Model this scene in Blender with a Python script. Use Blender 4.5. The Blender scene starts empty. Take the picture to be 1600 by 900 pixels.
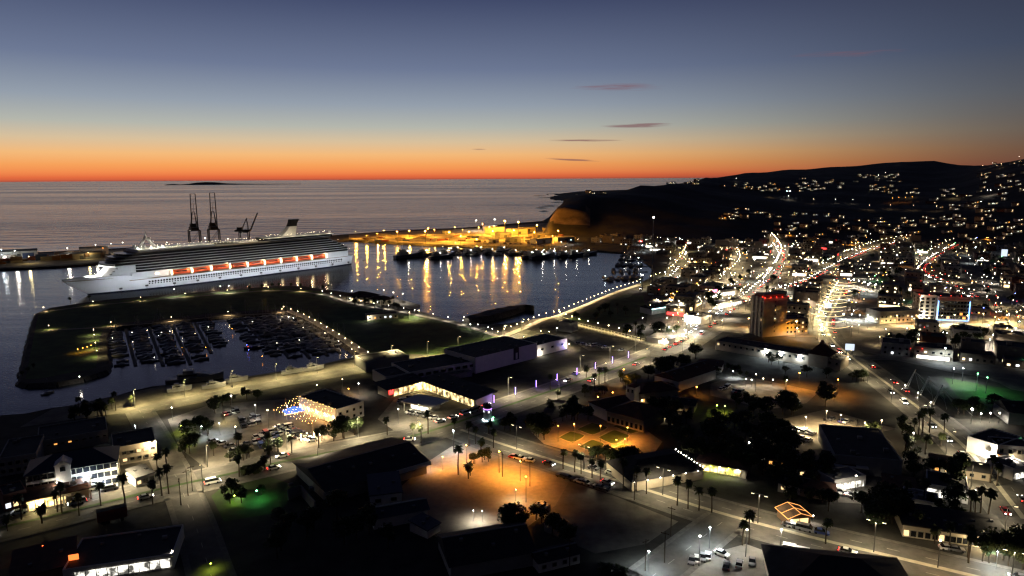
import bpy, math, random
from mathutils import Vector, Matrix
from mathutils.geometry import tessellate_polygon

sc = bpy.context.scene
COL = sc.collection
random.seed(7)
R = math.radians

# ------------------------------------------------------------------ camera
H = 100.0
PITCH, ROLL = 9.14, -0.33
cam = bpy.data.cameras.new("camera")
cam.sensor_width = 36.0
cam.lens = 24.0
cam.clip_start = 1.0
cam.clip_end = 120000.0
cam_o = bpy.data.objects.new("camera", cam)
COL.objects.link(cam_o)
ROT = Matrix.Rotation(R(90 - PITCH), 3, 'X') @ Matrix.Rotation(R(ROLL), 3, 'Z')
cam_o.matrix_world = Matrix.Translation((0, 0, H)) @ ROT.to_4x4()
sc.camera = cam_o
FPX = 24.0 / 36.0 * 1600.0

# ------------------------------------------------------------------ dusk sky
world = bpy.data.worlds.new("World")
sc.world = world
world.use_nodes = True
nt = world.node_tree
N, L = nt.nodes, nt.links


def srgb(r, g, b, k=1.0):
    f = lambda c: ((c / 255.0) / 12.92 if c <= 10 else (((c / 255.0) + 0.055) / 1.055) ** 2.4) * k
    return (f(r), f(g), f(b), 1.0)


def wmath(op, a, b=None, c=None):
    n = N.new('ShaderNodeMath')
    n.operation = op
    for i, v in enumerate((a, b, c)):
        if v is None:
            continue
        if isinstance(v, (int, float)):
            n.inputs[i].default_value = v
        else:
            L.new(v, n.inputs[i])
    return n.outputs[0]


def ramp(fac, stops):
    n = N.new('ShaderNodeValToRGB')
    cr = n.color_ramp
    while len(cr.elements) < len(stops):
        cr.elements.new(0.5)
    for e, (p, col) in zip(cr.elements, stops):
        e.position = p
        e.color = col
    L.new(fac, n.inputs[0])
    return n.outputs[0]


tc = N.new('ShaderNodeTexCoord')
sep = N.new('ShaderNodeSeparateXYZ')
L.new(tc.outputs['Generated'], sep.inputs[0])
dx, dy, dz = sep.outputs
zpos = wmath('MAXIMUM', dz, 0.0)
zfac = wmath('POWER', zpos, 0.5)                       # spreads the thin bands above the horizon
st = lambda z: math.sqrt(z)
warm = ramp(zfac, [
    (st(0.000), srgb(184, 84, 62)), (st(0.004), srgb(228, 108, 64)), (st(0.010), srgb(243, 138, 78)),
    (st(0.020), srgb(247, 163, 92)), (st(0.034), srgb(244, 186, 122)), (st(0.052), srgb(216, 192, 156)), (st(0.072), srgb(180, 182, 172)),
    (st(0.102), srgb(148, 158, 170)), (st(0.150), srgb(108, 119, 145)), (st(0.240), srgb(63, 71, 100)),
    (st(0.450), srgb(38, 44, 70)), (st(1.0), srgb(22, 26, 44))])
cool = ramp(zfac, [
    (st(0.000), srgb(78, 46, 42)), (st(0.010), srgb(100, 62, 54)), (st(0.030), srgb(104, 78, 64)),
    (st(0.055), srgb(98, 88, 80)), (st(0.095), srgb(82, 84, 90)), (st(0.150), srgb(62, 70, 88)),
    (st(0.240), srgb(47, 50, 67)), (st(0.450), srgb(30, 32, 46)), (st(1.0), srgb(20, 23, 38))])
GLOW_AZ = R(-22.0)
hl = wmath('SQRT', wmath('ADD', wmath('MULTIPLY', dx, dx), wmath('MULTIPLY', dy, dy)))
ca = wmath('DIVIDE', wmath('ADD', wmath('MULTIPLY', dx, math.sin(GLOW_AZ)), wmath('MULTIPLY', dy, math.cos(GLOW_AZ))),
           wmath('MAXIMUM', hl, 0.001))
mr = N.new('ShaderNodeMapRange')
mr.interpolation_type = 'SMOOTHSTEP'
mr.inputs['From Min'].default_value = 0.46
mr.inputs['From Max'].default_value = 1.0
L.new(ca, mr.inputs['Value'])
mix = N.new('ShaderNodeMix')
mix.data_type = 'RGBA'
L.new(mr.outputs[0], mix.inputs[0])
L.new(cool, mix.inputs[6])
L.new(warm, mix.inputs[7])
# the east behind the camera sinks to night
mr2 = N.new('ShaderNodeMapRange')
mr2.inputs['From Min'].default_value = -0.6
mr2.inputs['From Max'].default_value = 0.5
mr2.inputs['To Min'].default_value = 0.35
L.new(ca, mr2.inputs['Value'])
mul = N.new('ShaderNodeMix')
mul.data_type = 'RGBA'
mul.blend_type = 'MULTIPLY'
mul.inputs[0].default_value = 1.0
L.new(mix.outputs[2], mul.inputs[6])
L.new(mr2.outputs[0], mul.inputs[7])
col = mul.outputs[2]
# thin pink cirrus streaks: azimuth (deg), elevation sine, half width, half height
az = wmath('ARCTAN2', dx, dy)
mp = N.new('ShaderNodeMapping')
mp.inputs['Scale'].default_value = (9.0, 9.0, 190.0)
L.new(tc.outputs['Generated'], mp.inputs[0])
nz = N.new('ShaderNodeTexNoise')
nz.inputs['Scale'].default_value = 3.0
nz.inputs['Detail'].default_value = 3.0
L.new(mp.outputs[0], nz.inputs['Vector'])
tot = None
for a0, z0, sa, sz, k, tilt in [(10.2, 0.0715, 2.4, 0.0026, 1.0, 0.0), (11.4, 0.0735, 1.2, 0.0012, .8, 0), (5.9, 0.0525, 2.9, 0.0017, 1.0, -.01),
                                (5.0, 0.0255, 2.0, 0.0017, 1.0, -.06), (-2.7, 0.041, 0.7, 0.0010, .8, 0.0), (8.8, 0.124, 4.2, 0.006, .6, -.01),
                                (25.5, 0.152, 4.6, 0.005, .5, -.03)]:
    da = wmath('SUBTRACT', az, R(a0))
    e1 = wmath('DIVIDE', da, R(sa))
    e2 = wmath('DIVIDE', wmath('SUBTRACT', wmath('SUBTRACT', dz, z0), wmath('MULTIPLY', da, tilt)), sz)
    g = wmath('EXPONENT', wmath('MULTIPLY', wmath('ADD', wmath('MULTIPLY', e1, e1), wmath('MULTIPLY', e2, e2)), -1.0))
    g = wmath('MULTIPLY', g, k)
    tot = g if tot is None else wmath('ADD', tot, g)
cl = N.new('ShaderNodeMapRange')
cl.inputs['From Min'].default_value = 0.22
cl.inputs['From Max'].default_value = 0.75
cl.inputs['To Max'].default_value = 0.72
L.new(wmath('MULTIPLY', tot, wmath('MULTIPLY', nz.outputs[0], 1.7)), cl.inputs['Value'])
cm = N.new('ShaderNodeMix')
cm.data_type = 'RGBA'
L.new(cl.outputs[0], cm.inputs[0])
L.new(col, cm.inputs[6])
cm.inputs[7].default_value = srgb(126, 84, 88)
sky = N.new('ShaderNodeTexSky')
sky.sky_type = 'NISHITA'
sky.sun_disc = False
sky.sun_elevation = R(-2.0)
sky.sun_rotation = GLOW_AZ
sky.dust_density = 2.0
sky.ozone_density = 4.0
bg = N['Background']
bg.inputs['Strength'].default_value = 1.0
L.new(cm.outputs[2], bg.inputs['Color'])
bg2 = N.new('ShaderNodeBackground')
bg2.inputs['Strength'].default_value = 0.05
L.new(sky.outputs[0], bg2.inputs['Color'])
addw = N.new('ShaderNodeAddShader')
L.new(bg.outputs[0], addw.inputs[0])
L.new(bg2.outputs[0], addw.inputs[1])
L.new(addw.outputs[0], N['World Output'].inputs['Surface'])

world.cycles.sampling_method = 'MANUAL'
world.cycles.sample_map_resolution = 256

# the sun has just set: only a breath of warm light left from its direction
sun = bpy.data.lights.new("sun", 'SUN')
sun.energy = 0.01
sun.angle = R(40)
sun.specular_factor = 0.0
sun.color = (1.0, 0.55, 0.3)
sun_o = bpy.data.objects.new("sun", sun)
COL.objects.link(sun_o)
sd = Vector((math.sin(GLOW_AZ), math.cos(GLOW_AZ), math.tan(R(2.0))))
sun_o.rotation_euler = sd.to_track_quat('Z', 'Y').to_euler()

vs = sc.view_settings
vs.view_transform = 'Standard'
vs.look = 'None'
vs.exposure = 0.0
vs.gamma = 1.0
vs.use_curve_mapping = False
cy = sc.cycles
cy.use_denoising = True
cy.max_bounces = 2
cy.diffuse_bounces = 1
cy.glossy_bounces = 1
cy.transmission_bounces = 2
cy.transparent_max_bounces = 8
cy.sample_clamp_indirect = 2.0
cy.caustics_reflective = False
cy.caustics_refractive = False
cy.use_light_tree = True
cy.use_adaptive_sampling = True
cy.adaptive_threshold = 0.02
cy.adaptive_min_samples = 24
cy.filter_width = 1.3

# ------------------------------------------------------------------ helpers
ZW = -2.0        # harbour water level; the quays and the town stand at 0


def ray(px, py):
    v = ROT @ Vector(((px - 800.0) / FPX, -(py - 450.0) / FPX, -1.0))
    return v


def G(px, py, z=0.0):
    """the point of the level plane z that the photograph shows at (px, py)"""
    v = ray(px, py)
    t = (z - H) / v.z
    return Vector((v.x * t, v.y * t, z))


def zat(px, py, dist):
    """height of a thing seen at (px, py) whose ground distance is dist"""
    v = ray(px, py)
    return H + v.z * dist / math.hypot(v.x, v.y)


MATS = {}


def mat(name, colr, rough=0.8, metal=0.0, noise=0.0, nscale=0.5, emit=None, strength=0.0, spec=0.3, bump=0.0):
    if name in MATS:
        return MATS[name]
    m = bpy.data.materials.new(name)
    m.use_nodes = True
    t = m.node_tree
    b = t.nodes['Principled BSDF']
    b.inputs['Roughness'].default_value = rough
    b.inputs['Metallic'].default_value = metal
    b.inputs['Specular IOR Level'].default_value = spec
    c4 = (colr[0], colr[1], colr[2], 1.0)
    b.inputs['Base Color'].default_value = c4
    if noise > 0:
        tcn = t.nodes.new('ShaderNodeTexCoord')
        n = t.nodes.new('ShaderNodeTexNoise')
        n.inputs['Scale'].default_value = nscale
        n.inputs['Detail'].default_value = 5.0
        n.inputs['Roughness'].default_value = 0.65
        t.links.new(tcn.outputs['Object'], n.inputs['Vector'])
        r_ = t.nodes.new('ShaderNodeMapRange')
        r_.inputs['From Min'].default_value = 0.3
        r_.inputs['From Max'].default_value = 0.7
        r_.inputs['To Min'].default_value = 1.0 - noise
        r_.inputs['To Max'].default_value = 1.0 + noise
        t.links.new(n.outputs[0], r_.inputs['Value'])
        mx = t.nodes.new('ShaderNodeMix')
        mx.data_type = 'RGBA'
        mx.blend_type = 'MULTIPLY'
        mx.inputs[0].default_value = 1.0
        mx.inputs[6].default_value = c4
        t.links.new(r_.outputs[0], mx.inputs[7])
        t.links.new(mx.outputs[2], b.inputs['Base Color'])
        if bump > 0:
            bp = t.nodes.new('ShaderNodeBump')
            bp.inputs['Strength'].default_value = bump
            t.links.new(n.outputs[0], bp.inputs['Height'])
            t.links.new(bp.outputs[0], b.inputs['Normal'])
    if emit:
        b.inputs['Emission Color'].default_value = (emit[0], emit[1], emit[2], 1.0)
        b.inputs['Emission Strength'].default_value = strength
    MATS[name] = m
    return m


class MB:
    """collects faces of one mesh"""

    def __init__(self):
        self.v, self.f = [], []

    def quad(self, a, b, c, d):
        i = len(self.v)
        self.v += [tuple(a), tuple(b), tuple(c), tuple(d)]
        self.f.append((i, i + 1, i + 2, i + 3))
        return self

    def tri(self, a, b, c):
        i = len(self.v)
        self.v += [tuple(a), tuple(b), tuple(c)]
        self.f.append((i, i + 1, i + 2))
        return self

    def box(self, x0, x1, y0, y1, z0, z1):
        i = len(self.v)
        self.v += [(x0, y0, z0), (x1, y0, z0), (x1, y1, z0), (x0, y1, z0), (x0, y0, z1), (x1, y0, z1), (x1, y1, z1), (x0, y1, z1)]
        self.f += [tuple(i + k for k in q) for q in ((0, 3, 2, 1), (4, 5, 6, 7), (0, 1, 5, 4), (1, 2, 6, 5), (2, 3, 7, 6), (3, 0, 4, 7))]
        return self

    def prism(self, pts, z0, z1, top=True, bottom=True):
        n = len(pts)
        i = len(self.v)
        self.v += [(p[0], p[1], z0) for p in pts] + [(p[0], p[1], z1) for p in pts]
        for k in range(n):
            j = (k + 1) % n
            self.f.append((i + k, i + j, i + n + j, i + n + k))
        tr = tessellate_polygon([[Vector((p[0], p[1], 0)) for p in pts]])
        for t in tr:
            if top:
                self.f.append(tuple(i + n + q for q in t))
            if bottom:
                self.f.append(tuple(i + q for q in reversed(t)))
        return self

    def tube(self, p0, p1, r0, r1=None, n=6, caps=True):
        r1 = r0 if r1 is None else r1
        p0, p1 = Vector(p0), Vector(p1)
        d = (p1 - p0).normalized()
        a = d.orthogonal().normalized()
        b = d.cross(a)
        i = len(self.v)
        for p, r in ((p0, r0), (p1, r1)):
            for k in range(n):
                t = 2 * math.pi * k / n
                self.v.append(tuple(p + (a * math.cos(t) + b * math.sin(t)) * r))
        for k in range(n):
            j = (k + 1) % n
            self.f.append((i + k, i + j, i + n + j, i + n + k))
        if caps:
            self.f.append(tuple(i + k for k in reversed(range(n))))
            self.f.append(tuple(i + n + k for k in range(n)))
        return self

    def ball(self, c, r, rz=None, n=6, m=4):
        rz = r if rz is None else rz
        i = len(self.v)
        self.v.append((c[0], c[1], c[2] + rz))
        for j in range(1, m):
            t = math.pi * j / m
            for k in range(n):
                p = 2 * math.pi * k / n
                self.v.append((c[0] + r * math.sin(t) * math.cos(p), c[1] + r * math.sin(t) * math.sin(p), c[2] + rz * math.cos(t)))
        self.v.append((c[0], c[1], c[2] - rz))
        e = len(self.v) - 1
        for k in range(n):
            q = (k + 1) % n
            self.f.append((i, i + 1 + k, i + 1 + q))
            for j in range(m - 2):
                a = i + 1 + j * n
                self.f.append((a + k, a + n + k, a + n + q, a + q))
            a = i + 1 + (m - 2) * n
            self.f.append((a + k, e, a + q))
        return self

    def loft(self, rings, close=True, caps=True):
        n = len(rings[0])
        i = len(self.v)
        for rg in rings:
            self.v += [tuple(p) for p in rg]
        for s in range(len(rings) - 1):
            for k in range(n if close else n - 1):
                j = (k + 1) % n
                self.f.append((i + s * n + k, i + s * n + j, i + (s + 1) * n + j, i + (s + 1) * n + k))
        if caps:
            self.f.append(tuple(i + k for k in reversed(range(n))))
            self.f.append(tuple(i + (len(rings) - 1) * n + k for k in range(n)))
        return self

    def mesh(self, name, m):
        me = bpy.data.meshes.new(name)
        me.from_pydata(self.v, [], self.f)
        if m is not None:
            me.materials.append(m)
        me.update()
        return me

    def build(self, name, m, parent=None):
        o = bpy.data.objects.new(name, self.mesh(name, m))
        COL.objects.link(o)
        if parent is not None:
            o.parent = parent
        return o


def inst(name, me, parent=None, loc=(0, 0, 0), rz=0.0, scale=None):
    o = bpy.data.objects.new(name, me)
    COL.objects.link(o)
    o.location = loc
    o.rotation_euler = (0, 0, rz)
    if scale:
        o.scale = scale
    if parent is not None:
        o.parent = parent
    return o


def tag(o, label=None, cat=None, group=None, kind=None):
    if label:
        o['label'] = label
    if cat:
        o['category'] = cat
    if group:
        o['group'] = group
    if kind:
        o['kind'] = kind
    return o


def thing(name, label, cat, loc=(0, 0, 0), rz=0.0, group=None, scale=1.0):
    o = bpy.data.objects.new(name, None)
    o.empty_display_size = 0.5
    COL.objects.link(o)
    o.location = loc
    o.rotation_euler = (0, 0, rz)
    if scale != 1.0:
        o.scale = (scale,) * 3
    return tag(o, label, cat, group)


def kids(o):
    return KIDS.get(o.name, [])


KIDS = {}


def dup(root, loc, rz=0.0, label=None, group=None, scale=None, swap=None):
    """copy a thing with its parts and sub-parts; swap maps a part name to a material"""
    r = root.copy()
    COL.objects.link(r)
    r.location = loc
    r.rotation_euler = (0, 0, rz)
    if scale is not None:
        r.scale = (scale,) * 3 if isinstance(scale, (int, float)) else scale
    if label:
        r['label'] = label
    if group:
        r['group'] = group
    for ch in PARTS[root.name]:
        c = ch[0].copy()
        COL.objects.link(c)
        c.parent = r
        base = c.name.split('.')[0]
        if swap and base in swap:
            c.material_slots[0].link = 'OBJECT'
            c.material_slots[0].material = swap[base]
        for g in ch[1]:
            d = g.copy()
            COL.objects.link(d)
            d.parent = c
            base = d.name.split('.')[0]
            if swap and base in swap:
                d.material_slots[0].link = 'OBJECT'
                d.material_slots[0].material = swap[base]
    return r


PARTS = {}


def proto(root):
    """remember a finished prototype's parts so that it can be copied, and park nothing: the prototype itself is used first"""
    PARTS[root.name] = [(c, list(c.children)) for c in root.children]
    return root


class Kind:
    """a kind of thing: the first spot uses the prototype itself, later spots copy it"""

    def __init__(self, root):
        self.root = proto(root)
        self.used = False

    def put(self, loc, rz=0.0, label=None, group=None, scale=None, swap=None):
        if not self.used and not swap:
            self.used = True
            r = self.root
            r.location = loc
            r.rotation_euler = (0, 0, rz)
            if scale is not None:
                r.scale = (scale,) * 3 if isinstance(scale, (int, float)) else scale
            else:
                r.scale = (1, 1, 1)
            if label:
                r['label'] = label
            if group:
                r['group'] = group
            return r
        return dup(self.root, loc, rz, label, group, scale if scale is not None else 1.0, swap)

    def done(self):
        if not self.used:
            for c, gs in PARTS[self.root.name]:
                for g in gs:
                    bpy.data.objects.remove(g)
                bpy.data.objects.remove(c)
            bpy.data.objects.remove(self.root)


_u = ['', 'first', 'second', 'third', 'fourth', 'fifth', 'sixth', 'seventh', 'eighth', 'ninth', 'tenth', 'eleventh', 'twelfth', 'thirteenth',
      'fourteenth', 'fifteenth', 'sixteenth', 'seventeenth', 'eighteenth', 'nineteenth']
_t = {2: ('twentieth', 'twenty-'), 3: ('thirtieth', 'thirty-'), 4: ('fortieth', 'forty-'), 5: ('fiftieth', 'fifty-'), 6: ('sixtieth', 'sixty-'), 7: ('seventieth', 'seventy-'), 8: ('eightieth', 'eighty-'), 9: ('ninetieth', 'ninety-'), 10: ('hundredth', 'hundred-and-')}


def nth(i):
    i += 1
    if i < 20:
        return _u[i]
    a, b = divmod(i, 10)
    return _t[a][0] if b == 0 else _t[a][1] + _u[b]


def spline(pts, step):
    """even points along a smooth curve through world points"""
    P = [Vector((p[0], p[1], 0)) for p in pts]
    P = [P[0] * 2 - P[1]] + P + [P[-1] * 2 - P[-2]]
    out = []
    for i in range(1, len(P) - 2):
        p0, p1, p2, p3 = P[i - 1:i + 3]
        n = max(2, int((p2 - p1).length / 3.0))
        for k in range(n):
            t = k / n
            out.append(0.5 * ((2 * p1) + (p2 - p0) * t + (2 * p0 - 5 * p1 + 4 * p2 - p3) * t * t + (3 * p1 - p0 - 3 * p2 + p3) * t ** 3))
    out.append(P[-2])
    res, acc = [out[0]], 0.0
    for a, b in zip(out, out[1:]):
        d = (b - a).length
        while acc + d >= step:
            a = a + (b - a).normalized() * (step - acc)
            d = (b - a).length
            res.append(a.copy())
            acc = 0.0
        acc += d
    return res


def gp(pts, z=0.0):
    return [G(x, y, z) for x, y in pts]


def along(pts_px, step, off=0.0, z=0.0):
    """world points and headings every step metres along a pixel polyline, shifted sideways by off (left positive)"""
    ps = spline(gp(pts_px, z), step)
    out = []
    for i, p in enumerate(ps):
        a, b = ps[max(0, i - 1)], ps[min(len(ps) - 1, i + 1)]
        d = (b - a).normalized()
        n = Vector((-d.y, d.x, 0))
        q = p + n * off
        out.append((Vector((q.x, q.y, z)), math.atan2(d.y, d.x)))
    return out


def strip(mb, pts_px, w, z, off=0.0, step=6.0, dash=None, world=False):
    """flat ribbon along a pixel polyline"""
    ps = spline(pts_px if world else gp(pts_px), step)
    L_, R_ = [], []
    for i, p in enumerate(ps):
        a, b = ps[max(0, i - 1)], ps[min(len(ps) - 1, i + 1)]
        d = (b - a).normalized()
        n = Vector((-d.y, d.x, 0))
        L_.append(p + n * (off + w / 2))
        R_.append(p + n * (off - w / 2))
    for i in range(len(ps) - 1):
        if dash and i % dash:
            continue
        q = [R_[i], R_[i + 1], L_[i + 1], L_[i]]
        mb.quad(*[(p.x, p.y, z) for p in q])
    return mb


def poly_patch(name, pts_px, z, m, world=False):
    pts = pts_px if world else gp(pts_px)
    mb = MB()
    mb.v = [(p[0], p[1], z) for p in pts]
    n = 0
    for t in tessellate_polygon([[Vector((p[0], p[1], 0)) for p in pts]]):
        a, b, c = (Vector(mb.v[i]) for i in t)
        if (b - a).cross(c - a).z < 0:
            t = tuple(reversed(t))
        mb.f.append(tuple(t))
    o = mb.build(name, m)
    return tag(o, kind='structure')

# ------------------------------------------------------------------ surface materials
M = {}
M['soil'] = mat('dark_soil', (0.034, 0.032, 0.026), 0.95, noise=0.6, nscale=0.11)
M['asphalt'] = mat('asphalt', (0.080, 0.076, 0.068), 0.85, noise=0.42, nscale=0.16)
M['lot'] = mat('worn_lot', (0.12, 0.11, 0.092), 0.9, noise=0.45, nscale=0.14)
M['concrete'] = mat('concrete', (0.17, 0.16, 0.14), 0.85, noise=0.25, nscale=0.3)
M['paving'] = mat('paving', (0.17, 0.15, 0.12), 0.85, noise=0.2, nscale=0.5)
M['grass'] = mat('mown_grass', (0.034, 0.062, 0.016), 0.95, noise=0.5, nscale=0.09)
M['rock'] = mat('riprap_rock', (0.06, 0.055, 0.05), 0.95, noise=0.5, nscale=0.6)
M['paint'] = mat('road_paint', (0.26, 0.25, 0.22), 0.7, noise=0.3, nscale=0.8)
M['kerb'] = mat('kerb_concrete', (0.30, 0.28, 0.22), 0.85, noise=0.2)
M['hill'] = mat('dry_hill', (0.048, 0.040, 0.031), 0.95, noise=0.5, nscale=0.012)
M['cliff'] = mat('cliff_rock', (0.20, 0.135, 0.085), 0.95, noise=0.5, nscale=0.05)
M['yard'] = mat('port_yard', (0.30, 0.26, 0.20), 0.9, noise=0.35, nscale=0.03)
M['pavement'] = mat('pavement_slabs', (0.115, 0.108, 0.096), 0.9, noise=0.3, nscale=0.7)
M['twhite'] = mat('town_white', (0.42, 0.40, 0.37), 0.85, noise=0.2, nscale=0.3)
M['tcream'] = mat('town_cream', (0.34, 0.29, 0.22), 0.85, noise=0.2, nscale=0.3)
M['tbeige'] = mat('town_tan', (0.24, 0.19, 0.14), 0.85, noise=0.2, nscale=0.3)
M['tgrey'] = mat('town_grey', (0.12, 0.12, 0.12), 0.85, noise=0.2, nscale=0.3)
M['tbrick'] = mat('town_terracotta', (0.15, 0.065, 0.045), 0.85, noise=0.2, nscale=0.3)
M['white'] = mat('white_render', (0.62, 0.60, 0.56), 0.8, noise=0.08, nscale=0.4)
M['cream'] = mat('cream_render', (0.50, 0.44, 0.34), 0.85, noise=0.1, nscale=0.4)
M['beige'] = mat('beige_render', (0.36, 0.30, 0.23), 0.85, noise=0.12, nscale=0.4)
M['grey'] = mat('grey_render', (0.25, 0.25, 0.25), 0.85, noise=0.12, nscale=0.4)
M['brick'] = mat('terracotta_render', (0.24, 0.11, 0.075), 0.85, noise=0.15, nscale=0.4)
M['roof'] = mat('dark_roof_felt', (0.035, 0.034, 0.036), 0.9, noise=0.3, nscale=0.3)
M['rooftile'] = mat('roof_tile', (0.085, 0.040, 0.026), 0.85, noise=0.3, nscale=0.5)
M['roofblue'] = mat('blue_metal_roof', (0.03, 0.035, 0.055), 0.6, noise=0.15)
M['roofgrey'] = mat('pale_roof', (0.14, 0.14, 0.14), 0.8, noise=0.25, nscale=0.3)
M['glass'] = mat('dark_glass', (0.012, 0.014, 0.018), 0.08, spec=0.6)
M['pole'] = mat('lamp_pole', (0.10, 0.10, 0.10), 0.5, metal=0.3)
M['whitepole'] = mat('white_pole', (0.6, 0.6, 0.58), 0.5)
M['bark'] = mat('bark', (0.055, 0.042, 0.030), 0.95)
M['black'] = mat('black_paint', (0.015, 0.015, 0.016), 0.5)
M['steel'] = mat('crane_steel', (0.030, 0.026, 0.028), 0.6)
M['tyre'] = mat('tyre', (0.015, 0.015, 0.015), 0.9)
M['wood'] = mat('timber', (0.16, 0.10, 0.06), 0.8)


def leafmat(name, c):
    m = mat(name, c, 0.7, spec=0.2)
    m.node_tree.nodes['Principled BSDF'].inputs['Transmission Weight'].default_value = 0.0
    return m


M['leaf'] = leafmat('leaf_dark', (0.030, 0.044, 0.016))
M['leaf2'] = leafmat('leaf_olive', (0.046, 0.054, 0.022))
M['frond'] = leafmat('palm_frond', (0.040, 0.050, 0.018))
WARM, WHITE, COOL, SOD, YEL = (1.0, 0.70, 0.36), (1.0, 0.90, 0.74), (0.80, 0.93, 1.0), (1.0, 0.36, 0.045), (1.0, 0.78, 0.34)


def emat(name, c, s, sample=True):
    m_ = mat(name, (0.5 * c[0], 0.5 * c[1], 0.5 * c[2]), 0.5, emit=c, strength=s)
    if not sample:
        m_.cycles.emission_sampling = 'NONE'      # seen directly; its light on the ground comes from the lamp inside the fitting
    return m_


LAMPC = {'sodm': ((1.0, 0.42, 0.038), 700, 9800), 'softsm': ((1.0, 0.42, 0.04), 300, 6000), 'warm': ((1.0, 0.76, 0.42), 50, 2600), 'white': (WHITE, 60, 2200), 'cool': (COOL, 60, 2000), 'sod': (SOD, 60, 3300), 'yel': (YEL, 45, 2200),
         'soft': (WARM, 24, 800), 'softw': (WHITE, 26, 700), 'softs': (SOD, 28, 900), 'red': ((1, .05, .03), 9, 45), 'blue': ((.12, .16, 1), 30, 160), 'purple': ((.36, .2, 1), 9, 40), 'green': ((.2, 1, .35), 30, 700), 'lime': ((.75, 1, .08), 30, 700), 'cutoff': ((1.0, 0.82, 0.50), 12, 6500), 'cuty': ((1.0, 0.80, 0.36), 14, 6500), 'redglow': ((1, .10, .03), 20, 700)}
E_ = {k_: emat('lamp_' + k_, v_[0], v_[1], False) for k_, v_ in LAMPC.items()}
E_.update({'head': emat('headlight', (1, .93, .8), 40, False), 'tail': emat('taillight', (1, .03, .02), 12, False), 'wwin': emat('window_warm', (1, .68, .32), 1.6, False), 'cwin': emat('window_cool', (.9, .97, 1), 1.8, False), 'owin': emat('window_orange', (1, .42, .1), 1.6, False),
      'shop': emat('shopfront_white', (1, .95, .82), 4.5), 'shopy': emat('shopfront_yellow', (1, .74, .34), 3.6), 'string': emat('string_bulb', (1, .5, .14), 26, False),
      'tshop': emat('town_shop_white', (1, .93, .8), 3.0, False), 'tshopy': emat('town_shop_yellow', (1, .74, .36), 3.0, False),
      'stringw': emat('string_bulb_white', (1, .9, .75), 40, False), 'sign_red': emat('sign_red', (1, .06, .05), 3, False), 'sign_pink': emat('sign_pink', (1, .25, .4), 3, False), 'sign_blue': emat('sign_blue', (.2, .45, 1), 4, False),
      'sign_purple': emat('sign_purple', (.5, .2, 1), 4, False), 'garland': emat('garland_gold', (1, .80, .46), 2.4, False), 'sign_orange': emat('sign_orange', (1, .2, .04), 2, False)})

# goods, posters and people make shop interiors uneven
for nm in ('shop', 'shopy'):
    t = E_[nm].node_tree
    tcn = t.nodes.new('ShaderNodeTexCoord')
    n1 = t.nodes.new('ShaderNodeTexNoise')
    n1.inputs['Scale'].default_value = 0.5
    n1.inputs['Detail'].default_value = 4.0
    t.links.new(tcn.outputs['Object'], n1.inputs['Vector'])
    r1 = t.nodes.new('ShaderNodeMapRange')
    r1.inputs['From Min'].default_value = 0.40
    r1.inputs['From Max'].default_value = 0.72
    r1.inputs['To Min'].default_value = 0.12
    r1.inputs['To Max'].default_value = 5.0 if nm == 'shop' else 3.8
    t.links.new(n1.outputs[0], r1.inputs['Value'])
    t.links.new(r1.outputs[0], t.nodes['Principled BSDF'].inputs['Emission Strength'])

# ------------------------------------------------------------------ sea
m = bpy.data.materials.new('sea_water')
m.use_nodes = True
t = m.node_tree
b = t.nodes['Principled BSDF']
b.inputs['Base Color'].default_value = (0.012, 0.016, 0.024, 1)
b.inputs['IOR'].default_value = 1.333
b.inputs['Specular IOR Level'].default_value = 0.5
b.inputs['Specular Tint'].default_value = (0.82, 0.92, 1.0, 1)
geo = t.nodes.new('ShaderNodeNewGeometry')


def tnoise(scale, sxyz, detail=3.0, rot=0.0):
    mp_ = t.nodes.new('ShaderNodeMapping')
    mp_.inputs['Scale'].default_value = sxyz
    mp_.inputs['Rotation'].default_value = (0, 0, rot)
    t.links.new(geo.outputs['Position'], mp_.inputs[0])
    n = t.nodes.new('ShaderNodeTexNoise')
    n.inputs['Scale'].default_value = scale
    n.inputs['Detail'].default_value = detail
    t.links.new(mp_.outputs[0], n.inputs['Vector'])
    return n.outputs[0]


def tm(op, a, b_):
    n = t.nodes.new('ShaderNodeMath')
    n.operation = op
    for i, v in enumerate((a, b_)):
        if isinstance(v, (int, float)):
            n.inputs[i].default_value = v
        else:
            t.links.new(v, n.inputs[i])
    return n.outputs[0]


ripple = tnoise(0.55, (1, 1, 1), 3.0)
swell = tnoise(0.030, (0.35, 1.0, 1), 4.0, R(8))
slick = tnoise(0.0011, (0.22, 1.0, 1), 4.0, R(-4))
# open water beyond the port rolls, the harbour lies almost still
sepy = t.nodes.new('ShaderNodeSeparateXYZ')
t.links.new(geo.outputs['Position'], sepy.inputs[0])
mo = t.nodes.new('ShaderNodeMapRange')
mo.interpolation_type = 'SMOOTHSTEP'
mo.inputs['From Min'].default_value = 820
mo.inputs['From Max'].default_value = 1300
t.links.new(sepy.outputs[1], mo.inputs['Value'])
op = mo.outputs[0]
sl = t.nodes.new('ShaderNodeMapRange')
sl.inputs['From Min'].default_value = 0.40
sl.inputs['From Max'].default_value = 0.62
t.links.new(slick, sl.inputs['Value'])
h1 = tm('MULTIPLY', ripple, 0.10)
h2 = tm('MULTIPLY', swell, tm('ADD', 0.25, tm('MULTIPLY', op, 5.0)))
bp = t.nodes.new('ShaderNodeBump')
bp.inputs['Strength'].default_value = 1.0
bp.inputs['Distance'].default_value = 1.0
t.links.new(tm('ADD', h1, h2), bp.inputs['Height'])
t.links.new(bp.outputs[0], b.inputs['Normal'])
t.links.new(tm('ADD', 0.14, tm('MULTIPLY', op, tm('ADD', 0.02, tm('MULTIPLY', sl.outputs[0], 0.07)))), b.inputs['Roughness'])
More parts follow.
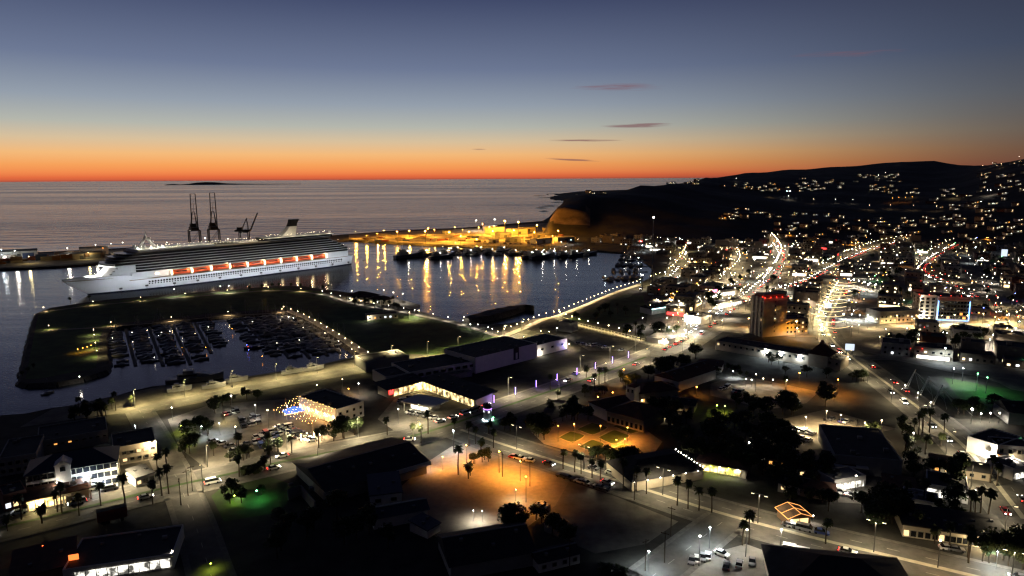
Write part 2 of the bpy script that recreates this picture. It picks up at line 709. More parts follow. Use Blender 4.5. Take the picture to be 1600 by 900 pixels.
MATS['sea_water'] = m
mb = MB()
XS = [-60000, -9000, -3000, -1500, -700, 0, 700, 1500, 3000, 9000, 60000]
YS = [-2000, 0, 300, 600, 900, 1300, 2500, 6000, 20000, 90000]
for i in range(len(XS) - 1):
    for j in range(len(YS) - 1):
        mb.quad((XS[i], YS[j], ZW), (XS[i + 1], YS[j], ZW), (XS[i + 1], YS[j + 1], ZW), (XS[i], YS[j + 1], ZW))
tag(mb.build('sea', m), kind='structure')

# ------------------------------------------------------------------ land
COAST = [(-420, 716), (-150, 668), (0, 649), (40, 646), (78, 638), (120, 632), (165, 624), (205, 611), (240, 603), (300, 599), (350, 594), (480, 574), (552, 558),
         (560, 552), (520, 524), (482, 502), (455, 488), (440, 486), (360, 491), (260, 500), (190, 509), (172, 515), (166, 530), (170, 566), (166, 578),
         (130, 590), (90, 597), (45, 599), (31, 596), (36, 570), (46, 525), (56, 490), (78, 481), (150, 470), (250, 461), (340, 454), (430, 447), (470, 447), (505, 452),
         (530, 455), (575, 461), (625, 474), (650, 485), (690, 497), (732, 506), (790, 506), (840, 498), (870, 494), (905, 480), (940, 464), (968, 453), (1000, 442),
         (1018, 433), (1022, 418), (1000, 402), (975, 394), (935, 391), (900, 395), (860, 394), (800, 396), (765, 389), (720, 385), (650, 381),
         (590, 378), (545, 375), (470, 381), (400, 390), (300, 399), (180, 409), (90, 416), (0, 420), (-250, 434), (-250, 408), (0, 397), (180, 388), (300, 381), (430, 374),
         (540, 366), (620, 360), (720, 356), (790, 350), (848, 345), (858, 339), (870, 326), (882, 316), (900, 309), (884, 307), (866, 303.5), (905, 299), (960, 297)]
coast_w = gp(COAST)
back = [Vector((1500, 6500, 0)), Vector((9000, 6500, 0)), Vector((9000, -1500, 0)), Vector((-1200, -1500, 0)), Vector((-1200, 100, 0))]
land = poly_patch('ground', coast_w + back, 0.0, M['soil'], world=True)
# rock-armoured shore below the edge of the land
mb = MB()
rnd = random.Random(3)
for a, b in zip(coast_w, coast_w[1:]):
    d = b - a
    n = Vector((-d.y, d.x, 0)).normalized()
    k = max(1, int(d.length / 5))
    for i in range(k):
        p, q = a + d * (i / k), a + d * ((i + 1) / k)
        o1 = n * rnd.uniform(2.2, 4.2)
        mb.quad((p.x, p.y, 0), (q.x, q.y, 0), tuple(q + o1 + Vector((0, 0, -3.2))), tuple(p + o1 + Vector((0, 0, -3.2))))
tag(mb.build('shore_rocks', M['rock']), kind='structure')

# hills: profiles by bearing, each a list of (ground distance, picture row of the ground there or ('z', height))
PROF = {
    838: [(1500, ('z', -4)), (3000, ('z', -4)), (4300, ('z', -4))],
    850: [(1230, ('z', -2)), (1290, ('z', -1)), (1400, ('z', -4)), (3300, ('z', -4)), (3600, ('z', -4)), (4300, ('z', -4))],
    860: [(1200, ('z', -1)), (1255, 345), (1300, 338), (1380, ('z', 16)), (1480, ('z', -4)), (3000, ('z', -4)), (3500, ('z', -1)), (4300, ('z', -4))],
    871: [(1200, ('z', -1)), (1255, 345), (1290, 324), (1380, 321), (1500, ('z', 20)), (1650, ('z', -4)), (3000, ('z', -4)), (3500, ('z', 4)), (4300, ('z', -4))],
    882: [(1200, ('z', -1)), (1262, 344), (1290, 322), (1380, 316), (1520, 313), (1750, ('z', -4)), (2900, ('z', -4)), (3500, ('z', 4)), (4400, ('z', -4))],
    915: [(1190, ('z', -1)), (1262, 348), (1300, 322), (1400, 309), (1560, 302), (1900, ('z', 22)), (2600, ('z', 4)), (3800, ('z', 6)), (4400, ('z', -4))],
    930: [(1180, ('z', -1)), (1268, 350), (1330, 332), (1450, 308), (1600, 300), (1900, ('z', 25)), (2700, ('z', 4)), (3800, ('z', 6)), (4400, ('z', -4))],
    1000: [(1110, ('z', -1)), (1250, 348), (1450, 312), (1680, 290), (2000, ('z', 50)), (2900, ('z', 8)), (4000, ('z', 8)), (4600, ('z', -4))],
    1050: [(1100, ('z', -1)), (1260, 345), (1500, 308), (1850, 286), (2200, ('z', 70)), (3200, ('z', 30)), (4600, ('z', 0))],
    1100: [(1090, ('z', -1)), (1280, 345), (1520, 315), (1900, 290), (2300, 279.5), (3000, 280), (4000, 281)],
    1160: [(1090, ('z', -1)), (1300, 345), (1550, 322), (1950, 298), (2500, 280), (3500, 271), (4200, 276)],
    1230: [(1120, ('z', -1)), (1350, 345), (1650, 322), (2050, 299), (2600, 279), (3600, 266), (4200, 272)],
    1330: [(1160, ('z', -1)), (1420, 343), (1720, 322), (2150, 298), (2750, 276), (3700, 257.5), (4300, 264)],
    1400: [(1180, ('z', -1)), (1450, 342), (1750, 320), (2200, 296), (2800, 272), (3700, 251), (4300, 258)],
    1450: [(1180, ('z', -1)), (1450, 342), (1750, 320), (2200, 296), (2850, 272), (3700, 250), (4300, 257)],
    1490: [(1180, ('z', -1)), (1450, 341), (1750, 318), (2200, 294), (2800, 271), (3700, 257), (4300, 262)],
    1540: [(1180, ('z', -1)), (1450, 340), (1750, 314), (2100, 288), (2600, 262), (3000, 257), (4000, 262)],
    1600: [(1180, ('z', -1)), (1450, 338), (1700, 312), (2000, 282), (2400, 254), (2700, 246), (4000, 256)],
    1750: [(1150, ('z', -1)), (1400, 335), (1650, 308), (1950, 274), (2300, 244), (2700, 234), (4000, 240)],
    2300: [(1000, ('z', -1)), (1300, ('z', 10)), (1650, ('z', 60)), (2000, ('z', 120)), (2300, ('z', 160)), (2700, ('z', 180)), (4000, ('z', 180))],
}
DK = [1080, 1120, 1160, 1200, 1230, 1250, 1270, 1290, 1320, 1350, 1390, 1440, 1500, 1560, 1620, 1690, 1760, 1850, 1950, 2050, 2180, 2320, 2480, 2650, 2850, 3050, 3300, 3600, 3900, 4300]


def prof_z(px, prof, d):
    def zz(v):
        return v[1] if isinstance(v, tuple) else None
    ks = []
    for dist, v in prof:
        ks.append((dist, v[1] if isinstance(v, tuple) else zat(px, v, dist)))
    if d <= ks[0][0]:
        return ks[0][1] - (ks[0][0] - d) * 0.02
    for (a, za), (b_, zb) in zip(ks, ks[1:]):
        if d <= b_:
            t_ = (d - a) / (b_ - a)
            return za + (zb - za) * t_
    return ks[-1][1]


PX = sorted(PROF)
AZ = [math.atan2((p - 800.0) / FPX, 1.0) for p in PX]
TAB = [[prof_z(p, PROF[p], d) for d in DK] for p in PX]


def hill_z(x, y):
    a, d = math.atan2(x, y), math.hypot(x, y)
    if a <= AZ[0] or d <= DK[0]:
        return -5.0
    a = min(a, AZ[-1] - 1e-6)
    i = max(k for k in range(len(AZ)) if AZ[k] <= a)
    i = min(i, len(AZ) - 2)
    u = (a - AZ[i]) / (AZ[i + 1] - AZ[i])
    d = min(d, DK[-1] - 1e-3)
    j = max(k for k in range(len(DK)) if DK[k] <= d)
    j = min(j, len(DK) - 2)
    v = (d - DK[j]) / (DK[j + 1] - DK[j])
    z0 = TAB[i][j] * (1 - v) + TAB[i][j + 1] * v
    z1 = TAB[i + 1][j] * (1 - v) + TAB[i + 1][j + 1] * v
    z = z0 * (1 - u) + z1 * u
    w = min(1.0, max(0.0, z / 20.0))
    z += w * (2.2 * math.sin(x * 0.011 + y * 0.017) + 1.6 * math.sin(x * 0.029 - y * 0.013) + 0.9 * math.sin(x * 0.06 + y * 0.05))
    return z


def GH(px, py):
    """where the photograph's ray at (px, py) meets the hills, else the level ground"""
    v = ray(px, py)
    hl_ = math.hypot(v.x, v.y)
    d = 1080.0
    while d < 4300:
        x, y = v.x / hl_ * d, v.y / hl_ * d
        if H + v.z / hl_ * d <= hill_z(x, y):
            return Vector((x, y, hill_z(x, y)))
        d += 6.0
    return None


azs = []
for i in range(len(AZ) - 1):
    n = max(2, int((AZ[i + 1] - AZ[i]) / R(0.55)))
    azs += [AZ[i] + (AZ[i + 1] - AZ[i]) * k / n for k in range(n)]
azs.append(AZ[-1] - 1e-5)
ds = []
for a, b in zip(DK, DK[1:]):
    n = 3 if b <= 1500 else 4
    ds += [a + (b - a) * k / n for k in range(n)]
ds.append(4299.0)
mb = MB()
for a in azs:
    for d in ds:
        x, y = math.sin(a) * d, math.cos(a) * d
        mb.v.append((x, y, hill_z(x, y)))
nd = len(ds)
cl_f = []
for i in range(len(azs) - 1):
    for j in range(nd - 1):
        q = (i * nd + j, (i + 1) * nd + j, (i + 1) * nd + j + 1, i * nd + j + 1)
        zs = [mb.v[k][2] for k in q]
        if max(zs) < -0.6:
            continue
        mb.f.append(q)
ho = mb.build('hills', M['hill'])
tag(ho, kind='structure')
ho.data.materials.append(M['cliff'])
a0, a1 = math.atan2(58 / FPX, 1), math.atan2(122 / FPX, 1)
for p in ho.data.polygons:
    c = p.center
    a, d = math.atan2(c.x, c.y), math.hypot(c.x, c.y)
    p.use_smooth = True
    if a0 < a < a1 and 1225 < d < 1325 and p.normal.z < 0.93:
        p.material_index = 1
# far low island on the horizon
mb = MB()
ip = [(255, 0), (262, 9), (272, 12), (280, 5), (292, 10), (306, 26), (322, 33), (338, 28), (352, 16), (375, 9), (400, 6), (440, 3), (470, 0)]
D = 16000.0
rings = []
for px, hh in ip:
    v = ray(px, 283)
    u = Vector((v.x, v.y, 0)).normalized()
    rings.append([u * (D - 400) + Vector((0, 0, ZW)), u * D + Vector((0, 0, ZW + 2 + hh * 1.7)), u * (D + 900) + Vector((0, 0, ZW))])
mb.loft(rings, close=False, caps=False)
tag(mb.build('island', M['hill']), kind='structure')
# dark rock reefs off the headland
mb = MB()
for (x, y, l, w) in [(842, 306, 60, 10), (856, 309, 80, 12), (868, 303, 90, 12), (846, 325, 30, 8), (858, 322, 45, 10), (872, 316, 50, 12), (850, 330, 25, 6), (890, 309, 90, 14)]:
    p = G(x, y, ZW)
    rg = []
    for k in range(10):
        t_ = 2 * math.pi * k / 10
        rr = 0.75 + 0.35 * rnd.random()
        rg.append(Vector((p.x + l * rr * math.cos(t_), p.y + w * 4 * rr * math.sin(t_), ZW - 0.5)))
    c = Vector((p.x, p.y, ZW + 2.2))
    for k in range(10):
        mb.tri(rg[k], rg[(k + 1) % 10], c)
tag(mb.build('reef', M['rock']), kind='structure')

# ------------------------------------------------------------------ ground patches (pixel outlines of flat areas)
def patch(name, pts, z, m):
    return poly_patch(name, pts, z, m)


patch('lawn', [(60, 491), (80, 484), (150, 473), (340, 457), (430, 450), (500, 455), (520, 470), (560, 480), (640, 492), (700, 505), (760, 520), (785, 528), (700, 552), (600, 562),
               (565, 552), (530, 524), (490, 500), (457, 485), (440, 483), (350, 488), (190, 505), (162, 512), (155, 530), (150, 575), (60, 592), (40, 592), (52, 530)], 0.03, M['grass'])
patch('lawn', [(885, 500), (930, 480), (975, 460), (1005, 462), (1010, 490), (985, 505), (930, 505)], 0.03, M['grass'])
patch('lawn', [(330, 775), (360, 752), (420, 745), (465, 760), (440, 800), (350, 815)], 0.03, M['grass'])
patch('lawn', [(1475, 590), (1600, 612), (1600, 640), (1500, 625)], 0.03, M['grass'])
patch('parking_lot', [(262, 655), (330, 632), (470, 622), (500, 655), (560, 680), (470, 700), (330, 738), (280, 700)], 0.03, M['lot'])
patch('parking_lot', [(590, 655), (615, 625), (660, 607), (750, 640), (720, 665), (640, 690)], 0.03, M['lot'])
patch('plaza', [(622, 765), (668, 722), (705, 698), (752, 688), (800, 705), (880, 731), (892, 748), (868, 790), (800, 842), (690, 845), (640, 812)], 0.045, M['paving'])
patch('vacant_lot', [(868, 745), (960, 775), (1060, 815), (1010, 850), (930, 865), (850, 830), (850, 790)], 0.03, M['lot'])
patch('plaza', [(830, 675), (862, 656), (905, 644), (985, 655), (1035, 690), (1005, 733), (925, 714), (850, 694)], 0.03, M['paving'])
for bed in ([(873, 684), (892, 674), (914, 681), (895, 692)], [(902, 671), (925, 661), (950, 668), (926, 680)], [(935, 684), (960, 672), (984, 681), (960, 695)], [(958, 666), (975, 662), (1000, 672), (986, 678)], [(905, 698), (925, 687), (945, 694), (928, 706)], [(955, 702), (975, 694), (995, 703), (976, 714)]):
    patch('lawn', bed, 0.07, M['grass'])
    kb = MB()
    strip(kb, bed + [bed[0]], .35, 0.16, step=2.0)
    tag(kb.build('bed_kerb', M['kerb']), kind='structure')
patch('parking_lot', [(1110, 600), (1150, 585), (1280, 612), (1260, 630), (1200, 640), (1110, 618)], 0.03, M['lot'])
patch('parking_lot', [(1200, 660), (1290, 640), (1400, 670), (1310, 690), (1290, 720), (1230, 715)], 0.03, M['paving'])
patch('parking_lot', [(1010, 905), (1075, 875), (1165, 850), (1235, 875), (1250, 905)], 0.03, M['concrete'])
patch('parking_lot', [(1300, 755), (1360, 735), (1400, 760), (1395, 790), (1310, 785)], 0.03, M['lot'])
patch('port_yard', [(545, 373), (640, 379), (720, 383), (790, 385), (880, 384), (900, 372), (880, 352), (850, 348), (790, 353), (720, 358), (620, 362), (545, 367)], 0.03, M['yard'])
patch('container_yard', [(-240, 430), (0, 418), (90, 414), (180, 407), (300, 397), (430, 386), (480, 378), (430, 376), (300, 383), (180, 390), (0, 399), (-240, 412)], 0.03, M['yard'])
patch('forecourt', [(1370, 498), (1430, 503), (1520, 506), (1580, 500), (1590, 512), (1520, 515), (1400, 512)], 0.03, M['concrete'])
patch('waterfront', [(30, 668), (80, 640), (200, 614), (250, 604), (350, 597), (480, 577), (556, 561), (620, 552), (700, 556), (660, 566), (560, 584), (430, 606), (260, 640), (150, 650)], 0.038, M['lot'])
patch('dry_riverbed', [(690, 610), (760, 588), (885, 560), (960, 545), (1005, 545), (960, 565), (850, 595), (740, 625)], 0.03, M['soil'])
patch('car_park', [(880, 525), (920, 512), (1000, 535), (980, 548), (920, 548)], 0.04, M['lot'])
patch('patio', [(640, 738), (672, 718), (688, 735), (670, 748)], 0.04, M['paving'])
patch('promenade_pier', [(586, 463), (600, 462), (657, 477), (657, 483), (640, 484)], 0.4, M['concrete'])

patch('town_ground', [(1015, 470), (1032, 442), (1048, 404), (1005, 386), (930, 382), (930, 372), (1000, 374), (1100, 376), (1660, 380), (1720, 480), (1690, 600), (1640, 640), (1560, 598), (1480, 572), (1390, 558), (1340, 548), (1312, 528), (1240, 526), (1130, 518), (1085, 548), (1010, 505)], 0.02, M['lot'])
# ------------------------------------------------------------------ roads
BLVD = [(-160, 862), (0, 826), (120, 797), (250, 765), (360, 741), (470, 716), (640, 683), (760, 645), (900, 598), (1010, 558), (1080, 527)]
S1 = [(1080, 527), (1130, 490), (1175, 455), (1203, 430), (1220, 402), (1216, 386), (1205, 372)]
AVE = [(720, 672), (780, 693), (870, 722), (1000, 763), (1110, 798), (1250, 836), (1400, 872), (1600, 920), (1800, 965)]
EAST = [(1720, 945), (1600, 812), (1520, 712), (1450, 650), (1390, 603), (1335, 562), (1300, 530), (1292, 505), (1305, 478), (1318, 450), (1322, 436)]
WATER = [(218, 642), (290, 626), (400, 605), (500, 588), (600, 570), (700, 556), (770, 541), (830, 520)]
SIDE = [(218, 642), (240, 680), (275, 745), (305, 820), (330, 900), (350, 960)]
LOTST = [(430, 719), (560, 692), (640, 672)]
S3 = [(1225, 450), (1270, 434), (1295, 420), (1330, 402), (1380, 384), (1420, 376)]
S4 = [(1005, 452), (1040, 438), (1060, 422), (1072, 402), (1075, 392)]
S5 = [(1640, 520), (1590, 498), (1540, 474), (1480, 444), (1440, 424), (1450, 408), (1475, 392), (1500, 380)]
S6 = [(1130, 443), (1150, 428), (1160, 410), (1152, 392)]
S7 = [(1330, 560), (1400, 560), (1500, 580), (1600, 590)]
LINK = [(1015, 905), (1060, 870), (1105, 835), (1140, 808)]
LINK2 = [(1330, 690), (1400, 680), (1460, 690)]
ROADS = [('road', BLVD, 17), ('road', S1, 14), ('road', AVE, 16), ('road', EAST, 15), ('road', WATER, 9), ('road', SIDE, 8), ('road', S3, 10), ('road', S4, 9), ('road', S5, 12), ('road', S6, 9),
         ('road', S7, 8), ('road', LINK, 10)]
for i, (nm, pts, w) in enumerate(ROADS):
    o = strip(MB(), pts, w, 0.06 + 0.012 * i).build(nm, M['asphalt'])
    tag(o, kind='structure')
    kb = MB()
    for s in (-1, 1):
        strip(kb, pts, 1.6, 0.16, off=s * (w / 2 + 0.8))
    kb.build('pavement', M['pavement'], o)
    if w >= 14:
        strip(MB(), pts, 0.18, 0.10 + 0.012 * i, off=w / 4, step=3.0, dash=3).build('lane_marking', M['paint'], o)
        strip(MB(), pts, 0.18, 0.10 + 0.012 * i, off=-w / 4, step=3.0, dash=3).build('lane_marking', M['paint'], o)
        if pts is not S1:
            strip(MB(), pts[1:-1] if pts is EAST else pts[:-1], 1.6, 0.24, off=0).build('median', M['kerb'] if pts is EAST or pts is AVE else M['grass'], o)
    else:
        strip(MB(), pts, 0.15, 0.10 + 0.012 * i, step=3.0, dash=3).build('lane_marking', M['paint'], o)
# paths and promenades
PROM = [(783, 527), (820, 512), (850, 499), (868, 495), (905, 481), (940, 466), (968, 455), (1000, 445)]
FOOT = [(868, 496), (900, 508), (950, 520), (1000, 533), (1030, 541)]
PEN1 = [(70, 487), (150, 477), (250, 468), (345, 460), (430, 454), (500, 460), (560, 476), (640, 490), (720, 508), (783, 527)]
PEN2 = [(75, 516), (150, 512), (250, 504), (350, 494), (445, 489)]
PEN3 = [(450, 486), (475, 495), (505, 511), (540, 532), (570, 552), (600, 566)]
for pts, w in ((PROM, 5), (FOOT, 6), (PEN1, 4), (PEN2, 3.5), (PEN3, 6)):
    tag(strip(MB(), pts, w, 0.09, step=4).build('path', M['concrete'] if w >= 5 else M['paving']), kind='structure')
# footbridge parapets over the riverbed
par = thing('footbridge_railing', 'pale railing posts along the lit footway beside the car park', 'railing')
pm = MB().tube((0, 0, 0.05), (0, 0, 1.15), 0.05, n=4).mesh('post', M['whitepole'])
for p, a in along(FOOT, 3.0, 3.0) + along(FOOT, 3.0, -3.0):
    inst('post', pm, par, p)
for s in (3.0, -3.0):
    rb = MB()
    pr = along(FOOT, 3.0, s)
    for (p, _), (q, _) in zip(pr, pr[1:]):
        rb.tube((p.x, p.y, 1.15), (q.x, q.y, 1.15), 0.06, n=4)
    rb.build('handrail', M['whitepole'], par)

# ------------------------------------------------------------------ prototypes
OCT = MB().ball((0, 0, 0), 0.34, 0.26, n=4, m=2)


def lamp_proto(kind):
    t_ = thing({'street': 'street_lamp', 'double': 'double_street_lamp', 'globe': 'globe_lamp', 'mast': 'light_mast', 'flood': 'flood_lamp', 'bollard': 'bollard_lamp', 'wallpack': 'wall_lamp', 'tube': 'light_column', 'cut': 'street_lamp', 'cut2': 'double_street_lamp'}[kind], 'lamp', 'lamp')
    if kind == 'street':
        MB().tube((0, 0, 0), (0, 0, 8.8), 0.13, 0.08, n=5).build('pole', M['pole'], t_)
        MB().tube((0, 0, 8.7), (1.8, 0, 9.1), 0.06, 0.05, n=4).build('arm', M['pole'], t_)
        MB().box(1.5, 2.4, -0.2, 0.2, 9.05, 9.2).build('lamp_housing', M['pole'], t_)
        MB().ball((1.95, 0, 8.82), 0.34, 0.24, n=4, m=2).build('bulb', E_['warm'], t_)
    elif kind == 'cut':
        MB().tube((0, 0, 0), (0, 0, 8.8), 0.13, 0.08, n=5).build('pole', M['pole'], t_)
        MB().tube((0, 0, 8.7), (1.8, 0, 9.1), 0.06, 0.05, n=4).build('arm', M['pole'], t_)
        MB().box(1.5, 2.5, -0.2, 0.2, 9.05, 9.22).build('lamp_housing', M['pole'], t_)
        MB().box(1.56, 2.44, -0.16, 0.16, 8.98, 9.05).build('lens', E_['cutoff'], t_)
    elif kind == 'cut2':
        MB().tube((0, 0, 0), (0, 0, 9.3), 0.14, 0.08, n=5).build('pole', M['pole'], t_)
        MB().tube((-2.0, 0, 9.3), (2.0, 0, 9.3), 0.06, n=4).build('arm', M['pole'], t_)
        for s in (-1, 1):
            MB().box(1.9 * s - .5, 1.9 * s + .5, -.2, .2, 9.12, 9.28).build('lamp_housing', M['pole'], t_)
            MB().box(1.9 * s - .44, 1.9 * s + .44, -.16, .16, 9.05, 9.12).build('lens', E_['cutoff'], t_)
    elif kind == 'double':
        MB().tube((0, 0, 0), (0, 0, 9.3), 0.14, 0.08, n=5).build('pole', M['pole'], t_)
        MB().tube((-1.8, 0, 9.3), (1.8, 0, 9.3), 0.06, n=4).build('arm', M['pole'], t_)
        for s in (-1, 1):
            MB().ball((1.8 * s, 0, 9.05), 0.32, 0.22, n=4, m=2).build('bulb', E_['warm'], t_)
    elif kind == 'globe':
        MB().tube((0, 0, 0), (0, 0, 3.9), 0.08, 0.06, n=5).build('pole', M['pole'], t_)
        MB().ball((0, 0, 4.15), 0.30, n=5, m=3).build('globe', E_['softw'], t_)
    elif kind == 'mast':
        MB().tube((0, 0, 0), (0, 0, 24.5), 0.35, 0.18, n=6).build('mast', M['pole'], t_)
        MB().box(-1.5, 1.5, -0.15, 0.15, 24.2, 24.5).build('crossarm', M['pole'], t_)
        MB().ball((0, 0, 25.0), 1.0, 0.6, n=6, m=2).build('floodlight', E_['sod'], t_)
    elif kind == 'flood':
        MB().tube((0, 0, 0), (0, 0, 6.8), 0.12, 0.08, n=5).build('pole', M['pole'], t_)
        MB().box(-0.5, 0.5, -0.1, 0.1, 6.7, 6.85).build('crossarm', M['pole'], t_)
        MB().ball((0, 0, 7.05), 0.27, 0.24, n=5, m=2).build('floodlight', E_['white'], t_)
    elif kind == 'bollard':
        MB().tube((0, 0, 0), (0, 0, 0.9), 0.1, n=5).build('post', M['whitepole'], t_)
        MB().ball((0, 0, 1.05), 0.16, n=4, m=2).build('globe', E_['softw'], t_)
    elif kind == 'wallpack':
        MB().box(-0.25, 0.25, -0.2, 0.0, -0.25, 0.25).build('bracket', M['pole'], t_)
        MB().ball((0, -0.35, 0), 0.24, n=4, m=2).build('bulb', E_['white'], t_)
    elif kind == 'tube':
        MB().tube((0, 0, 0), (0, 0, 1.2), 0.16, n=6).build('plinth', M['pole'], t_)
        MB().tube((0, 0, 1.2), (0, 0, 4.6), 0.11, n=6).build('light_tube', E_['purple'], t_)
        MB().tube((0, 0, 4.6), (0, 0, 4.75), 0.13, n=6).build('cap', M['pole'], t_)
    return Kind(t_)


K = {k: lamp_proto(k) for k in ('street', 'double', 'globe', 'mast', 'flood', 'bollard', 'wallpack', 'tube', 'cut', 'cut2')}
BULB = {'street': ('bulb',), 'double': ('bulb',), 'globe': ('globe',), 'mast': ('floodlight',), 'flood': ('floodlight',), 'bollard': ('globe',), 'wallpack': ('bulb',), 'tube': ('light_tube',), 'cut': ('lens',), 'cut2': ('lens',)}
# local position of the light inside the fitting, the fitting's luminous area and cone (None = all round)
FIT = {'street': ((1.95, 0, 8.5), .23, 158), 'double': ((0, 0, 8.75), .42, 158), 'globe': ((0, 0, 3.8), .24, 172), 'mast': ((0, 0, 24.0), 2.6, None), 'flood': ((0, 0, 6.55), .42, 164), 'bollard': ((0, 0, .8), .05, 170),
       'wallpack': ((0, -.75, -.3), .13, None), 'tube': ((.3, 0, 3.0), .7, None), 'cut': ((2.0, 0, 8.9), .30, 150), 'cut2': ((0, 0, 9.0), .45, 155)}
LDATA = {}


def lamp(kind, loc, rz=0.0, light=None, label=None, group=None, scale=None, pw=1.0):
    sw = {b_: E_[light] for b_ in BULB[kind]} if light else None
    o = K[kind].put(loc, rz, label, group, scale, sw)
    s_ = scale or 1.0
    lk = light or {'street': 'warm', 'double': 'warm', 'mast': 'sodm', 'flood': 'white', 'tube': 'purple', 'cut': 'cutoff', 'cut2': 'cutoff'}.get(kind, 'softw')
    pos, area, cone = FIT[kind]
    I = LAMPC[lk][2] * area * s_ * s_ * pw
    if I > 0.5:
        key = (lk, cone, round(I, 1), kind)
        if key not in LDATA:
            ld = bpy.data.lights.new('lamp_glow', 'SPOT' if cone else 'POINT')
            ld.color = LAMPC[lk][0]
            ld.energy = I * 4 * math.pi
            ld.shadow_soft_size = 0.9 if kind == 'mast' else 0.2
            if cone:
                ld.spot_size = R(cone)
                ld.spot_blend = 0.6
            LDATA[key] = ld
        lo = bpy.data.objects.new('lamp_glow', LDATA[key])
        COL.objects.link(lo)
        lo.parent = o
        lo.location = pos
    return o


def lamp_row(kind, pts, step, off, light, what, where, group, face=0.0, skip=(), z=0.0, scale=None, pw=1.0):
    for i, (p, a) in enumerate(along(pts, step, off, z)):
        if i in skip:
            continue
        lamp(kind, p, a + face, light, f"{what}, {nth(i)} {where}", group, scale, pw)


# ---- broadleaf trees
def leaf_cloud(seed, n, rx, rz, leaf):
    rd = random.Random(seed)
    mb_ = MB()
    cl_ = []
    for _ in range(9):
        t_, u_ = rd.uniform(0, 2 * math.pi), rd.uniform(-0.7, 1.0)
        rr = math.sqrt(max(0, 1 - u_ * u_)) * rd.uniform(0.35, 0.75)
        cl_.append((Vector((rx * rr * math.cos(t_), rx * rr * math.sin(t_), rz * u_ * 0.6)), rd.uniform(0.34, 0.55)))
    for _ in range(n):
        c, s = rd.choice(cl_)
        d = Vector((rd.gauss(0, 1), rd.gauss(0, 1), rd.gauss(0, 1))).normalized()
        p = c + Vector((d.x * rx, d.y * rx, d.z * rz)) * s * rd.uniform(0.6, 1.0)
        a = Vector((rd.gauss(0, 1), rd.gauss(0, 1), rd.gauss(0, .6))).normalized()
        b_ = a.cross(d).normalized() if a.cross(d).length > 0.1 else a.orthogonal().normalized()
        l_ = leaf * rd.uniform(0.6, 1.3)
        a, b_ = a * l_, b_ * l_ * 0.7
        mb_.quad(p - a, p - b_ * 0.8, p + a, p + b_)
    return mb_


def tree_proto(seed, h, rx, rz, n, leaf, m):
    t_ = thing({1: 'round_tree', 2: 'broadleaf_tree', 3: 'olive_tree', 4: 'spreading_tree'}[seed], 'tree', 'tree')
    rd = random.Random(seed + 50)
    tr = MB()
    tr.tube((0, 0, -0.1), (0.1, 0, h * 0.45), 0.26, 0.16, n=6)
    for k in range(5):
        an = k * 1.26 + rd.random()
        tr.tube((0.1, 0, h * 0.40), (0.1 + math.cos(an) * rx * 0.55, math.sin(an) * rx * 0.55, h - rz * 0.8), 0.12, 0.04, n=4)
    tr.build('trunk', M['bark'], t_)
    c = leaf_cloud(seed, n, rx, rz, leaf).build('crown', M[m], t_)
    c.location = (0.1, 0, h - rz)
    return Kind(t_)


TREES = [tree_proto(1, 7.5, 3.2, 2.7, 520, 0.42, 'leaf'), tree_proto(2, 9.5, 4.2, 3.4, 640, 0.48, 'leaf'), tree_proto(3, 6.0, 2.6, 2.0, 420, 0.36, 'leaf2'), tree_proto(4, 12.0, 5.4, 4.4, 800, 0.55, 'leaf2')]


def palm_proto(seed, h, fr=1.0):
    t_ = thing('palm_tree', 'palm', 'palm tree')
    rd = random.Random(seed)
    tr = MB()
    pts = [Vector((0.25 * math.sin(k * 0.6 + seed) * k / 6, 0.2 * math.cos(k * 0.5 + seed) * k / 6, h * k / 6 - (0.1 if k == 0 else 0))) for k in range(7)]
    for k in range(6):
        tr.tube(pts[k], pts[k + 1], 0.24 - 0.018 * k, 0.24 - 0.018 * (k + 1), n=5, caps=False)
    tr.build('trunk', M['bark'], t_)
    cr = MB()
    top = pts[-1]
    for k in range(44):
        an = k * 2.399 + rd.random() * 0.5
        el = rd.uniform(-0.9, 1.1)
        ln = fr * rd.uniform(1.5, 2.1)
        d = Vector((math.cos(an) * math.cos(el), math.sin(an) * math.cos(el), math.sin(el)))
        sd_ = Vector((-math.sin(an), math.cos(an), 0))
        prev, pw = top.copy(), 0.10
        for s in range(1, 5):
            f = s / 4
            p = top + d * ln * f + Vector((0, 0, -0.75 * fr * f * f))
            w = fr * (0.50 * math.sin(math.pi * min(0.98, f * 0.85 + 0.1)) + 0.04)
            dr = Vector((0, 0, -0.16 * fr))
            cr.quad(prev, p, p + sd_ * w + dr, prev + sd_ * pw + dr)
            cr.quad(prev, prev - sd_ * pw + dr, p - sd_ * w + dr, p)
            prev, pw = p, w
    cr.build('crown', M['frond'], t_)
    return Kind(t_)


PALMS = [palm_proto(1, 7.0, .85), palm_proto(5, 8.8, .9), palm_proto(9, 5.0, .95), palm_proto(12, 2.6, 1.3)]
rt = random.Random(21)


def tree(px, py, k, label, group, scale=None, z=0.0, p=None):
    q = p if p is not None else G(px, py, z)
    return TREES[k].put(q, rt.uniform(0, 6.3), label, group, (scale or rt.uniform(0.85, 1.15)) * (.72 if k == 3 else .86))


def palm(px, py, k, label, group, scale=None, z=0.0, p=None):
    q = p if p is not None else G(px, py, z)
    return PALMS[k].put(q, rt.uniform(0, 6.3), label, group, scale or rt.uniform(0.9, 1.12))


# ---- cars
CARC = {'white': (0.6, 0.6, 0.58), 'silver': (0.32, 0.33, 0.34), 'black': (0.015, 0.015, 0.017), 'red': (0.32, 0.02, 0.02), 'blue': (0.03, 0.06, 0.22), 'grey': (0.10, 0.10, 0.11)}
CARM = {k: mat('car_paint_' + k, c, 0.28, spec=0.6) for k, c in CARC.items()}


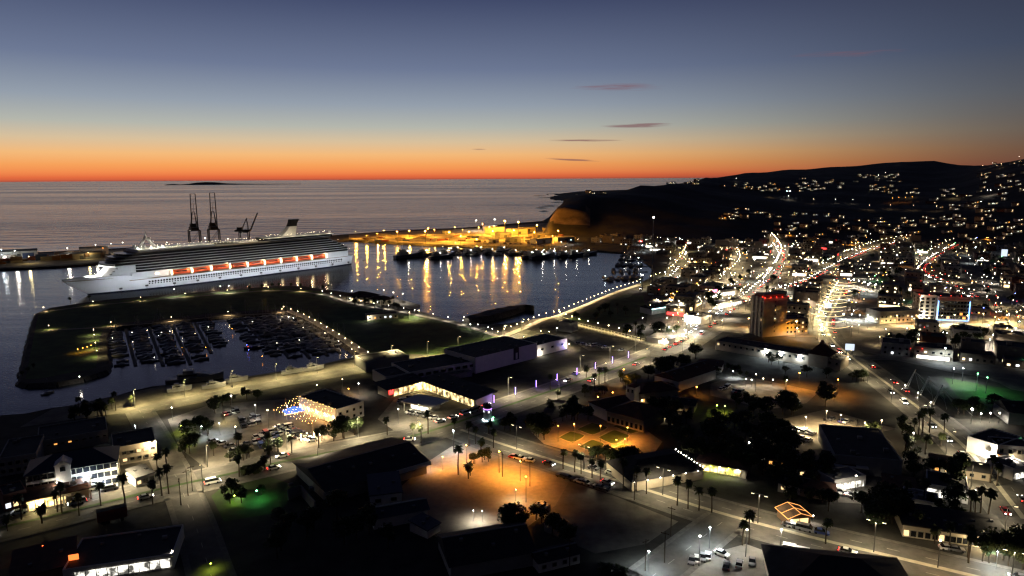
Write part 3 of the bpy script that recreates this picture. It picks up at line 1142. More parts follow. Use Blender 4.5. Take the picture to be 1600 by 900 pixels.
def car_mesh(kind):
    mb_ = MB()
    if kind == 'car':
        prof = [(-2.15, .32), (-2.2, .62), (-2.05, .88), (-1.1, .95), (1.0, .92), (1.95, .80), (2.15, .58), (2.1, .30)]
        cab = [(-1.75, .93), (-1.15, 1.42), (0.25, 1.45), (1.0, .92)]
        w, cw = 0.88, 0.70
    else:
        prof = [(-2.5, .35), (-2.55, .7), (-2.5, 1.1), (-1.5, 1.15), (1.5, 1.1), (2.3, 1.0), (2.45, .7), (2.4, .35)]
        cab = [(-2.45, 1.12), (-2.3, 2.0), (1.1, 2.0), (1.9, 1.08)]
        w, cw = 0.95, 0.84
    mb_.loft([[Vector((x, s * w, z)) for x, z in prof] for s in (-1, 1)])
    cb = MB().loft([[Vector((x, s * (cw if z > 1.0 and i in (1, 2) else w * 0.97), z)) for i, (x, z) in enumerate(cab)] for s in (-1, 1)])
    top = MB()
    (x0, z0), (x1, z1) = cab[1], cab[2]
    top.box(x0 + 0.05, x1 - 0.05, -cw + 0.02, cw - 0.02, z1 - 0.01, z1 + 0.035)
    return mb_, cb, top, prof, w


def car_proto(kind):
    t_ = thing('car' if kind == 'car' else 'van', 'car', 'car' if kind == 'car' else 'van')
    b_, cb, top, prof, w = car_mesh(kind)
    b_.build('body', CARM['white'], t_)
    cb.build('window_glass', M['glass'], t_)
    top.build('roof_panel', CARM['white'], t_)
    wh = MB().tube((0, -0.11, 0), (0, 0.11, 0), 0.33, n=8).mesh('wheel', M['tyre'])
    for x in (-1.35, 1.35):
        for s in (-1, 1):
            inst('wheel', wh, t_, (x, s * (w - 0.1), 0.33))
    lh = MB().box(prof[-2][0] - 0.06, prof[-2][0] + 0.05, -0.16, 0.16, 0.56, 0.74).mesh('headlight', M['glass'])
    lt = MB().box(prof[1][0] - 0.05, prof[1][0] + 0.06, -0.14, 0.14, 0.62, 0.82).mesh('taillight', CARM['red'])
    for s in (-1, 1):
        inst('headlight', lh, t_, (0, s * 0.62, 0))
        inst('taillight', lt, t_, (0, s * 0.66, 0))
    return Kind(t_)


CARS = {'car': car_proto('car'), 'van': car_proto('van')}
rc = random.Random(5)
CARLAB = {}


def car(p, rz, colr=None, kind='car', lit=False, where='', group=None, z=0.03, label=None):
    colr = colr or rc.choices(['white', 'silver', 'black', 'red', 'blue', 'grey'], [5, 4, 4, 1, 1, 3])[0]
    sw = {'body': CARM[colr], 'roof_panel': CARM[colr]}
    if lit:
        sw['headlight'] = E_['head']
        sw['taillight'] = E_['tail']
    if label is None:
        base = f"{colr} {'van' if kind == 'van' else 'car'} {where}"
        CARLAB[base] = CARLAB.get(base, -1) + 1
        label = base
    o = CARS[kind].put(Vector((p[0], p[1], z)), rz, label, group or ('cars ' + where), None, sw)
    return o


# ---- sailing boats and motor boats
M['hullw'] = mat('boat_gelcoat', (0.20, 0.20, 0.21), 0.35, spec=0.5)
M['hulld'] = mat('boat_dark_hull', (0.03, 0.04, 0.07), 0.35, spec=0.5)
M['alu'] = mat('mast_alloy', (0.22, 0.22, 0.23), 0.4, metal=0.6)


def hull(mb_, L_, B, fb, z0=-0.3, sheer=0.4):
    rings = []
    for k in range(9):
        f = k / 8
        w = B / 2 * (0.78 + 0.22 * math.sin(math.pi * min(1, f * 1.2))) * (1 - max(0, (f - 0.45) / 0.55) ** 2.2)
        w = max(w, 0.03)
        x = (f - 0.5) * L_
        zt = fb + sheer * f * f
        rings.append([Vector((x, -w, zt)), Vector((x - 0.15 * f, -w * 0.75, z0)), Vector((x - 0.15 * f, w * 0.75, z0)), Vector((x, w, zt))])
    return mb_.loft(rings)


def sail_proto(L_, dark):
    t_ = thing('sailing_boat', 'boat', 'sailing boat')
    hull(MB(), L_, L_ * 0.3, 1.0).build('hull', M['hulld'] if dark else M['hullw'], t_)
    MB().loft([[Vector((x, -w, 0.95)), Vector((x, -w * 0.8, z)), Vector((x, w * 0.8, z)), Vector((x, w, 0.95))] for x, w, z in ((-L_ * .2, L_ * .1, 1.7), (L_ * .05, L_ * .1, 1.75), (L_ * .22, L_ * .05, 1.3))]).build('cabin', M['hullw'], t_)
    MB().tube((L_ * 0.05, 0, 1.0), (L_ * 0.05, 0, L_ * 1.25), 0.09, 0.06, n=5).build('mast', M['alu'], t_)
    MB().tube((L_ * 0.05, 0, 2.2), (-L_ * 0.34, 0, 2.2), 0.16, n=5).build('furled_sail', M['hulld'], t_)
    rg = MB().tube((L_ * 0.05, 0, L_ * 1.22), (L_ * 0.48, 0, 1.4), 0.03, n=3).tube((L_ * 0.05, 0, L_ * 1.24), (-L_ * 0.48, 0, 1.0), 0.03, n=3)
    rg.build('stay', M['alu'], t_)
    return Kind(t_)


def motor_proto(L_):
    t_ = thing('motor_boat', 'boat', 'motor boat')
    hull(MB(), L_, L_ * 0.32, 1.3, sheer=0.7).build('hull', M['hullw'], t_)
    MB().loft([[Vector((x, -w, 1.2)), Vector((x, -w * 0.85, z)), Vector((x, w * 0.85, z)), Vector((x, w, 1.2))] for x, w, z in ((-L_ * .3, L_ * .12, 2.6), (L_ * .06, L_ * .12, 2.7), (L_ * .26, L_ * .06, 1.8))]).build('cabin', M['hullw'], t_)
    MB().box(-L_ * .26, L_ * .04, -L_ * .123, L_ * .123, 1.95, 2.4).build('window_band', M['glass'], t_)
    MB().box(-L_ * .2, -L_ * .02, -L_ * .09, L_ * .09, 2.72, 3.5).build('flybridge', M['hullw'], t_)
    MB().tube((-L_ * .12, 0, 3.5), (-L_ * .18, 0, 5.2), 0.06, n=4).build('aerial', M['alu'], t_)
    return Kind(t_)


def fishing_proto():
    t_ = thing('fishing_vessel', 'boat', 'fishing vessel')
    hull(MB(), 34, 8.5, 3.0, -0.5, 2.2).build('hull', M['hulld'], t_)
    MB().box(-13, -3, -3.2, 3.2, 2.6, 6.6).build('wheelhouse', M['hullw'], t_)
    MB().box(-2.98, -2.9, -2.8, 2.8, 5.0, 6.0).build('window_band', M['glass'], t_)
    MB().box(-11, -5, -2.5, 2.5, 6.6, 8.8).build('upper_bridge', M['hullw'], t_)
    MB().tube((-8, 0, 8.8), (-8, 0, 16), 0.22, 0.1, n=5).build('mast', M['hullw'], t_)
    MB().tube((4, 0, 3), (4, 0, 13), 0.25, 0.15, n=5).build('derrick_post', M['steel'], t_)
    MB().tube((4, 0, 4.5), (13, 0, 11), 0.16, n=4).build('derrick_boom', M['steel'], t_)
    for s in (-1, 1):
        MB().ball((-3, 3.0 * s, 7.2), 0.45, n=4, m=2).build('deck_light', emat('vessel_deck_light', WHITE, 120), t_)
    return Kind(t_)


BOATS = {'s1': sail_proto(10.5, False), 's2': sail_proto(12.5, True), 's3': sail_proto(9.0, False), 'm1': motor_proto(11.0), 'm2': motor_proto(16.0), 'f': fishing_proto()}

# ------------------------------------------------------------------ cruise ship
M['shipw'] = mat('ship_white', (0.72, 0.73, 0.75), 0.45, noise=0.05, nscale=0.05)
M['shipglass'] = mat('ship_dark_glazing', (0.014, 0.016, 0.018), 0.25, spec=0.5)
M['shipslab'] = mat('ship_deck_edge', (0.66, 0.66, 0.64), 0.6)
M['boot'] = mat('ship_boot_topping', (0.015, 0.02, 0.05), 0.5)
M['lifeboat'] = mat('lifeboat_orange', (0.85, 0.13, 0.035), 0.45)
M['deckteak'] = mat('ship_deck', (0.30, 0.25, 0.19), 0.7)
M['shiplit'] = emat('ship_lamp_and_pillar_glow', (1.0, 0.72, 0.36), 14.0)
M['shipdeckl'] = emat('ship_deck_lamp', (1.0, 0.84, 0.56), 40.0, False)
M['shipflood'] = emat('ship_floodlight', (0.92, 0.95, 1.0), 60.0)
bow_w, stern_w = G(150, 463, ZW), G(552, 413, ZW)
ax = (bow_w - stern_w)
SL = ax.length                        # waterline length
ax.normalize()
srz = math.atan2(ax.y, ax.x)
lat = Vector((-ax.y, ax.x, 0))        # to port of the bow
if lat.dot(stern_w) < 0:
    lat = -lat                        # away from the camera
BEAM = 32.0
ship_c = stern_w + lat * (BEAM / 2)
side = 1.0 if Vector((-math.sin(srz), math.cos(srz), 0)).dot(lat) > 0 else -1.0   # local +y is away from the camera when side = 1
ship = thing('cruise_ship', 'long white cruise ship moored at the grass pier with lit orange lifeboats', 'cruise ship', ship_c, srz)
HB = BEAM / 2
NS = -side                           # local y sign of the side towards the camera


def wl(x):      # waterline half breadth along the length
    f = x / SL
    a = min(1.0, 0.72 + 2.2 * max(0, f))
    b_ = 1.0 if f < 0.66 else max(0.0, 1 - ((f - 0.66) / 0.34) ** 1.9)
    return HB * a * b_


OVER = 21.0                          # the bow's overhang at deck level


def hb(x, z):   # half breadth with flare
    k = min(1.0, max(0.0, z / 14.0))
    x0 = x - k * OVER * max(0, (x / SL) - 0.55) / 0.45
    f = x / (SL + OVER * k)
    a = min(1.0, 0.74 + 0.10 * k + 2.2 * max(0, f))
    e = 0.66 + 0.10 * k
    b_ = 1.0 if f < e else max(0.0, 1 - ((f - e) / (1.0 - e)) ** (1.9 + 0.5 * k))
    return HB * a * b_


ZL = [-0.6, 0.9, 4.0, 7.5, 10.4]
ZB = [-0.6, 0.9, 5.5, 11.0, 16.0]     # the sheer rises at the bow
rings = []
for k in range(41):
    f = k / 40
    s = max(0.0, min(1.0, (f - 0.77) / 0.09))
    s = s * s * (3 - 2 * s)
    near, far = [], []
    for zi in range(5):
        z = ZL[zi] * (1 - s) + ZB[zi] * s
        kk = min(1.0, max(0.0, z / 14.0))
        x = f * (SL + OVER * kk) - (0 if f > 0.02 else 3.0 * kk)
        y = max(0.05, hb(x, z))
        near.append(Vector((x, -y, z)))
        far.append(Vector((x, y, z)))
    rings.append(near + far[::-1])
hm = MB()
n = 10
for rg in rings:
    hm.v += [tuple(p) for p in rg]
boot_f = []
for s in range(40):
    for k in range(n):
        j = (k + 1) % n
        q = (s * n + k, s * n + j, (s + 1) * n + j, (s + 1) * n + k)
        (boot_f if k in (0, 8) else hm.f).append(q) if k != 9 else None
hm.f.append(tuple(range(n)))
hull_o = hm.build('hull', M['shipw'], ship)
bm_ = MB()
bm_.v = list(hm.v)
bm_.f = boot_f
bm_.build('boot_topping', M['boot'], ship)
# portholes: two long rows on the side towards the camera and two on the far side
ph = MB()
for row, z in ((0, 5.6), (1, 7.6)):
    for i in range(96):
        x = 16 + i * 2.6
        if x > SL * 0.84:
            continue
        for sg in (-1, 1):
            y = hb(x, z) + 0.05
            w, h_ = (0.85, 0.8) if row else (0.6, 0.5)
            ph.box(x - w, x + w, sg * y - 0.5, sg * y + 0.16, z - h_, z + h_) if sg > 0 else ph.box(x - w, x + w, sg * y - 0.16, sg * y + 0.5, z - h_, z + h_)
po = ph.build('porthole', M['shipglass'], ship)
po['kind'] = 'stuff'
# anchors' hawse lights and bow deck
bd = MB()
pts = []
for k in range(14):
    f = 0.84 + 0.158 * k / 13
    pts.append((f * (SL + OVER), hb(f * (SL + OVER), 14) * 0.94))
poly = [(x, -y) for x, y in pts] + [(x, y) for x, y in reversed(pts)]
bd.prism(poly, 13.6, 14.2)
bd.build('bow_deck', M['deckteak'], ship)
for x, y in ((SL - 18, 0), (SL - 4, 2), (SL - 9, -3)):
    MB().box(x - 1.5, x + 1.5, y - 1, y + 1, 14.2, 15.6).build('winch', M['shipw'], ship)
# promenade recess with lifeboats
XA, XF = 36.0, SL * 0.838
MB().box(XA, XF, -HB + 4.2, HB - 4.2, 10.0, 17.0).build('promenade_wall', M['shipw'], ship)
MB().box(8, XF + 16, -HB + 0.1, HB - 0.1, 10.2, 10.7).build('promenade_deck', M['deckteak'], ship)
MB().box(6, XA, -HB + 1.5, HB - 1.5, 10.7, 17.0).build('aft_lounge', M['shipw'], ship)
MB().box(XF, XF + 14, -HB + 1.0, HB - 1.0, 10.7, 17.0).build('forward_lounge', M['shipw'], ship)
pl_m = MB().box(-1.6, 1.6, -0.1, 0.1, -0.5, 0.5).mesh('promenade_lamp', M['shiplit'])
for i in range(10):
    x = XA + 10 + i * (XF - XA - 18) / 9
    for sg in (-1, 1):
        inst('promenade_lamp', pl_m, ship, (x - 2, sg * (HB - 4.0), 14.0))
lbm = MB()
hl_r = []
for k in range(9):
    f = k / 8
    w = 2.1 * max(0.12, math.sin(math.pi * (0.06 + 0.88 * f)) ** 0.45)
    x = (f - 0.5) * 15.5
    hl_r.append([Vector((x, -w, 1.9)), Vector((x, -w * 0.85, 0.7)), Vector((x, 0, 0.0)), Vector((x, w * 0.85, 0.7)), Vector((x, w, 1.9)), Vector((x, w * 0.75, 3.0)), Vector((x, 0, 3.5)), Vector((x, -w * 0.75, 3.0))])
lb_me = lbm.loft(hl_r).mesh('lifeboat', M['lifeboat'])
dv_me = MB().box(-0.35, 0.35, -3.0, 0.6, 4.6, 5.2).box(-0.35, 0.35, -3.0, -2.4, -0.6, 4.8).mesh('davit', M['shipw'])
wn_me = MB().box(-4.8, 4.8, -0.06, 0.06, -0.28, 0.28).mesh('lifeboat_window', M['shipglass'])
bulk = MB().box(-0.8, 0.8, -1.4, 1.4, 10.7, 17.0).mesh('bulkhead_pillar', M['shipw'])
pil_l = MB().box(-0.7, 0.7, -0.12, 0.12, -1.6, 1.6).mesh('pillar_glow', M['shiplit'])  # glowing panel that makes the pillar faces look lit
for i in range(10):
    x = XA + 12 + i * (XF - XA - 24) / 9
    for sg in (-1, 1):
        if i < 9:
            lb = inst('lifeboat', lb_me, ship, (x, sg * (HB - 2.0), 11.3), 0, (1.12, 1.12, 1.38))
            w_ = inst('lifeboat_window', wn_me, lb, (0, sg * 2.0, 2.35))
            for dxx in (-8.6, 8.6):
                inst('davit', dv_me, ship, (x + dxx, sg * (HB - 1.2), 11.4), 0 if sg > 0 else math.pi)
        inst('bulkhead_pillar', bulk, ship, (x - 10.2, sg * (HB - 1.5), 0))
        inst('pillar_glow', pil_l, ship, (x - 10.2, sg * (HB + 0.02), 13.8))
rcl = bpy.data.lights.new('lifeboat_fill', 'POINT')  # unseen fill lights added outboard to brighten the lifeboats
rcl.color = (1.0, 0.66, 0.34)
rcl.energy = 1100
rcl.shadow_soft_size = .25
for i in range(10):
    lo = bpy.data.objects.new('lifeboat_fill', rcl)
    COL.objects.link(lo)
    lo.parent = ship
    lo.location = (XA + 12 + i * (XF - XA - 24) / 9 - 7.5, NS * (HB + 1.2), 16.2)
# long tinted deck bands: white slab edge over dark balconies
DH = 2.55
for d in range(7):
    z0 = 17.0 + d * DH
    xa = 4.0 + max(0, d - 1) * 4.6 + (0 if d < 5 else 3)
    xf = (XF + 14 if d < 3 else XF + 31 - d * 1.6) + (4.5 if d in (4, 5) else 0)

    def outline(ins, xa=xa, xf=xf):
        pts_ = []
        for k in range(9):
            a = -math.pi / 2 + math.pi * k / 8
            pts_.append((xf - 9 + (9 - ins) * math.cos(a), (HB - ins) * math.sin(a) ** 1 if abs(math.sin(a)) > 0.01 else 0.0))
        pts_ += [(xa + 3, HB - ins), (xa + ins, HB - 5), (xa + ins, -HB + 5), (xa + 3, -HB + ins)]
        return pts_
    MB().prism(outline(0.0), z0, z0 + 0.42).build('deck_slab', M['shipslab'], ship)
    MB().prism(outline(0.9), z0 + 0.42, z0 + DH).build('balcony_glazing', M['shipglass'], ship)
ZT = 17.0 + 7 * DH
# sloping white forward face under the bridge
ff = MB()
for zz, xx in ((14.0, 0),):
    a0_ = XF + 34
    sec = []
    for z, x in ((14.2, XF + 40), (17.0, XF + 37), (20.5, XF + 33), (24.0, XF + 29)):
        sec.append([Vector((XF + 8, -HB * 0.80, z)), Vector((x - 6, -HB * 0.66, z)), Vector((x - 1.2, -HB * 0.45, z)), Vector((x, 0, z)), Vector((x - 1.2, HB * 0.45, z)), Vector((x - 6, HB * 0.66, z)), Vector((XF + 8, HB * 0.80, z))])
    ff.loft(sec)
ff.build('forward_face', M['shipw'], ship)
for z, x in ((17.4, XF + 36.3), (19.8, XF + 33.6), (22.2, XF + 30.9)):
    MB().box(x - 6.2, x - 5.2, -HB * 0.84, HB * 0.84, z - 0.25, z + 0.25).build('window_band', M['shipglass'], ship)
MB().prism([(XF + 22, -HB - 2.6), (XF + 29, -HB - 2.6), (XF + 33, -HB * 0.5), (XF + 34, 0), (XF + 33, HB * 0.5), (XF + 29, HB + 2.6), (XF + 22, HB + 2.6)], 24.2, 25.3).build('bridge_wing', M['shipw'], ship)
MB().prism([(XF + 22, -HB - 2.2), (XF + 28.6, -HB - 2.2), (XF + 32.5, -HB * 0.5), (XF + 33.4, 0), (XF + 32.5, HB * 0.5), (XF + 28.6, HB + 2.2), (XF + 22, HB + 2.2)], 25.3, 27.2).build('bridge_windows', M['shipglass'], ship)
# top decks
MB().box(30, XF + 8, -HB + 2, HB - 2, ZT, ZT + 0.6).build('lido_deck', M['deckteak'], ship)
MB().box(170, XF + 6, -HB + 3.0, HB - 3.0, ZT + 0.6, ZT + 3.0).build('spa_house', M['shipw'], ship)
MB().box(28, 108, -HB + 1.2, HB - 1.2, ZT + 0.6, ZT + 3.6).build('aft_house', M['shipglass'], ship)
MB().box(26, 109, -HB + 0.8, HB - 0.8, ZT + 3.6, ZT + 4.2).build('aft_sun_deck', M['shipslab'], ship)
MB().box(118, 140, -6, 6, ZT + 0.6, ZT + 2.8).build('pool_bar', M['shipw'], ship)
rl = MB()
for sg in (-1, 1):
    rl.box(30, XF + 6, sg * (HB - 1.2) - 0.06, sg * (HB - 1.2) + 0.06, ZT + 1.5, ZT + 1.9)
    rl.box(28, 107, sg * (HB - 1.6) - 0.06, sg * (HB - 1.6) + 0.06, ZT + 5.1, ZT + 5.4)
rl.build('rail', M['shipw'], ship)
dl = MB().ball((0, 0, 0), 0.13, n=4, m=2).mesh('deck_lamp', M['shipdeckl'])
rs = random.Random(4)
for i in range(34):
    for sg in (-1, 1):
        inst('deck_lamp', dl, ship, (116 + i * (XF - 118) / 33 + rs.uniform(-1, 1), sg * (HB - 2.6 - rs.uniform(0, 2)), ZT + 3.6 + rs.uniform(0, .5)))
for i in range(22):
    inst('deck_lamp', dl, ship, (32 + i * 3.8 + rs.uniform(-2, 2), NS * (HB - 3 - rs.uniform(0, 12)), ZT + 6.2 + rs.uniform(0, 1)))
for i in range(5):
    inst('deck_lamp', dl, ship, (2.5 + i * 4.2, NS * (HB - 2.0), 18.5 + i * 3.2))
for x in (SL - 6, SL - 22):
    inst('deck_lamp', dl, ship, (x, 0, 18.5))
dkl = bpy.data.lights.new('deck_glow', 'POINT')
dkl.color = (1.0, 0.80, 0.5)
dkl.energy = 1500
dkl.shadow_soft_size = .3
for i in range(14):
    lo = bpy.data.objects.new('deck_glow', dkl)
    COL.objects.link(lo)
    lo.parent = ship
    lo.location = (30 + i * (XF - 26) / 13, NS * (HB - 3.4), ZT + (7.0 if i < 6 else 4.6))
# funnel, swept back with a black top
fx = 78


def fring(z, x0, x1, w):
    return [Vector((x0, -w, z)), Vector((x1 - 2, -w, z)), Vector((x1, 0, z)), Vector((x1 - 2, w, z)), Vector((x0, w, z))]


MB().loft([fring(ZT + 4.2, fx - 8, fx + 12, 5.0), fring(ZT + 11, fx - 9.5, fx + 4, 4.2), fring(ZT + 15, fx - 10.5, fx, 3.8)]).build('funnel', M['shipw'], ship)
MB().loft([fring(ZT + 15, fx - 10.6, fx + 0.1, 3.9), fring(ZT + 18.5, fx - 11.7, fx - 1.6, 3.5), fring(ZT + 22.5, fx - 15, fx - 2.4, 3.2)]).build('funnel_top', M['black'], ship)
for dxx in (-18, 14, 20):
    inst('deck_lamp', dl, ship, (fx + dxx, NS * 8, ZT + 6.5))
# radar mast forward
mx_ = XF - 8
ms = MB()
for sg in (-1, 1):
    ms.tube((mx_ - 9, sg * 3.5, ZT + 2), (mx_ + 1, sg * 0.9, ZT + 14), 1.0, 0.8, n=5)
    ms.tube((mx_ + 8, sg * 3.5, ZT + 2), (mx_ + 1, sg * 0.9, ZT + 14), 1.0, 0.8, n=5)
ms.tube((mx_ - 4, -5, ZT + 9.5), (mx_ - 4, 5, ZT + 9.5), 0.6, n=4)
ms.tube((mx_ - 2, -4, ZT + 13), (mx_ - 2, 4, ZT + 13), 0.6, n=4)
ms.tube((mx_ + 1, 0, ZT + 13), (mx_ + 0.5, 0, ZT + 19.5), 0.6, 0.3, n=4)
mo_ = ms.build('radar_mast', M['shipw'], ship)
MB().ball((mx_ - 2.5, 2, ZT + 11), 1.0, n=6, m=4).build('radar_dome', M['shipw'], mo_)
MB().box(mx_ + 0.4, mx_ + 1.0, -2.2, 2.2, ZT + 15, ZT + 15.4).build('radar_scanner', M['shipw'], mo_)
for a in ((mx_ + 11, NS * 6), (mx_ - 12, NS * 6), (mx_, NS * 9)):
    inst('mast_floodlight', MB().ball((0, 0, 0), 0.25, n=4, m=2).mesh('mast_floodlight', emat('ship_mast_flood', (1, .95, .85), 600)), ship, (a[0], a[1], ZT + 4.0))
for sg in (-1, 1):
    inst('added_bow_lamp', MB().ball((0, 0, 0), 0.14, n=4, m=2).mesh('added_bow_lamp', emat('added_bow_bulb', (1, .95, .85), 30, False)), ship, (XF + 47, sg * 4.0, 16.2))  # small bulbs added to go with the bow fill spots
for x, y in ((XF - 4, NS * 3), (XF + 2, -NS * 4), (22, NS * 2)):
    MB().ball((x, y, ZT + 5.5), 1.7, n=8, m=5).build('satellite_dome', M['shipw'], ship)

# ------------------------------------------------------------------ harbour gantry cranes with raised booms
def gantry(px, py, hh, tilt, label, k, turn=0.12):
    p = G(px, py)
    t_ = thing('gantry_crane', label, 'crane', p, math.atan2(-p.y, -p.x) + turn, 'quay cranes behind the cruise ship')
    for x in (-8, 8):
        for y in (-7, 7):
            MB().box(x - 0.7, x + 0.7, y - 0.7, y + 0.7, 0, 30).build('leg', M['steel'], t_)
    for z in (8, 29):
        for y in (-7, 7):
            MB().box(-8, 8, y - 0.6, y + 0.6, z, z + 1.4).build('portal_beam', M['steel'], t_)
    for x in (-8, 8):
        MB().box(x - 0.6, x + 0.6, -7, 7, 29.5, 31).build('sill_beam', M['steel'], t_)
        mbx = MB().tube((x, -7, 10), (x, 7, 28), 0.4, n=4)
        mbx.build('brace', M['steel'], t_)
    MB().box(-16, 12, -5, 5, 31, 34.5).build('girder', M['steel'], t_)
    MB().box(-12, -3, -4, 4, 34.5, 39).build('machinery_house', M['steel'], t_)
    af = MB()
    for y in (-4, 4):
        af.tube((8, y, 34), (6, y * 0.35, 56), 0.6, 0.45, n=5)
        af.tube((-4, y, 34), (6, y * 0.35, 56), 0.5, 0.4, n=5)
    af.tube((6, -1.6, 56), (6, 1.6, 56), 0.5, n=5)
    af.build('a_frame', M['steel'], t_)
    bm2 = MB()
    top = Vector((12 + math.sin(tilt) * hh, 0, 33 + math.cos(tilt) * hh))
    for y in (-4.0, 4.0):
        bm2.tube((12, y, 33), (top.x, y * 0.8, top.z), 0.75, 0.6, n=5)
    for k_ in range(1, 8):
        f = k_ / 7
        q = Vector((12, 0, 33)).lerp(top, f)
        bm2.tube((q.x, -4 + .8 * f, q.z), (q.x, 4 - .8 * f, q.z), 0.45, n=4)
    bm2.build('boom', M['steel'], t_)
    MB().tube((6, 0, 56), tuple(Vector((12, 0, 33)).lerp(top, 0.7)), 0.25, n=4).build('stay', M['steel'], t_)
    MB().ball((-2, -5, 30), 0.6, n=4, m=2).build('work_light', E_['softw'], t_)
    return t_


gantry(306, 393, 48, 0.04, 'tall dark gantry crane with upright boom, nearest the bow of the ship', 0)
gantry(336, 391, 49, 0.05, 'tall dark gantry crane with upright boom, between its two neighbours', 1)
g3 = gantry(383, 387, 36, 0.42, 'shorter dark crane with slanting boom, nearest the ship funnel', 2, 1.35)
g3.scale = (0.78,) * 3

bwl = bpy.data.lights.new('bow_face_fill', 'SPOT')  # spots added to brighten the ship's white forward face
bwl.color = (1.0, 0.93, 0.82)
bwl.energy = 30000
bwl.spot_size = R(140)
bwl.shadow_soft_size = .3
for sg in (-1, 1):
    lo = bpy.data.objects.new('bow_face_fill', bwl)
    COL.objects.link(lo)
    lo.parent = ship
    lo.location = (XF + 46.5, sg * 4.0, 16.6)
    lo.rotation_euler = (0, R(105), 0)
# hooded floodlights on the grass pier, turned to the ship's side
fk = thing('pier_floodlight', 'f', 'floodlight')
MB().tube((0, 0, 0), (0, 0, 5.2), 0.16, n=5).build('post', M['pole'], fk)
MB().box(-1.3, 1.3, -0.25, 0.0, 5.0, 6.4).box(-1.3, 1.3, 0, 0.8, 6.3, 6.42).build('hood', M['pole'], fk)
MB().box(-1.2, 1.2, 0.02, 0.1, 5.1, 6.25).build('lamp_panel', emat('pier_flood_panel', (0.88, 0.93, 1.0), 400), fk)
fk = Kind(fk)
for i in range(13):
    f = 8 + i * (SL - 20) / 12
    q = stern_w + ax * f - lat * (30 if f < SL * .85 else 24)
    fk.put(Vector((q.x, q.y, 0)), math.atan2(lat.y, lat.x) - math.pi / 2, f"hooded floodlight on the grass pier facing the ship, {nth(i)} from the stern", 'floodlights along the ship berth')
fk.done()

# ------------------------------------------------------------------ container pier at the far left
rk = random.Random(11)
CONT = {n_: mat('container_' + n_, c, 0.6, noise=0.2, nscale=0.6) for n_, c in {'rust red': (.20, .055, .035), 'orange': (.30, .12, .04), 'dark blue': (.03, .05, .12), 'grey': (.16, .16, .16), 'brown': (.12, .07, .045), 'tan': (.26, .20, .13)}.items()}
cont_p = {}
for n_, m_ in CONT.items():
    c = thing('shipping_container', 'container', 'container')
    MB().box(-6.1, 6.1, -1.2, 1.2, 0, 2.6).build('body', m_, c)
    MB().box(6.1, 6.16, -1.1, -0.05, 0.15, 2.45).build('door', m_, c)
    MB().box(6.1, 6.16, 0.05, 1.1, 0.15, 2.45).build('door', m_, c)
    rb = MB()
    for i in range(11):
        for s in (-1, 1):
            x = -5.5 + i * 1.1
            rb.box(x - .18, x + .18, s * 1.2 - 0.03, s * 1.2 + 0.03, 0.2, 2.4)
    rb.build('corrugation', m_, c)['kind'] = 'stuff'
    cont_p[n_] = Kind(c)
PIERDIR = G(180, 398) - G(0, 408)
pa = math.atan2(PIERDIR.y, PIERDIR.x)
pd = PIERDIR.normalized()
ci = {}
for s in range(46):
    n_ = rk.choice(list(CONT))
    f = rk.random()
    x0 = -40 + f * 210
    base = G(x0, 409 - (x0) * 0.054 + rk.uniform(-4, 4))
    for lv in range(rk.choice([1, 2, 2, 3])):
        n_ = rk.choice(list(CONT)) if rk.random() < 0.3 else n_
        lvl = ['on the ground', 'second up', 'third up'][lv]
        cont_p[n_].put(base + Vector((0, 0, 0.05 + 2.62 * lv)), pa + rk.choice([0, 0, 0.02]), f"{n_} container {lvl} in the stacks ahead of the bow", 'containers stacked on the far pier')
for (x, y, w, d, h_, mm, lab) in [(128, 405, 46, 16, 7, 'beige', 'long low tan warehouse among containers ahead of the ship bow'), (148, 398, 34, 14, 9, 'grey', 'grey shed behind the containers ahead of the ship bow'),
                                  (30, 402, 40, 18, 8, 'white', 'pale lit shed at the far tip of the container pier')]:
    p = G(x, y)
    t_ = thing('warehouse', lab, 'warehouse', p, pa)
    MB().box(-w / 2, w / 2, 0, d, 0, h_).build('wall', M[mm], t_)
    MB().loft([[Vector((x_, -0.6, h_)), Vector((x_, d / 2, h_ + 2.2)), Vector((x_, d + 0.6, h_)), Vector((x_, d / 2, h_ + 0.02))] for x_ in (-w / 2 - 0.4, w / 2 + 0.4)]).build('roof', M['roofgrey'], t_)
    for k_ in range(3):
        MB().box(-w / 2 + w * (k_ + .5) / 3 - 2.2, -w / 2 + w * (k_ + .5) / 3 + 2.2, -0.08, 0, 0, 4.6).build('door', M['pole'], t_)
# ferry-like white workboat at the far left edge
p = G(12, 411, ZW)
t_ = thing('workboat', 'white lit workboat moored at the far left end of the pier', 'boat', p, pa)
hull(MB(), 46, 11, 3.5, -0.5, 1.5).build('hull', M['hullw'], t_)
MB().box(-16, 8, -4.5, 4.5, 3.5, 7.5).build('deckhouse', M['hullw'], t_)
MB().box(-12, 4, -4, 4, 7.5, 10.5).build('bridge', M['hullw'], t_)
for x in (-14, -4, 6, 14):
    MB().tube((x, -3, 3.5), (x, -3, 15), 0.25, n=5).build('mast', M['hullw'], t_)
for x in (-12, -2, 8):
    MB().ball((x, -5.2, 8), 0.6, n=4, m=2).build('deck_light', emat('workboat_flood', WHITE, 300), t_)
for i, (x, y, c, s) in enumerate([(4, 405, 'cool', .5), (25, 407, 'white', .5), (46, 412, 'yel', .35), (107, 404, 'white', .55), (139, 405, 'yel', .35), (151, 400, 'softw', .6), (175, 396, 'softw', .55), (193, 394, 'softw', .55), (162, 399, 'softs', .4), (262, 392, 'softw', .5), (322, 388, 'white', .6), (357, 386, 'softw', .5)]):
    lamp('mast', G(x, y), 0, c, f"light mast on the container pier, {nth(i)} from its far end", 'light masts on the container pier', s, .45)
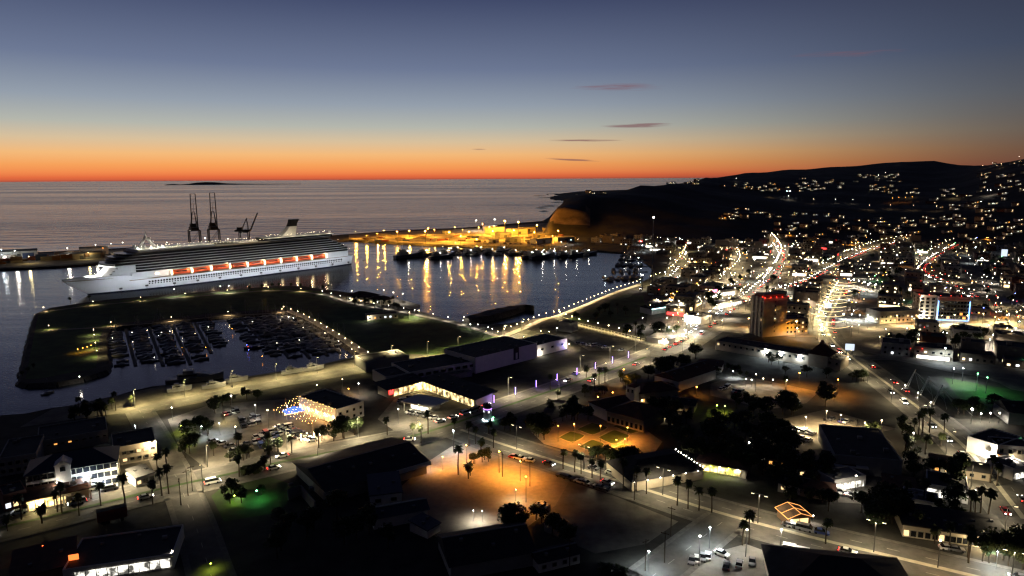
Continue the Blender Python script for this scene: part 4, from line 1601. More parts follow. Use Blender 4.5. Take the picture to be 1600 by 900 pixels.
# ------------------------------------------------------------------ sodium-lit port
PORTL = [(621, 373, 'softs', .7, 17), (665, 377, 'sod', .8, 13), (669, 364, 'sod', .45, 9), (679, 367, 'softs', .5, 10), (711, 361, 'softs', .5, 14), (723, 366, 'sod', .5, 11), (733, 370, 'sod', .5, 12), (744, 356, 'white', .8, 14), (754, 358, 'softs', .6, 13),
         (748, 362, 'softs', .5, 13), (773, 354, 'white', .8, 14), (772, 360, 'softs', .5, 12), (789, 360, 'sod', .95, 18), (810, 363, 'sod', 1.0, 18), (803, 372, 'sod', .6, 5), (839, 362, 'sod', .7, 15), (872, 367, 'sod', .55, 19), (863, 372, 'sod', .4, 18), (745, 383, 'sod', .45, 8),
         (590, 374, 'softs', .45, 5), (573, 376, 'softs', .4, 4), (702, 374, 'sod', .6, 10), (640, 369, 'sod', .5, 8), (770, 372, 'sod', .6, 10), (835, 374, 'sod', .6, 10), (600, 369, 'softs', .5, 7), (556, 371, 'softs', .5, 7), (720, 377, 'sod', .45, 8), (765, 364, 'sod', .6, 10)]
for i, (x, y, c, s, hp) in enumerate(PORTL):
    lamp('mast', G(x, y + hp * 0.35), 0, {'sod': 'sodm', 'softs': 'softsm'}.get(c, c), f"sodium light mast in the orange-lit port yard, {nth(i)} counted across it" if 'so' in c else f"white light mast over the orange port yard, {nth(i)} counted across it", 'light masts of the port yard', s)
# sheds, stockpiles and trucks in the yard
for i, (x, y, w, d, h_, mm) in enumerate([(778, 366, 30, 20, 12, 'beige'), (790, 372, 24, 16, 9, 'grey'), (768, 360, 26, 14, 8, 'beige'), (812, 366, 34, 18, 9, 'cream'), (806, 378, 24, 12, 7, 'grey'), (826, 362, 30, 16, 8, 'cream'), (842, 372, 26, 14, 7, 'beige'), (700, 365, 14, 8, 5, 'grey'),
                                          (850, 380, 34, 14, 7, 'white'), (772, 379, 18, 10, 5, 'white'), (862, 362, 26, 12, 7, 'beige'), (885, 378, 30, 14, 7, 'grey')]):
    p = G(x, y)
    t_ = thing('port_shed', f"{'tan' if mm in ('beige', 'cream') else mm} flat shed in the orange-lit port, {nth(i)} of those around its lamps", 'shed', p, pa + rk.uniform(-.2, .2), 'sheds of the port yard')
    MB().box(-w / 2, w / 2, 0, d, 0, h_).build('wall', M[mm], t_)
    MB().box(-w / 2 - .3, w / 2 + .3, -.3, d + .3, h_, h_ + .5).build('roof', M['roofgrey'], t_)
    MB().box(-3, 3, -0.08, 0, 0, min(5, h_ - 1)).build('door', M['pole'], t_)
for i in range(34):
    x, y = rk.uniform(560, 880), 0
    y = 373 + rk.uniform(-6, 7)
    n_ = rk.choice(list(CONT))
    cont_p[n_].put(G(x, y) + Vector((0, 0, .05)), rk.uniform(0, 3), f"{n_} shipping container standing loose in the orange port yard", 'containers in the port yard')
for i, (x, y, rr, hh) in enumerate([(632, 370, 22, 4.0), (598, 368, 15, 3), (658, 373, 12, 3), (730, 368, 14, 3), (706, 372, 10, 2.2)]):
    mbp = MB()
    q = G(x, y)
    rg = [Vector((rr * 1.6 * math.cos(a * .5236) * rk.uniform(.85, 1.15), rr * .7 * math.sin(a * .5236) * rk.uniform(.85, 1.15), 0)) for a in range(12)]
    tp = [Vector((p_.x * .3, p_.y * .3, hh * rk.uniform(.85, 1.1))) for p_ in rg]
    mbp.loft([rg, tp])
    o = mbp.build('stockpile', M['yard'])
    o.location = q
    tag(o, f"heap of pale aggregate in the orange port yard, {nth(i)} from the sea end", 'stockpile', 'stockpiles')
# fishing fleet moored off the port
rf = random.Random(8)
for i, (x, y, s, a) in enumerate([(640, 402, 1.3, 0.1), (668, 399, 1.0, 0.1), (700, 399, 1.0, .3), (716, 394, 1.0, .2), (735, 397, .9, .4), (752, 394, 1.0, .2), (770, 396, .9, .1), (788, 394, 1.0, .3), (806, 397, .8, .2), (832, 402, 1.0, .1), (848, 403, 1.2, .1), (866, 400, 1.0, .2), (885, 401, 1., .1), (902, 400, 1., .1), (920, 398, .9, .1), (690, 403, 1.0, 0.0)]):
    BOATS['f'].put(G(x, y, ZW), pa + a, f"dark fishing vessel with deck lights moored off the port, {nth(i)} in from the open water", 'fishing vessels off the port', s)
for i in range(24):
    x = rf.uniform(690, 930)
    BOATS['m2'].put(G(x, 392 + rf.uniform(1, 7) + (3 if x > 820 else 0), ZW), rf.uniform(0, 6), "small white motor boat moored among the fishing vessels off the port", 'small boats off the port', rf.uniform(.8, 1.3))
for i, (x, y, c) in enumerate([(692, 393, 'softw'), (705, 396, 'white'), (860, 396, 'softw'), (838, 398, 'white'), (850, 399, 'white'), (866, 397, 'cool'), (877, 385, 'white'), (892, 382, 'cool'), (903, 381, 'softw'), (884, 393, 'softw'), (838, 386, 'sod'), (712, 387, 'yel')]):
    lamp('flood', G(x, y), 0, c, f"floodlight pole on the fishing quay, {nth(i)} from the open water", 'floodlights of the fishing quay')

# ------------------------------------------------------------------ buildings
WCACHE = {}


def wmesh(w, h_, m_, name='window'):
    k_ = (round(w, 2), round(h_, 2), m_.name, name)
    if k_ not in WCACHE:
        WCACHE[k_] = MB().box(-w / 2, w / 2, -0.06, 0.04, 0, h_).mesh(name, m_)
    return WCACHE[k_]


def frmesh(w, h_, m_):
    k_ = ('fr', round(w, 2), round(h_, 2), m_.name)
    if k_ not in WCACHE:
        t_ = 0.14
        WCACHE[k_] = MB().box(-w / 2 - t_, w / 2 + t_, -0.12, 0.0, -t_, 0).box(-w / 2 - t_, w / 2 + t_, -0.12, 0.0, h_, h_ + t_).box(-w / 2 - t_, -w / 2, -0.12, 0, 0, h_).box(w / 2, w / 2 + t_, -0.12, 0, 0, h_).mesh('frame', m_)
    return WCACHE[k_]


rb_ = random.Random(17)
LITM = [E_['wwin'], E_['wwin'], E_['cwin'], E_['owin']]


def block(A, B, depth, h_, name, label, cat, wall='white', roof='roof', rk_='flat', win=None, side=None, lit=0.2, group=None, world=False, z0=0.0, over=0.0, frame=True, par=0.5, litm=None, shop=None, far_side=None):
    """a building whose front runs from A to B (left to right as seen), depth metres back; win/side = (rows, cols, w, h, sill, storey)"""
    a = A if world else G(*A, z0)
    b_ = B if world else G(*B, z0)
    d = b_ - a
    Lx = d.length
    rz = math.atan2(d.y, d.x)
    t_ = thing(name, label, cat, (a.x, a.y, z0), rz, group)
    MB().box(0, Lx, 0, depth, 0, h_).build('wall', M[wall], t_)
    o_ = over
    if rk_ == 'flat':
        MB().box(0.25, Lx - 0.25, 0.25, depth - 0.25, h_, h_ + 0.12).build('roof', M[roof], t_)
        if par > 0:
            p_ = MB()
            for q in ((0, Lx, 0, 0.25), (0, Lx, depth - 0.25, depth), (0, 0.25, 0.25, depth - 0.25), (Lx - 0.25, Lx, 0.25, depth - 0.25)):
                p_.box(*q, h_, h_ + par)
            p_.build('parapet', M[wall], t_)
        for q in range(max(2, int(Lx * depth / 110))):
            ux, uy, us = rb_.uniform(1.5, max(1.6, Lx - 3)), rb_.uniform(1.2, max(1.3, depth - 2.5)), rb_.uniform(.5, 1.0)
            MB().box(ux, ux + us * 1.6, uy, uy + us * 1.2, h_ + .12, h_ + .12 + us).build('roof_unit', M[rb_.choice(['roofgrey', 'concrete', 'grey'])], t_)
    elif rk_ == 'gable':      # ridge along x
        rh = depth * (0.10 if depth > 25 else 0.22)
        MB().loft([[Vector((x, -o_, h_)), Vector((x, depth / 2, h_ + rh)), Vector((x, depth + o_, h_)), Vector((x, depth / 2, h_ - 0.02))] for x in (-o_, Lx + o_)]).build('roof', M[roof], t_)
        MB().loft([[Vector((x, 0, h_ - .05)), Vector((x, depth / 2, h_ + rh - .2)), Vector((x, depth, h_ - .05))] for x in (0.0, Lx)]).build('gable', M[wall], t_)
        for q in range(max(2, int(Lx / 7))):
            ux, fy = Lx * (q + .3 + .4 * rb_.random()) / max(2, int(Lx / 7)), rb_.uniform(.12, .4)
            zr = h_ + rh * fy * 2
            MB().box(ux, ux + .9, depth * fy, depth * fy + .9, zr - .2, zr + .75).build('roof_vent', M['roofgrey'], t_)
        MB().box(-o_, Lx + o_, depth / 2 - .25, depth / 2 + .25, h_ + rh - .08, h_ + rh + .1).build('ridge_cap', M['roofgrey'], t_)
    elif rk_ == 'gabley':     # ridge along y
        rh = Lx * 0.2
        MB().loft([[Vector((-o_, y, h_)), Vector((Lx / 2, y, h_ + rh)), Vector((Lx + o_, y, h_)), Vector((Lx / 2, y, h_ - 0.02))] for y in (-o_, depth + o_)]).build('roof', M[roof], t_)
        MB().loft([[Vector((0, y, h_ - .05)), Vector((Lx / 2, y, h_ + rh - .2)), Vector((Lx, y, h_ - .05))] for y in (0.0, depth)]).build('gable', M[wall], t_)
    elif rk_ == 'hip':
        rh = min(depth, Lx) * 0.24
        i_ = min(depth, Lx) / 2
        r_ = MB()
        c = [Vector((-o_, -o_, h_)), Vector((Lx + o_, -o_, h_)), Vector((Lx + o_, depth + o_, h_)), Vector((-o_, depth + o_, h_))]
        if Lx >= depth:
            e0, e1 = Vector((i_, depth / 2, h_ + rh)), Vector((Lx - i_, depth / 2, h_ + rh))
            r_.quad(c[0], c[1], e1, e0).quad(c[2], c[3], e0, e1).tri(c[3], c[0], e0).tri(c[1], c[2], e1)
        else:
            e0, e1 = Vector((Lx / 2, i_, h_ + rh)), Vector((Lx / 2, depth - i_, h_ + rh))
            r_.quad(c[1], c[2], e1, e0).quad(c[3], c[0], e0, e1).tri(c[0], c[1], e0).tri(c[2], c[3], e1)
        r_.quad(c[3], c[2], c[1], c[0])
        r_.build('roof', M[roof], t_)
    elif rk_ == 'shed':
        rh = depth * 0.12
        MB().loft([[Vector((x, -o_, h_)), Vector((x, depth + o_, h_ + rh)), Vector((x, depth + o_, h_ + rh + 0.3)), Vector((x, -o_, h_ + 0.3))] for x in (-o_, Lx + o_)]).build('roof', M[roof], t_)
        for q in range(max(2, int(Lx / 6))):
            ux, fy = Lx * (q + .5) / max(2, int(Lx / 6)), rb_.uniform(.25, .7)
            zr = h_ + rh * fy + .3
            MB().box(ux, ux + .8, depth * fy, depth * fy + .8, zr - .2, zr + .5).build('roof_vent', M['roofgrey'], t_)

    def wins(spec, org, ang, span):
        rows, cols, w, hh, sill, st_ = spec
        ca_, sa_ = math.cos(ang), math.sin(ang)
        for r_i in range(rows):
            for c_i in range(cols):
                u = span * (c_i + 0.5) / cols
                lm = rb_.choice(litm or LITM) if rb_.random() < lit else M['glass']
                wn = inst('window', wmesh(w, hh, lm), t_, (org[0] + ca_ * u, org[1] + sa_ * u, sill + r_i * st_), ang)
                if frame:
                    inst('frame', frmesh(w, hh, M['kerb']), wn)
    if win:
        wins(win, (0, -0.02), 0.0, Lx)
    if side:      # right-hand end
        wins(side, (Lx + 0.02, 0), math.pi / 2, depth)
    if far_side:      # left-hand end
        wins(far_side, (-0.02, depth), -math.pi / 2, depth)
    if shop:
        x0, x1, s0, s1, mm = shop
        MB().box(Lx * x0, Lx * x1, -0.1, 0.02, s0, s1).build('shopfront', E_[mm] if mm in E_ else M[mm], t_)
        mu = MB()
        nn = max(2, int(Lx * (x1 - x0) / 2.4))
        for i in range(nn + 1):
            x = Lx * (x0 + (x1 - x0) * i / nn)
            mu.box(x - 0.1, x + 0.1, -0.2, -0.1, s0, s1)
        mu.build('mullion', M['pole'], t_)['kind'] = 'stuff'
    t_['_L'] = Lx
    return t_


def wall_lamp(b_, x, y, z, light, label, group=None, ang=0.0, scale=1.0):
    """a bulkhead lamp fixed to a building, given in the building's own metres"""
    rz = b_.rotation_euler.z
    p = Vector(b_.location) + Vector((math.cos(rz) * x - math.sin(rz) * y, math.sin(rz) * x + math.cos(rz) * y, z))
    return lamp('wallpack', p, rz + ang, light, label, group, scale)


def up(px, py, dz):
    p = G(px, py)
    return Vector((p.x, p.y, dz))


# --- left: hotels on the boulevard
B = block((44, 783), (186, 757), 14, 8.4, 'hotel', 'white three-storey hotel with dark square windows above the boulevard lamps', 'hotel', 'white', 'roofblue', 'hip', win=(3, 13, 1.7, 1.7, 0.9, 2.7), side=(3, 3, 1.5, 1.5, .9, 2.7), lit=0.0, over=.5)
Lx = B['_L']
for x in (8.0,):
    g_ = MB().box(x, x + 4.2, -0.9, 3, 0, 10.2)
    g_.loft([[Vector((x - .3, y, 10.2)), Vector((x + 2.1, y, 12.0)), Vector((x + 4.5, y, 10.2))] for y in (-1.2, 4)])
    g_.build('gable_tower', M['white'], B)
    inst('window', wmesh(1.5, 1.5, M['glass']), B, (x + 2.1, -0.95, 8.2))
wall_lamp(B, Lx * .64, -.3, 5.0, 'cool', 'bright white bulkhead lamp on the white hotel front', scale=1.1)
wall_lamp(B, Lx * .80, -.3, 2.6, 'cool', 'lower white bulkhead lamp beside the hotel entrance arch', scale=1.0)
wall_lamp(B, Lx * .33, -1.2, 5.0, 'softw', 'small lamp on the gabled bay of the white hotel', scale=.7)
B = block((43, 800), (140, 778), 9, 3.4, 'arcade', 'low dark-roofed arcade with a yellow lit colonnade before the white hotel', 'arcade', 'cream', 'rooftile', 'shed', over=.8, shop=(0.02, 0.62, 0.2, 2.3, 'shopy'))
for i in range(8):
    MB().box(2 + i * 2.4, 2.4 + i * 2.4, -1.4, -1.0, 0, 3.3).build('pillar', M['cream'], B)
wall_lamp(B, 3, -.3, 2.8, 'yel', 'yellow lamp under the arcade roof at its street end')
B = block((104, 784), (140, 774), 6, 4.0, 'shop', 'small red shop with white trim between arcade and hotel entrance', 'shop', 'brick', 'roof', win=(1, 4, 1.4, 1.6, .8, 2), lit=.3, shop=(.05, .95, 3.0, 3.7, 'shop'))
block((8, 800), (44, 790), 9, 5.0, 'house', 'low terracotta house at the left edge with a white arch', 'house', 'brick', 'roof', win=(1, 3, 1.3, 1.5, 1, 2), lit=.5)
B = block((179, 729), (246, 716), 16, 6.4, 'guesthouse', 'plain beige two-storey guesthouse with a few orange lit windows', 'guesthouse', 'cream', 'roof', win=(2, 6, 1.3, 1.0, 1.2, 2.6), lit=.5, litm=[E_['owin'], E_['wwin']])
wall_lamp(B, B['_L'] - 1.2, -.5, 6.3, 'warm', 'bright lamp at the roof corner of the beige guesthouse', scale=1.1)
block((213, 762), (243, 752), 8, 3.0, 'house', 'little pale house with a porch beside the palms at the side street', 'house', 'white', 'roofgrey', 'shed', win=(1, 3, 1.2, 1.2, .9, 2), lit=.2)
block((0, 745), (60, 735), 20, 6, 'house', 'unlit dark house behind the white hotel at the left edge', 'house', 'grey', 'roof', win=(2, 5, 1.2, 1.2, 1, 2.6), lit=0)
B = block((60, 712), (170, 692), 18, 5, 'warehouse', 'dark flat-roofed hall with tiny orange windows behind the beige guesthouse', 'hall', 'grey', 'roof', win=(1, 10, 1.0, .5, 3, 2), lit=.4, litm=[E_['owin']])
# --- hotel with strings of orange bulbs
C0, C1, C2 = G(527, 664), G(475, 640), G(569, 650)
B = block(C0, C2, (C1 - C0).length, 6.2, 'hotel', 'white low hotel with its courtyard side hung with strings of orange bulbs', 'hotel', 'white', 'roof', win=(2, 4, 1.0, 1.0, 1.2, 2.7), lit=0.05, world=True)
C1 = C0 + Vector((-(C2 - C0).normalized().y, (C2 - C0).normalized().x, 0)) * (C1 - C0).length
u_ = (C1 - C0).normalized()
sm = MB()
bulb_m = MB().ball((0, 0, 0), 0.12, n=4, m=2).mesh('bulb', E_['string'])
strl = thing('string_lights', 'strings of orange bulbs swagged over the courtyard of the white hotel', 'string lights', C0)
n_out = Vector((u_.y, -u_.x, 0))
if n_out.dot(-C0) < 0:
    n_out = -n_out
for r_ in range(7):
    for c in range(14):
        q = u_ * ((C1 - C0).length * c / 13) + n_out * (0.6 + r_ * 1.9) + Vector((0, 0, 7.2 - r_ * 0.5 - 0.5 * math.sin(c * 1.57) ** 2))
        inst('bulb', bulb_m, strl, q)
        if c:
            sm.tube(prev_, q, 0.02, n=3)
        prev_ = q
sm.build('cable', M['black'], strl)
for r_ in range(3):
    for e_ in (0, 1):
        q = u_ * ((C1 - C0).length * e_) + n_out * (0.6 + r_ * 5.6)
        MB().tube((q.x, q.y, 0), (q.x, q.y, 7.4), 0.09, n=4).build('pole', M['wood'], strl)
for i in range(9):
    q = C0 + u_ * (2 + i * 3.0) + n_out * 0.5
    lamp('globe', q, 0, 'softs' if i % 2 else 'soft', f"courtyard lamp under the orange string lights, {nth(i)} from the white end wall", 'courtyard lamps', .8)
# blue-white tent next to it
p = G(459, 650)
t_ = thing('party_tent', 'small tent glowing blue and white beside the string-lit courtyard', 'tent', p, .6)
MB().loft([[Vector((-4, -3, 2.4)), Vector((4, -3, 2.4)), Vector((4, 3, 2.4)), Vector((-4, 3, 2.4))], [Vector((-.3, -.2, 4.2)), Vector((.3, -.2, 4.2)), Vector((.3, .2, 4.2)), Vector((-.3, .2, 4.2))]]).build('canopy', mat('tent_blue', (.05, .12, .5), .6, emit=(.08, .22, 1), strength=1.2), t_)
for x in (-3.8, 3.8):
    for y in (-2.8, 2.8):
        MB().tube((x, y, 0), (x, y, 2.4), .06, n=4).build('pole', M['whitepole'], t_)
MB().box(-3.4, 3.4, 2.0, 2.1, .3, 2.2).build('lit_wall', E_['shopy'], t_)
# --- convention complex on the riverbed
B = block((743, 584), (839, 559), 26, 8.0, 'convention_hall', 'tall blank white hall of the long waterfront complex', 'hall', 'white', 'roof', win=None)
t_ = B
MB().box(B['_L'] * .60, B['_L'] * .68, -0.5, 0.0, 2.2, 8.6).build('portal', M['roof'], B)
MB().box(B['_L'] * .625, B['_L'] * .655, -0.6, -0.5, 2.6, 6.0).build('pilaster', M['white'], B)
block((640, 601), (743, 582), 22, 5.8, 'convention_wing', 'long white wing with a band of dark windows beside the blank hall', 'wing', 'white', 'roof', win=(1, 9, 2.6, 1.3, 3.4, 2), lit=0)
B = block((603, 606), (640, 599), 16, 5.0, 'convention_annex', 'lower white annex at the street end of the long waterfront complex', 'annex', 'white', 'roof')
block((646, 603), (738, 588), 4, 2.6, 'loading_ramp', 'sloping concrete ramp along the foot of the white wing', 'ramp', 'grey', 'concrete', par=.2)
block((572, 582), (640, 571), 16, 5.2, 'convention_back_wing', 'dark roofed back wing of the waterfront complex towards the marina', 'wing', 'grey', 'roof')
B = block((839, 557), (886, 545), 18, 6.0, 'convention_gallery', 'white end gallery of the complex with a blue glow at its corner', 'gallery', 'white', 'roof', win=(1, 3, 2, 1, 3, 2), lit=0)
wall_lamp(B, B['_L'] - 2, -.4, 3.2, 'blue', 'blue wall lamp on the end gallery of the white complex', scale=1.4)
wall_lamp(B, B['_L'] + 1, -.4, 3.0, 'warm', 'warm lamp past the end of the white complex')
wall_lamp(B, 2, -.4, 2.0, 'softw', 'small lamp in the recess between hall and end gallery')
block((873, 517), (893, 520), 8, 6, 'kiosk_block', 'dark square kiosk block where the promenade meets the footway', 'kiosk', 'grey', 'roof')
# --- L-shaped lit store with dark folded roof
B = block((607, 622), (661, 608), 9, 4.2, 'store_wing', 'yellow lit store wing under a dark roof, red glow at its end', 'store', 'cream', 'roof', 'shed', over=1.6, shop=(.15, .98, .2, 3.4, 'shopy'))
MB().box(.3, B['_L'] * .14, -.15, .02, 1.5, 3.6).build('sign', E_['sign_red'], B)
wall_lamp(B, 1.5, -.8, 3.6, 'red', 'red lamp at the end of the lit store wing', scale=1.2)
wall_lamp(B, B['_L'] - 2.5, -.6, 3.6, 'yel', 'bright yellow lamp in the inner corner of the lit store')
block((661, 608), (743, 638), 10, 4.4, 'store', 'long brightly lit store front under a dark sloping roof', 'store', 'cream', 'roof', 'shed', over=1.8, shop=(.02, .98, .2, 3.6, 'shopy'))
B = block((641, 638), (672, 645), 7, 3.2, 'filling_station', 'white lit kiosk with cream canopy in the store forecourt', 'kiosk', 'white', 'roofgrey', over=.4, shop=(.05, .95, .3, 2.6, 'shop'))
MB().box(-1, B['_L'] + 5, -5, 7, 4.2, 4.7).build('canopy', M['white'], B)
for x in (0, B['_L'] + 3):
    MB().tube((x, -4, 0), (x, -4, 4.2), .15, n=5).build('column', M['white'], B)
for i in range(4):
    MB().box(1 + i * 3, 2.2 + i * 3, -4, -3, 4.05, 4.2).build('canopy_light', emat('canopy_panel', (1, .9, .6), 45), B)
# --- windmill-like tower with purple lights
p = G(762, 657)
t_ = thing('light_tower', 'dark tapering tower ringed with purple lights at the boulevard corner', 'tower', p)


def ngon(r, z, n=8):
    return [Vector((r * math.cos(2 * math.pi * k_ / n), r * math.sin(2 * math.pi * k_ / n), z)) for k_ in range(n)]


MB().loft([ngon(1.9, 0), ngon(1.5, 5.2), ngon(1.75, 5.4), ngon(1.75, 5.9)]).build('shaft', M['grey'], t_)
MB().loft([ngon(1.8, 5.9), ngon(1.2, 7.0), ngon(.15, 7.9)]).build('cap', M['roof'], t_)
for k_ in range(4):
    an = math.pi / 2 * k_ - 1.2
    o = inst('window', wmesh(.6, .8, E_['cwin']), t_, (1.6 * math.cos(an), 1.6 * math.sin(an), 3.8), an + math.pi / 2)
MB().loft([ngon(1.66, 5.1), ngon(1.85, 5.15), ngon(1.85, 5.25), ngon(1.66, 5.3)]).build('light_ring', E_['sign_purple'], t_)
MB().loft([ngon(2.1, 0.2), ngon(2.3, 0.25), ngon(2.3, .5), ngon(2.1, .55)]).build('base_ring', emat('tower_base_ring', (.6, .9, 1), 14), t_)
lamp('bollard', G(771, 658), 0, 'green', 'small green light on the shrubs at the purple tower foot', None, 1.5)
# --- big dark hall and white house in the lower middle
B = block((512, 787), (667, 740), 27, 4.4, 'hall', 'large black-roofed hall with a white fascia facing the orange plaza', 'hall', 'grey', 'roof', 'gable', over=1.0)
MB().box(B['_L'] * .66, B['_L'] + 1.1, -1.15, -.95, 3.3, 4.75).build('fascia', M['white'], B)
MB().box(B['_L'] * .6, B['_L'] * .66, -1.6, -.9, 0, 4.7).build('entrance_pier', M['white'], B)
B = block((579, 793), (628, 787), 12, 3.8, 'house', 'small white house with a blue-black roof below the dark hall', 'house', 'white', 'roofblue', 'shed', win=(1, 2, 1.6, 1.0, 1.4, 2), lit=0, over=.4)
block((584, 828), (668, 812), 7, 3.4, 'house_wing', 'white-fronted wing with a dark folded roof beside the plaza edge', 'house', 'white', 'roofblue', 'gable', over=.7, lit=0)
block((668, 842), (688, 830), 7, 2.4, 'shed', 'little pale shed at the corner of the dark yard', 'shed', 'white', 'roofblue', 'shed', over=.3)
block((842, 896), (906, 880), 6, 2.8, 'cottage', 'low white cottage with small dark windows at the bottom edge', 'cottage', 'white', 'roof', 'gable', over=.4, win=(1, 4, 1.0, .9, 1.0, 2), lit=0)
block((705, 908), (835, 884), 16, 4, 'shed', 'large unlit shed roof cut by the bottom edge', 'shed', 'grey', 'roof', 'gable', over=.6)
# concrete wall with panels
for i, (a, b_) in enumerate([((451, 782), (470, 774)), ((470, 774), (492, 800))]):
    block(a, b_, .4, 3.4, 'boundary_wall', ['short run of the pale panelled wall beside the green lit garden', 'long run of the pale panelled wall behind the green lit garden'][i], 'wall', 'grey', 'concrete', par=0)
# --- bottom left lit shop, trailer, red sign
B = block((100, 914), (272, 888), 16, 3.6, 'shop', 'long shop with a bright white front cut by the bottom edge', 'shop', 'white', 'roof', 'flat', shop=(.1, .97, .6, 2.9, 'shop'))
block((20, 925), (118, 900), 12, 3.4, 'shop', 'red-roofed shop at the bottom edge left of the bright front', 'shop', 'brick', 'rooftile', 'shed', over=.6)
p = G(118, 897)
t_ = thing('shop_sign', 'glowing orange-red sign on a post above the bottom left shop', 'sign', p, .35)
MB().tube((0, 0, 0), (0, 0, 4.5), .1, n=5).build('post', M['pole'], t_)
MB().box(-1.1, 1.1, -.15, .15, 4.0, 5.4).build('sign_panel', E_['sign_orange'], t_)
lamp('flood', G(70, 880), 0, 'redglow', 'added dim red lamp tinting ground behind the bottom left shop roof', None, .7)  # red lamp added to redden the ground around it
a, b_ = G(153, 823), G(200, 812)
rz = math.atan2((b_ - a).y, (b_ - a).x)
t_ = thing('box_trailer', 'dark red box trailer parked by the boulevard kerb', 'trailer', a, rz)
TL = (b_ - a).length
M['trailer'] = mat('trailer_red', (.13, .035, .03), .6, noise=.15)
MB().box(0, TL, 0, 2.5, 1.1, 4.2).build('body', M['trailer'], t_)
MB().box(-.05, TL + .05, -.05, 2.55, 4.2, 4.3).build('roof', M['roof'], t_)
MB().box(.3, TL - .3, .5, 2, .8, 1.1).build('chassis', M['black'], t_)
for x in (1.4, 2.6, TL - 1.5):
    for y in (.2, 2.3):
        MB().tube((x, y - .15, .5), (x, y + .15, .5), .5, n=10).build('wheel', M['tyre'], t_)
# --- centre: cultural centre with white towers, orange plaza around
block((920, 645), (948, 658), 14, 5, 'cultural_centre', 'dark tiled house with one white lit gable behind the orange plaza', 'house', 'white', 'rooftile', 'gabley', over=.5)
block((948, 660), (1005, 676), 16, 5.2, 'cultural_hall', 'long tiled hall with arched front facing the orange plaza', 'hall', 'beige', 'rooftile', 'hip', win=(1, 8, 1.2, 2.0, .8, 2), lit=.05, over=.6)
B = block((978, 632), (991, 635), 5, 8.5, 'bell_tower', 'slim white tower with two dark windows rising from the tiled roofs', 'tower', 'white', 'rooftile', 'hip', win=(1, 2, .9, 1.4, 6, 2), lit=0, over=.3)
block((1000, 632), (1060, 625), 12, 5, 'gallery', 'tiled roof range between the slim tower and the round lot', 'gallery', 'beige', 'rooftile', 'hip', over=.6, win=(1, 6, 1.2, 1.4, 1, 2), lit=.15, litm=[E_['owin']])
block((1060, 612), (1118, 592), 14, 5, 'gallery', 'pale-walled tiled building with a curved white gable by the parking lot', 'gallery', 'white', 'rooftile', 'gable', over=.6)
# small tiled houses of the old quarter beside the long building and behind the avenue
for i, (x, y, w, d) in enumerate([(1035, 598, 11, 8), (1062, 585, 10, 8), (1090, 578, 12, 8), (1018, 612, 9, 7), (1048, 640, 10, 8), (1196, 728, 10, 8), (1225, 742, 11, 8), (1262, 752, 9, 7), (1284, 735, 10, 8), (1250, 775, 10, 7), (1215, 768, 9, 7), (1380, 772, 9, 7), (1368, 800, 10, 7), (1490, 745, 10, 8), (1455, 738, 9, 7)]):
    a = G(x, y)
    e_ = Vector((math.cos(-.42), math.sin(-.42), 0)) * w
    block(a, a + e_, d, 3.0, 'house', f"small tiled house among dark trees, {nth(i)} of those behind the avenue", 'house', ['cream', 'beige', 'white', 'brick'][i % 4], ['rooftile', 'roof', 'rooftile'][i % 3], ['hip', 'gable', 'shed'][i % 3], world=True, over=.4, win=(1, 3, 1.1, 1.1, 1.0, 2), lit=.25, group='small tiled houses')
# marquee with lit edge
p = G(1022, 742)
t_ = thing('marquee', 'great dark marquee roof edged with white bulbs beside the avenue', 'marquee', p, .35)
MB().loft([[Vector((-14, -9, 3.4)), Vector((14, -9, 3.4)), Vector((14, 9, 3.4)), Vector((-14, 9, 3.4))], [Vector((-8, -2, 7.5)), Vector((8, -2, 7.5)), Vector((8, 2, 7.5)), Vector((-8, 2, 7.5))]]).build('canopy', M['roof'], t_)
MB().box(-13.6, 13.6, -8.6, 8.6, 0, 3.4).build('wall', M['cream'], t_)
bw = MB().ball((0, 0, 0), .2, n=4, m=2).mesh('bulb', E_['stringw'])
for i in range(12):
    inst('bulb', bw, t_, (14.2, -9 + i * 1.6, 3.6 + .2 * (i % 2)))
    if i % 2 == 0:
        inst('bulb', bw, t_, (-13 + i * 2.4, -9.2, 3.5))
# garden restaurant
B = block((1090, 735), (1165, 748), 9, 3.2, 'restaurant', 'garden restaurant with a lit veranda among dark trees by the avenue', 'restaurant', 'cream', 'rooftile', 'hip', over=.8, shop=(.1, .9, .4, 2.4, 'shopy'))
for i in range(4):
    lamp('globe', G(1110 + i * 14, 741 + i * 2), 0, 'lime' if i % 2 == 0 else 'softw', f"garden lamp before the restaurant veranda, {nth(i)} along it", 'garden lamps', .7)
# --- right middle: long arcaded building with tower
B = block((1118, 546), (1312, 580), 14, 5.0, 'long_building', 'long pale two-storey building with a pyramid-roofed corner tower', 'building', 'beige', 'roof', 'flat', win=(1, 20, 1.1, 1.2, 3.0, 2), lit=.03)
Lx = B['_L']
tw = MB().box(Lx - 16, Lx - 6, -.5, 10, 0, 7)
tw.build('tower', M['beige'], B)
MB().loft([[Vector((Lx - 17, -1.5, 7)), Vector((Lx - 5, -1.5, 7)), Vector((Lx - 5, 11, 7)), Vector((Lx - 17, 11, 7))], [Vector((Lx - 12, 3.5, 12)), Vector((Lx - 10, 3.5, 12)), Vector((Lx - 10, 5.5, 12)), Vector((Lx - 12, 5.5, 12))], [Vector((Lx - 11.6, 4, 14)), Vector((Lx - 10.4, 4, 14)), Vector((Lx - 10.4, 5, 14)), Vector((Lx - 11.6, 5, 14))]]).build('tower_roof', M['rooftile'], B)
for i, f in enumerate((.42, .54, .69)):
    wall_lamp(B, Lx * f, -.6, 4.2, 'cool', f"white wall lamp on the long pale building, {nth(i)} of three", 'wall lamps of the long building', 1.2)
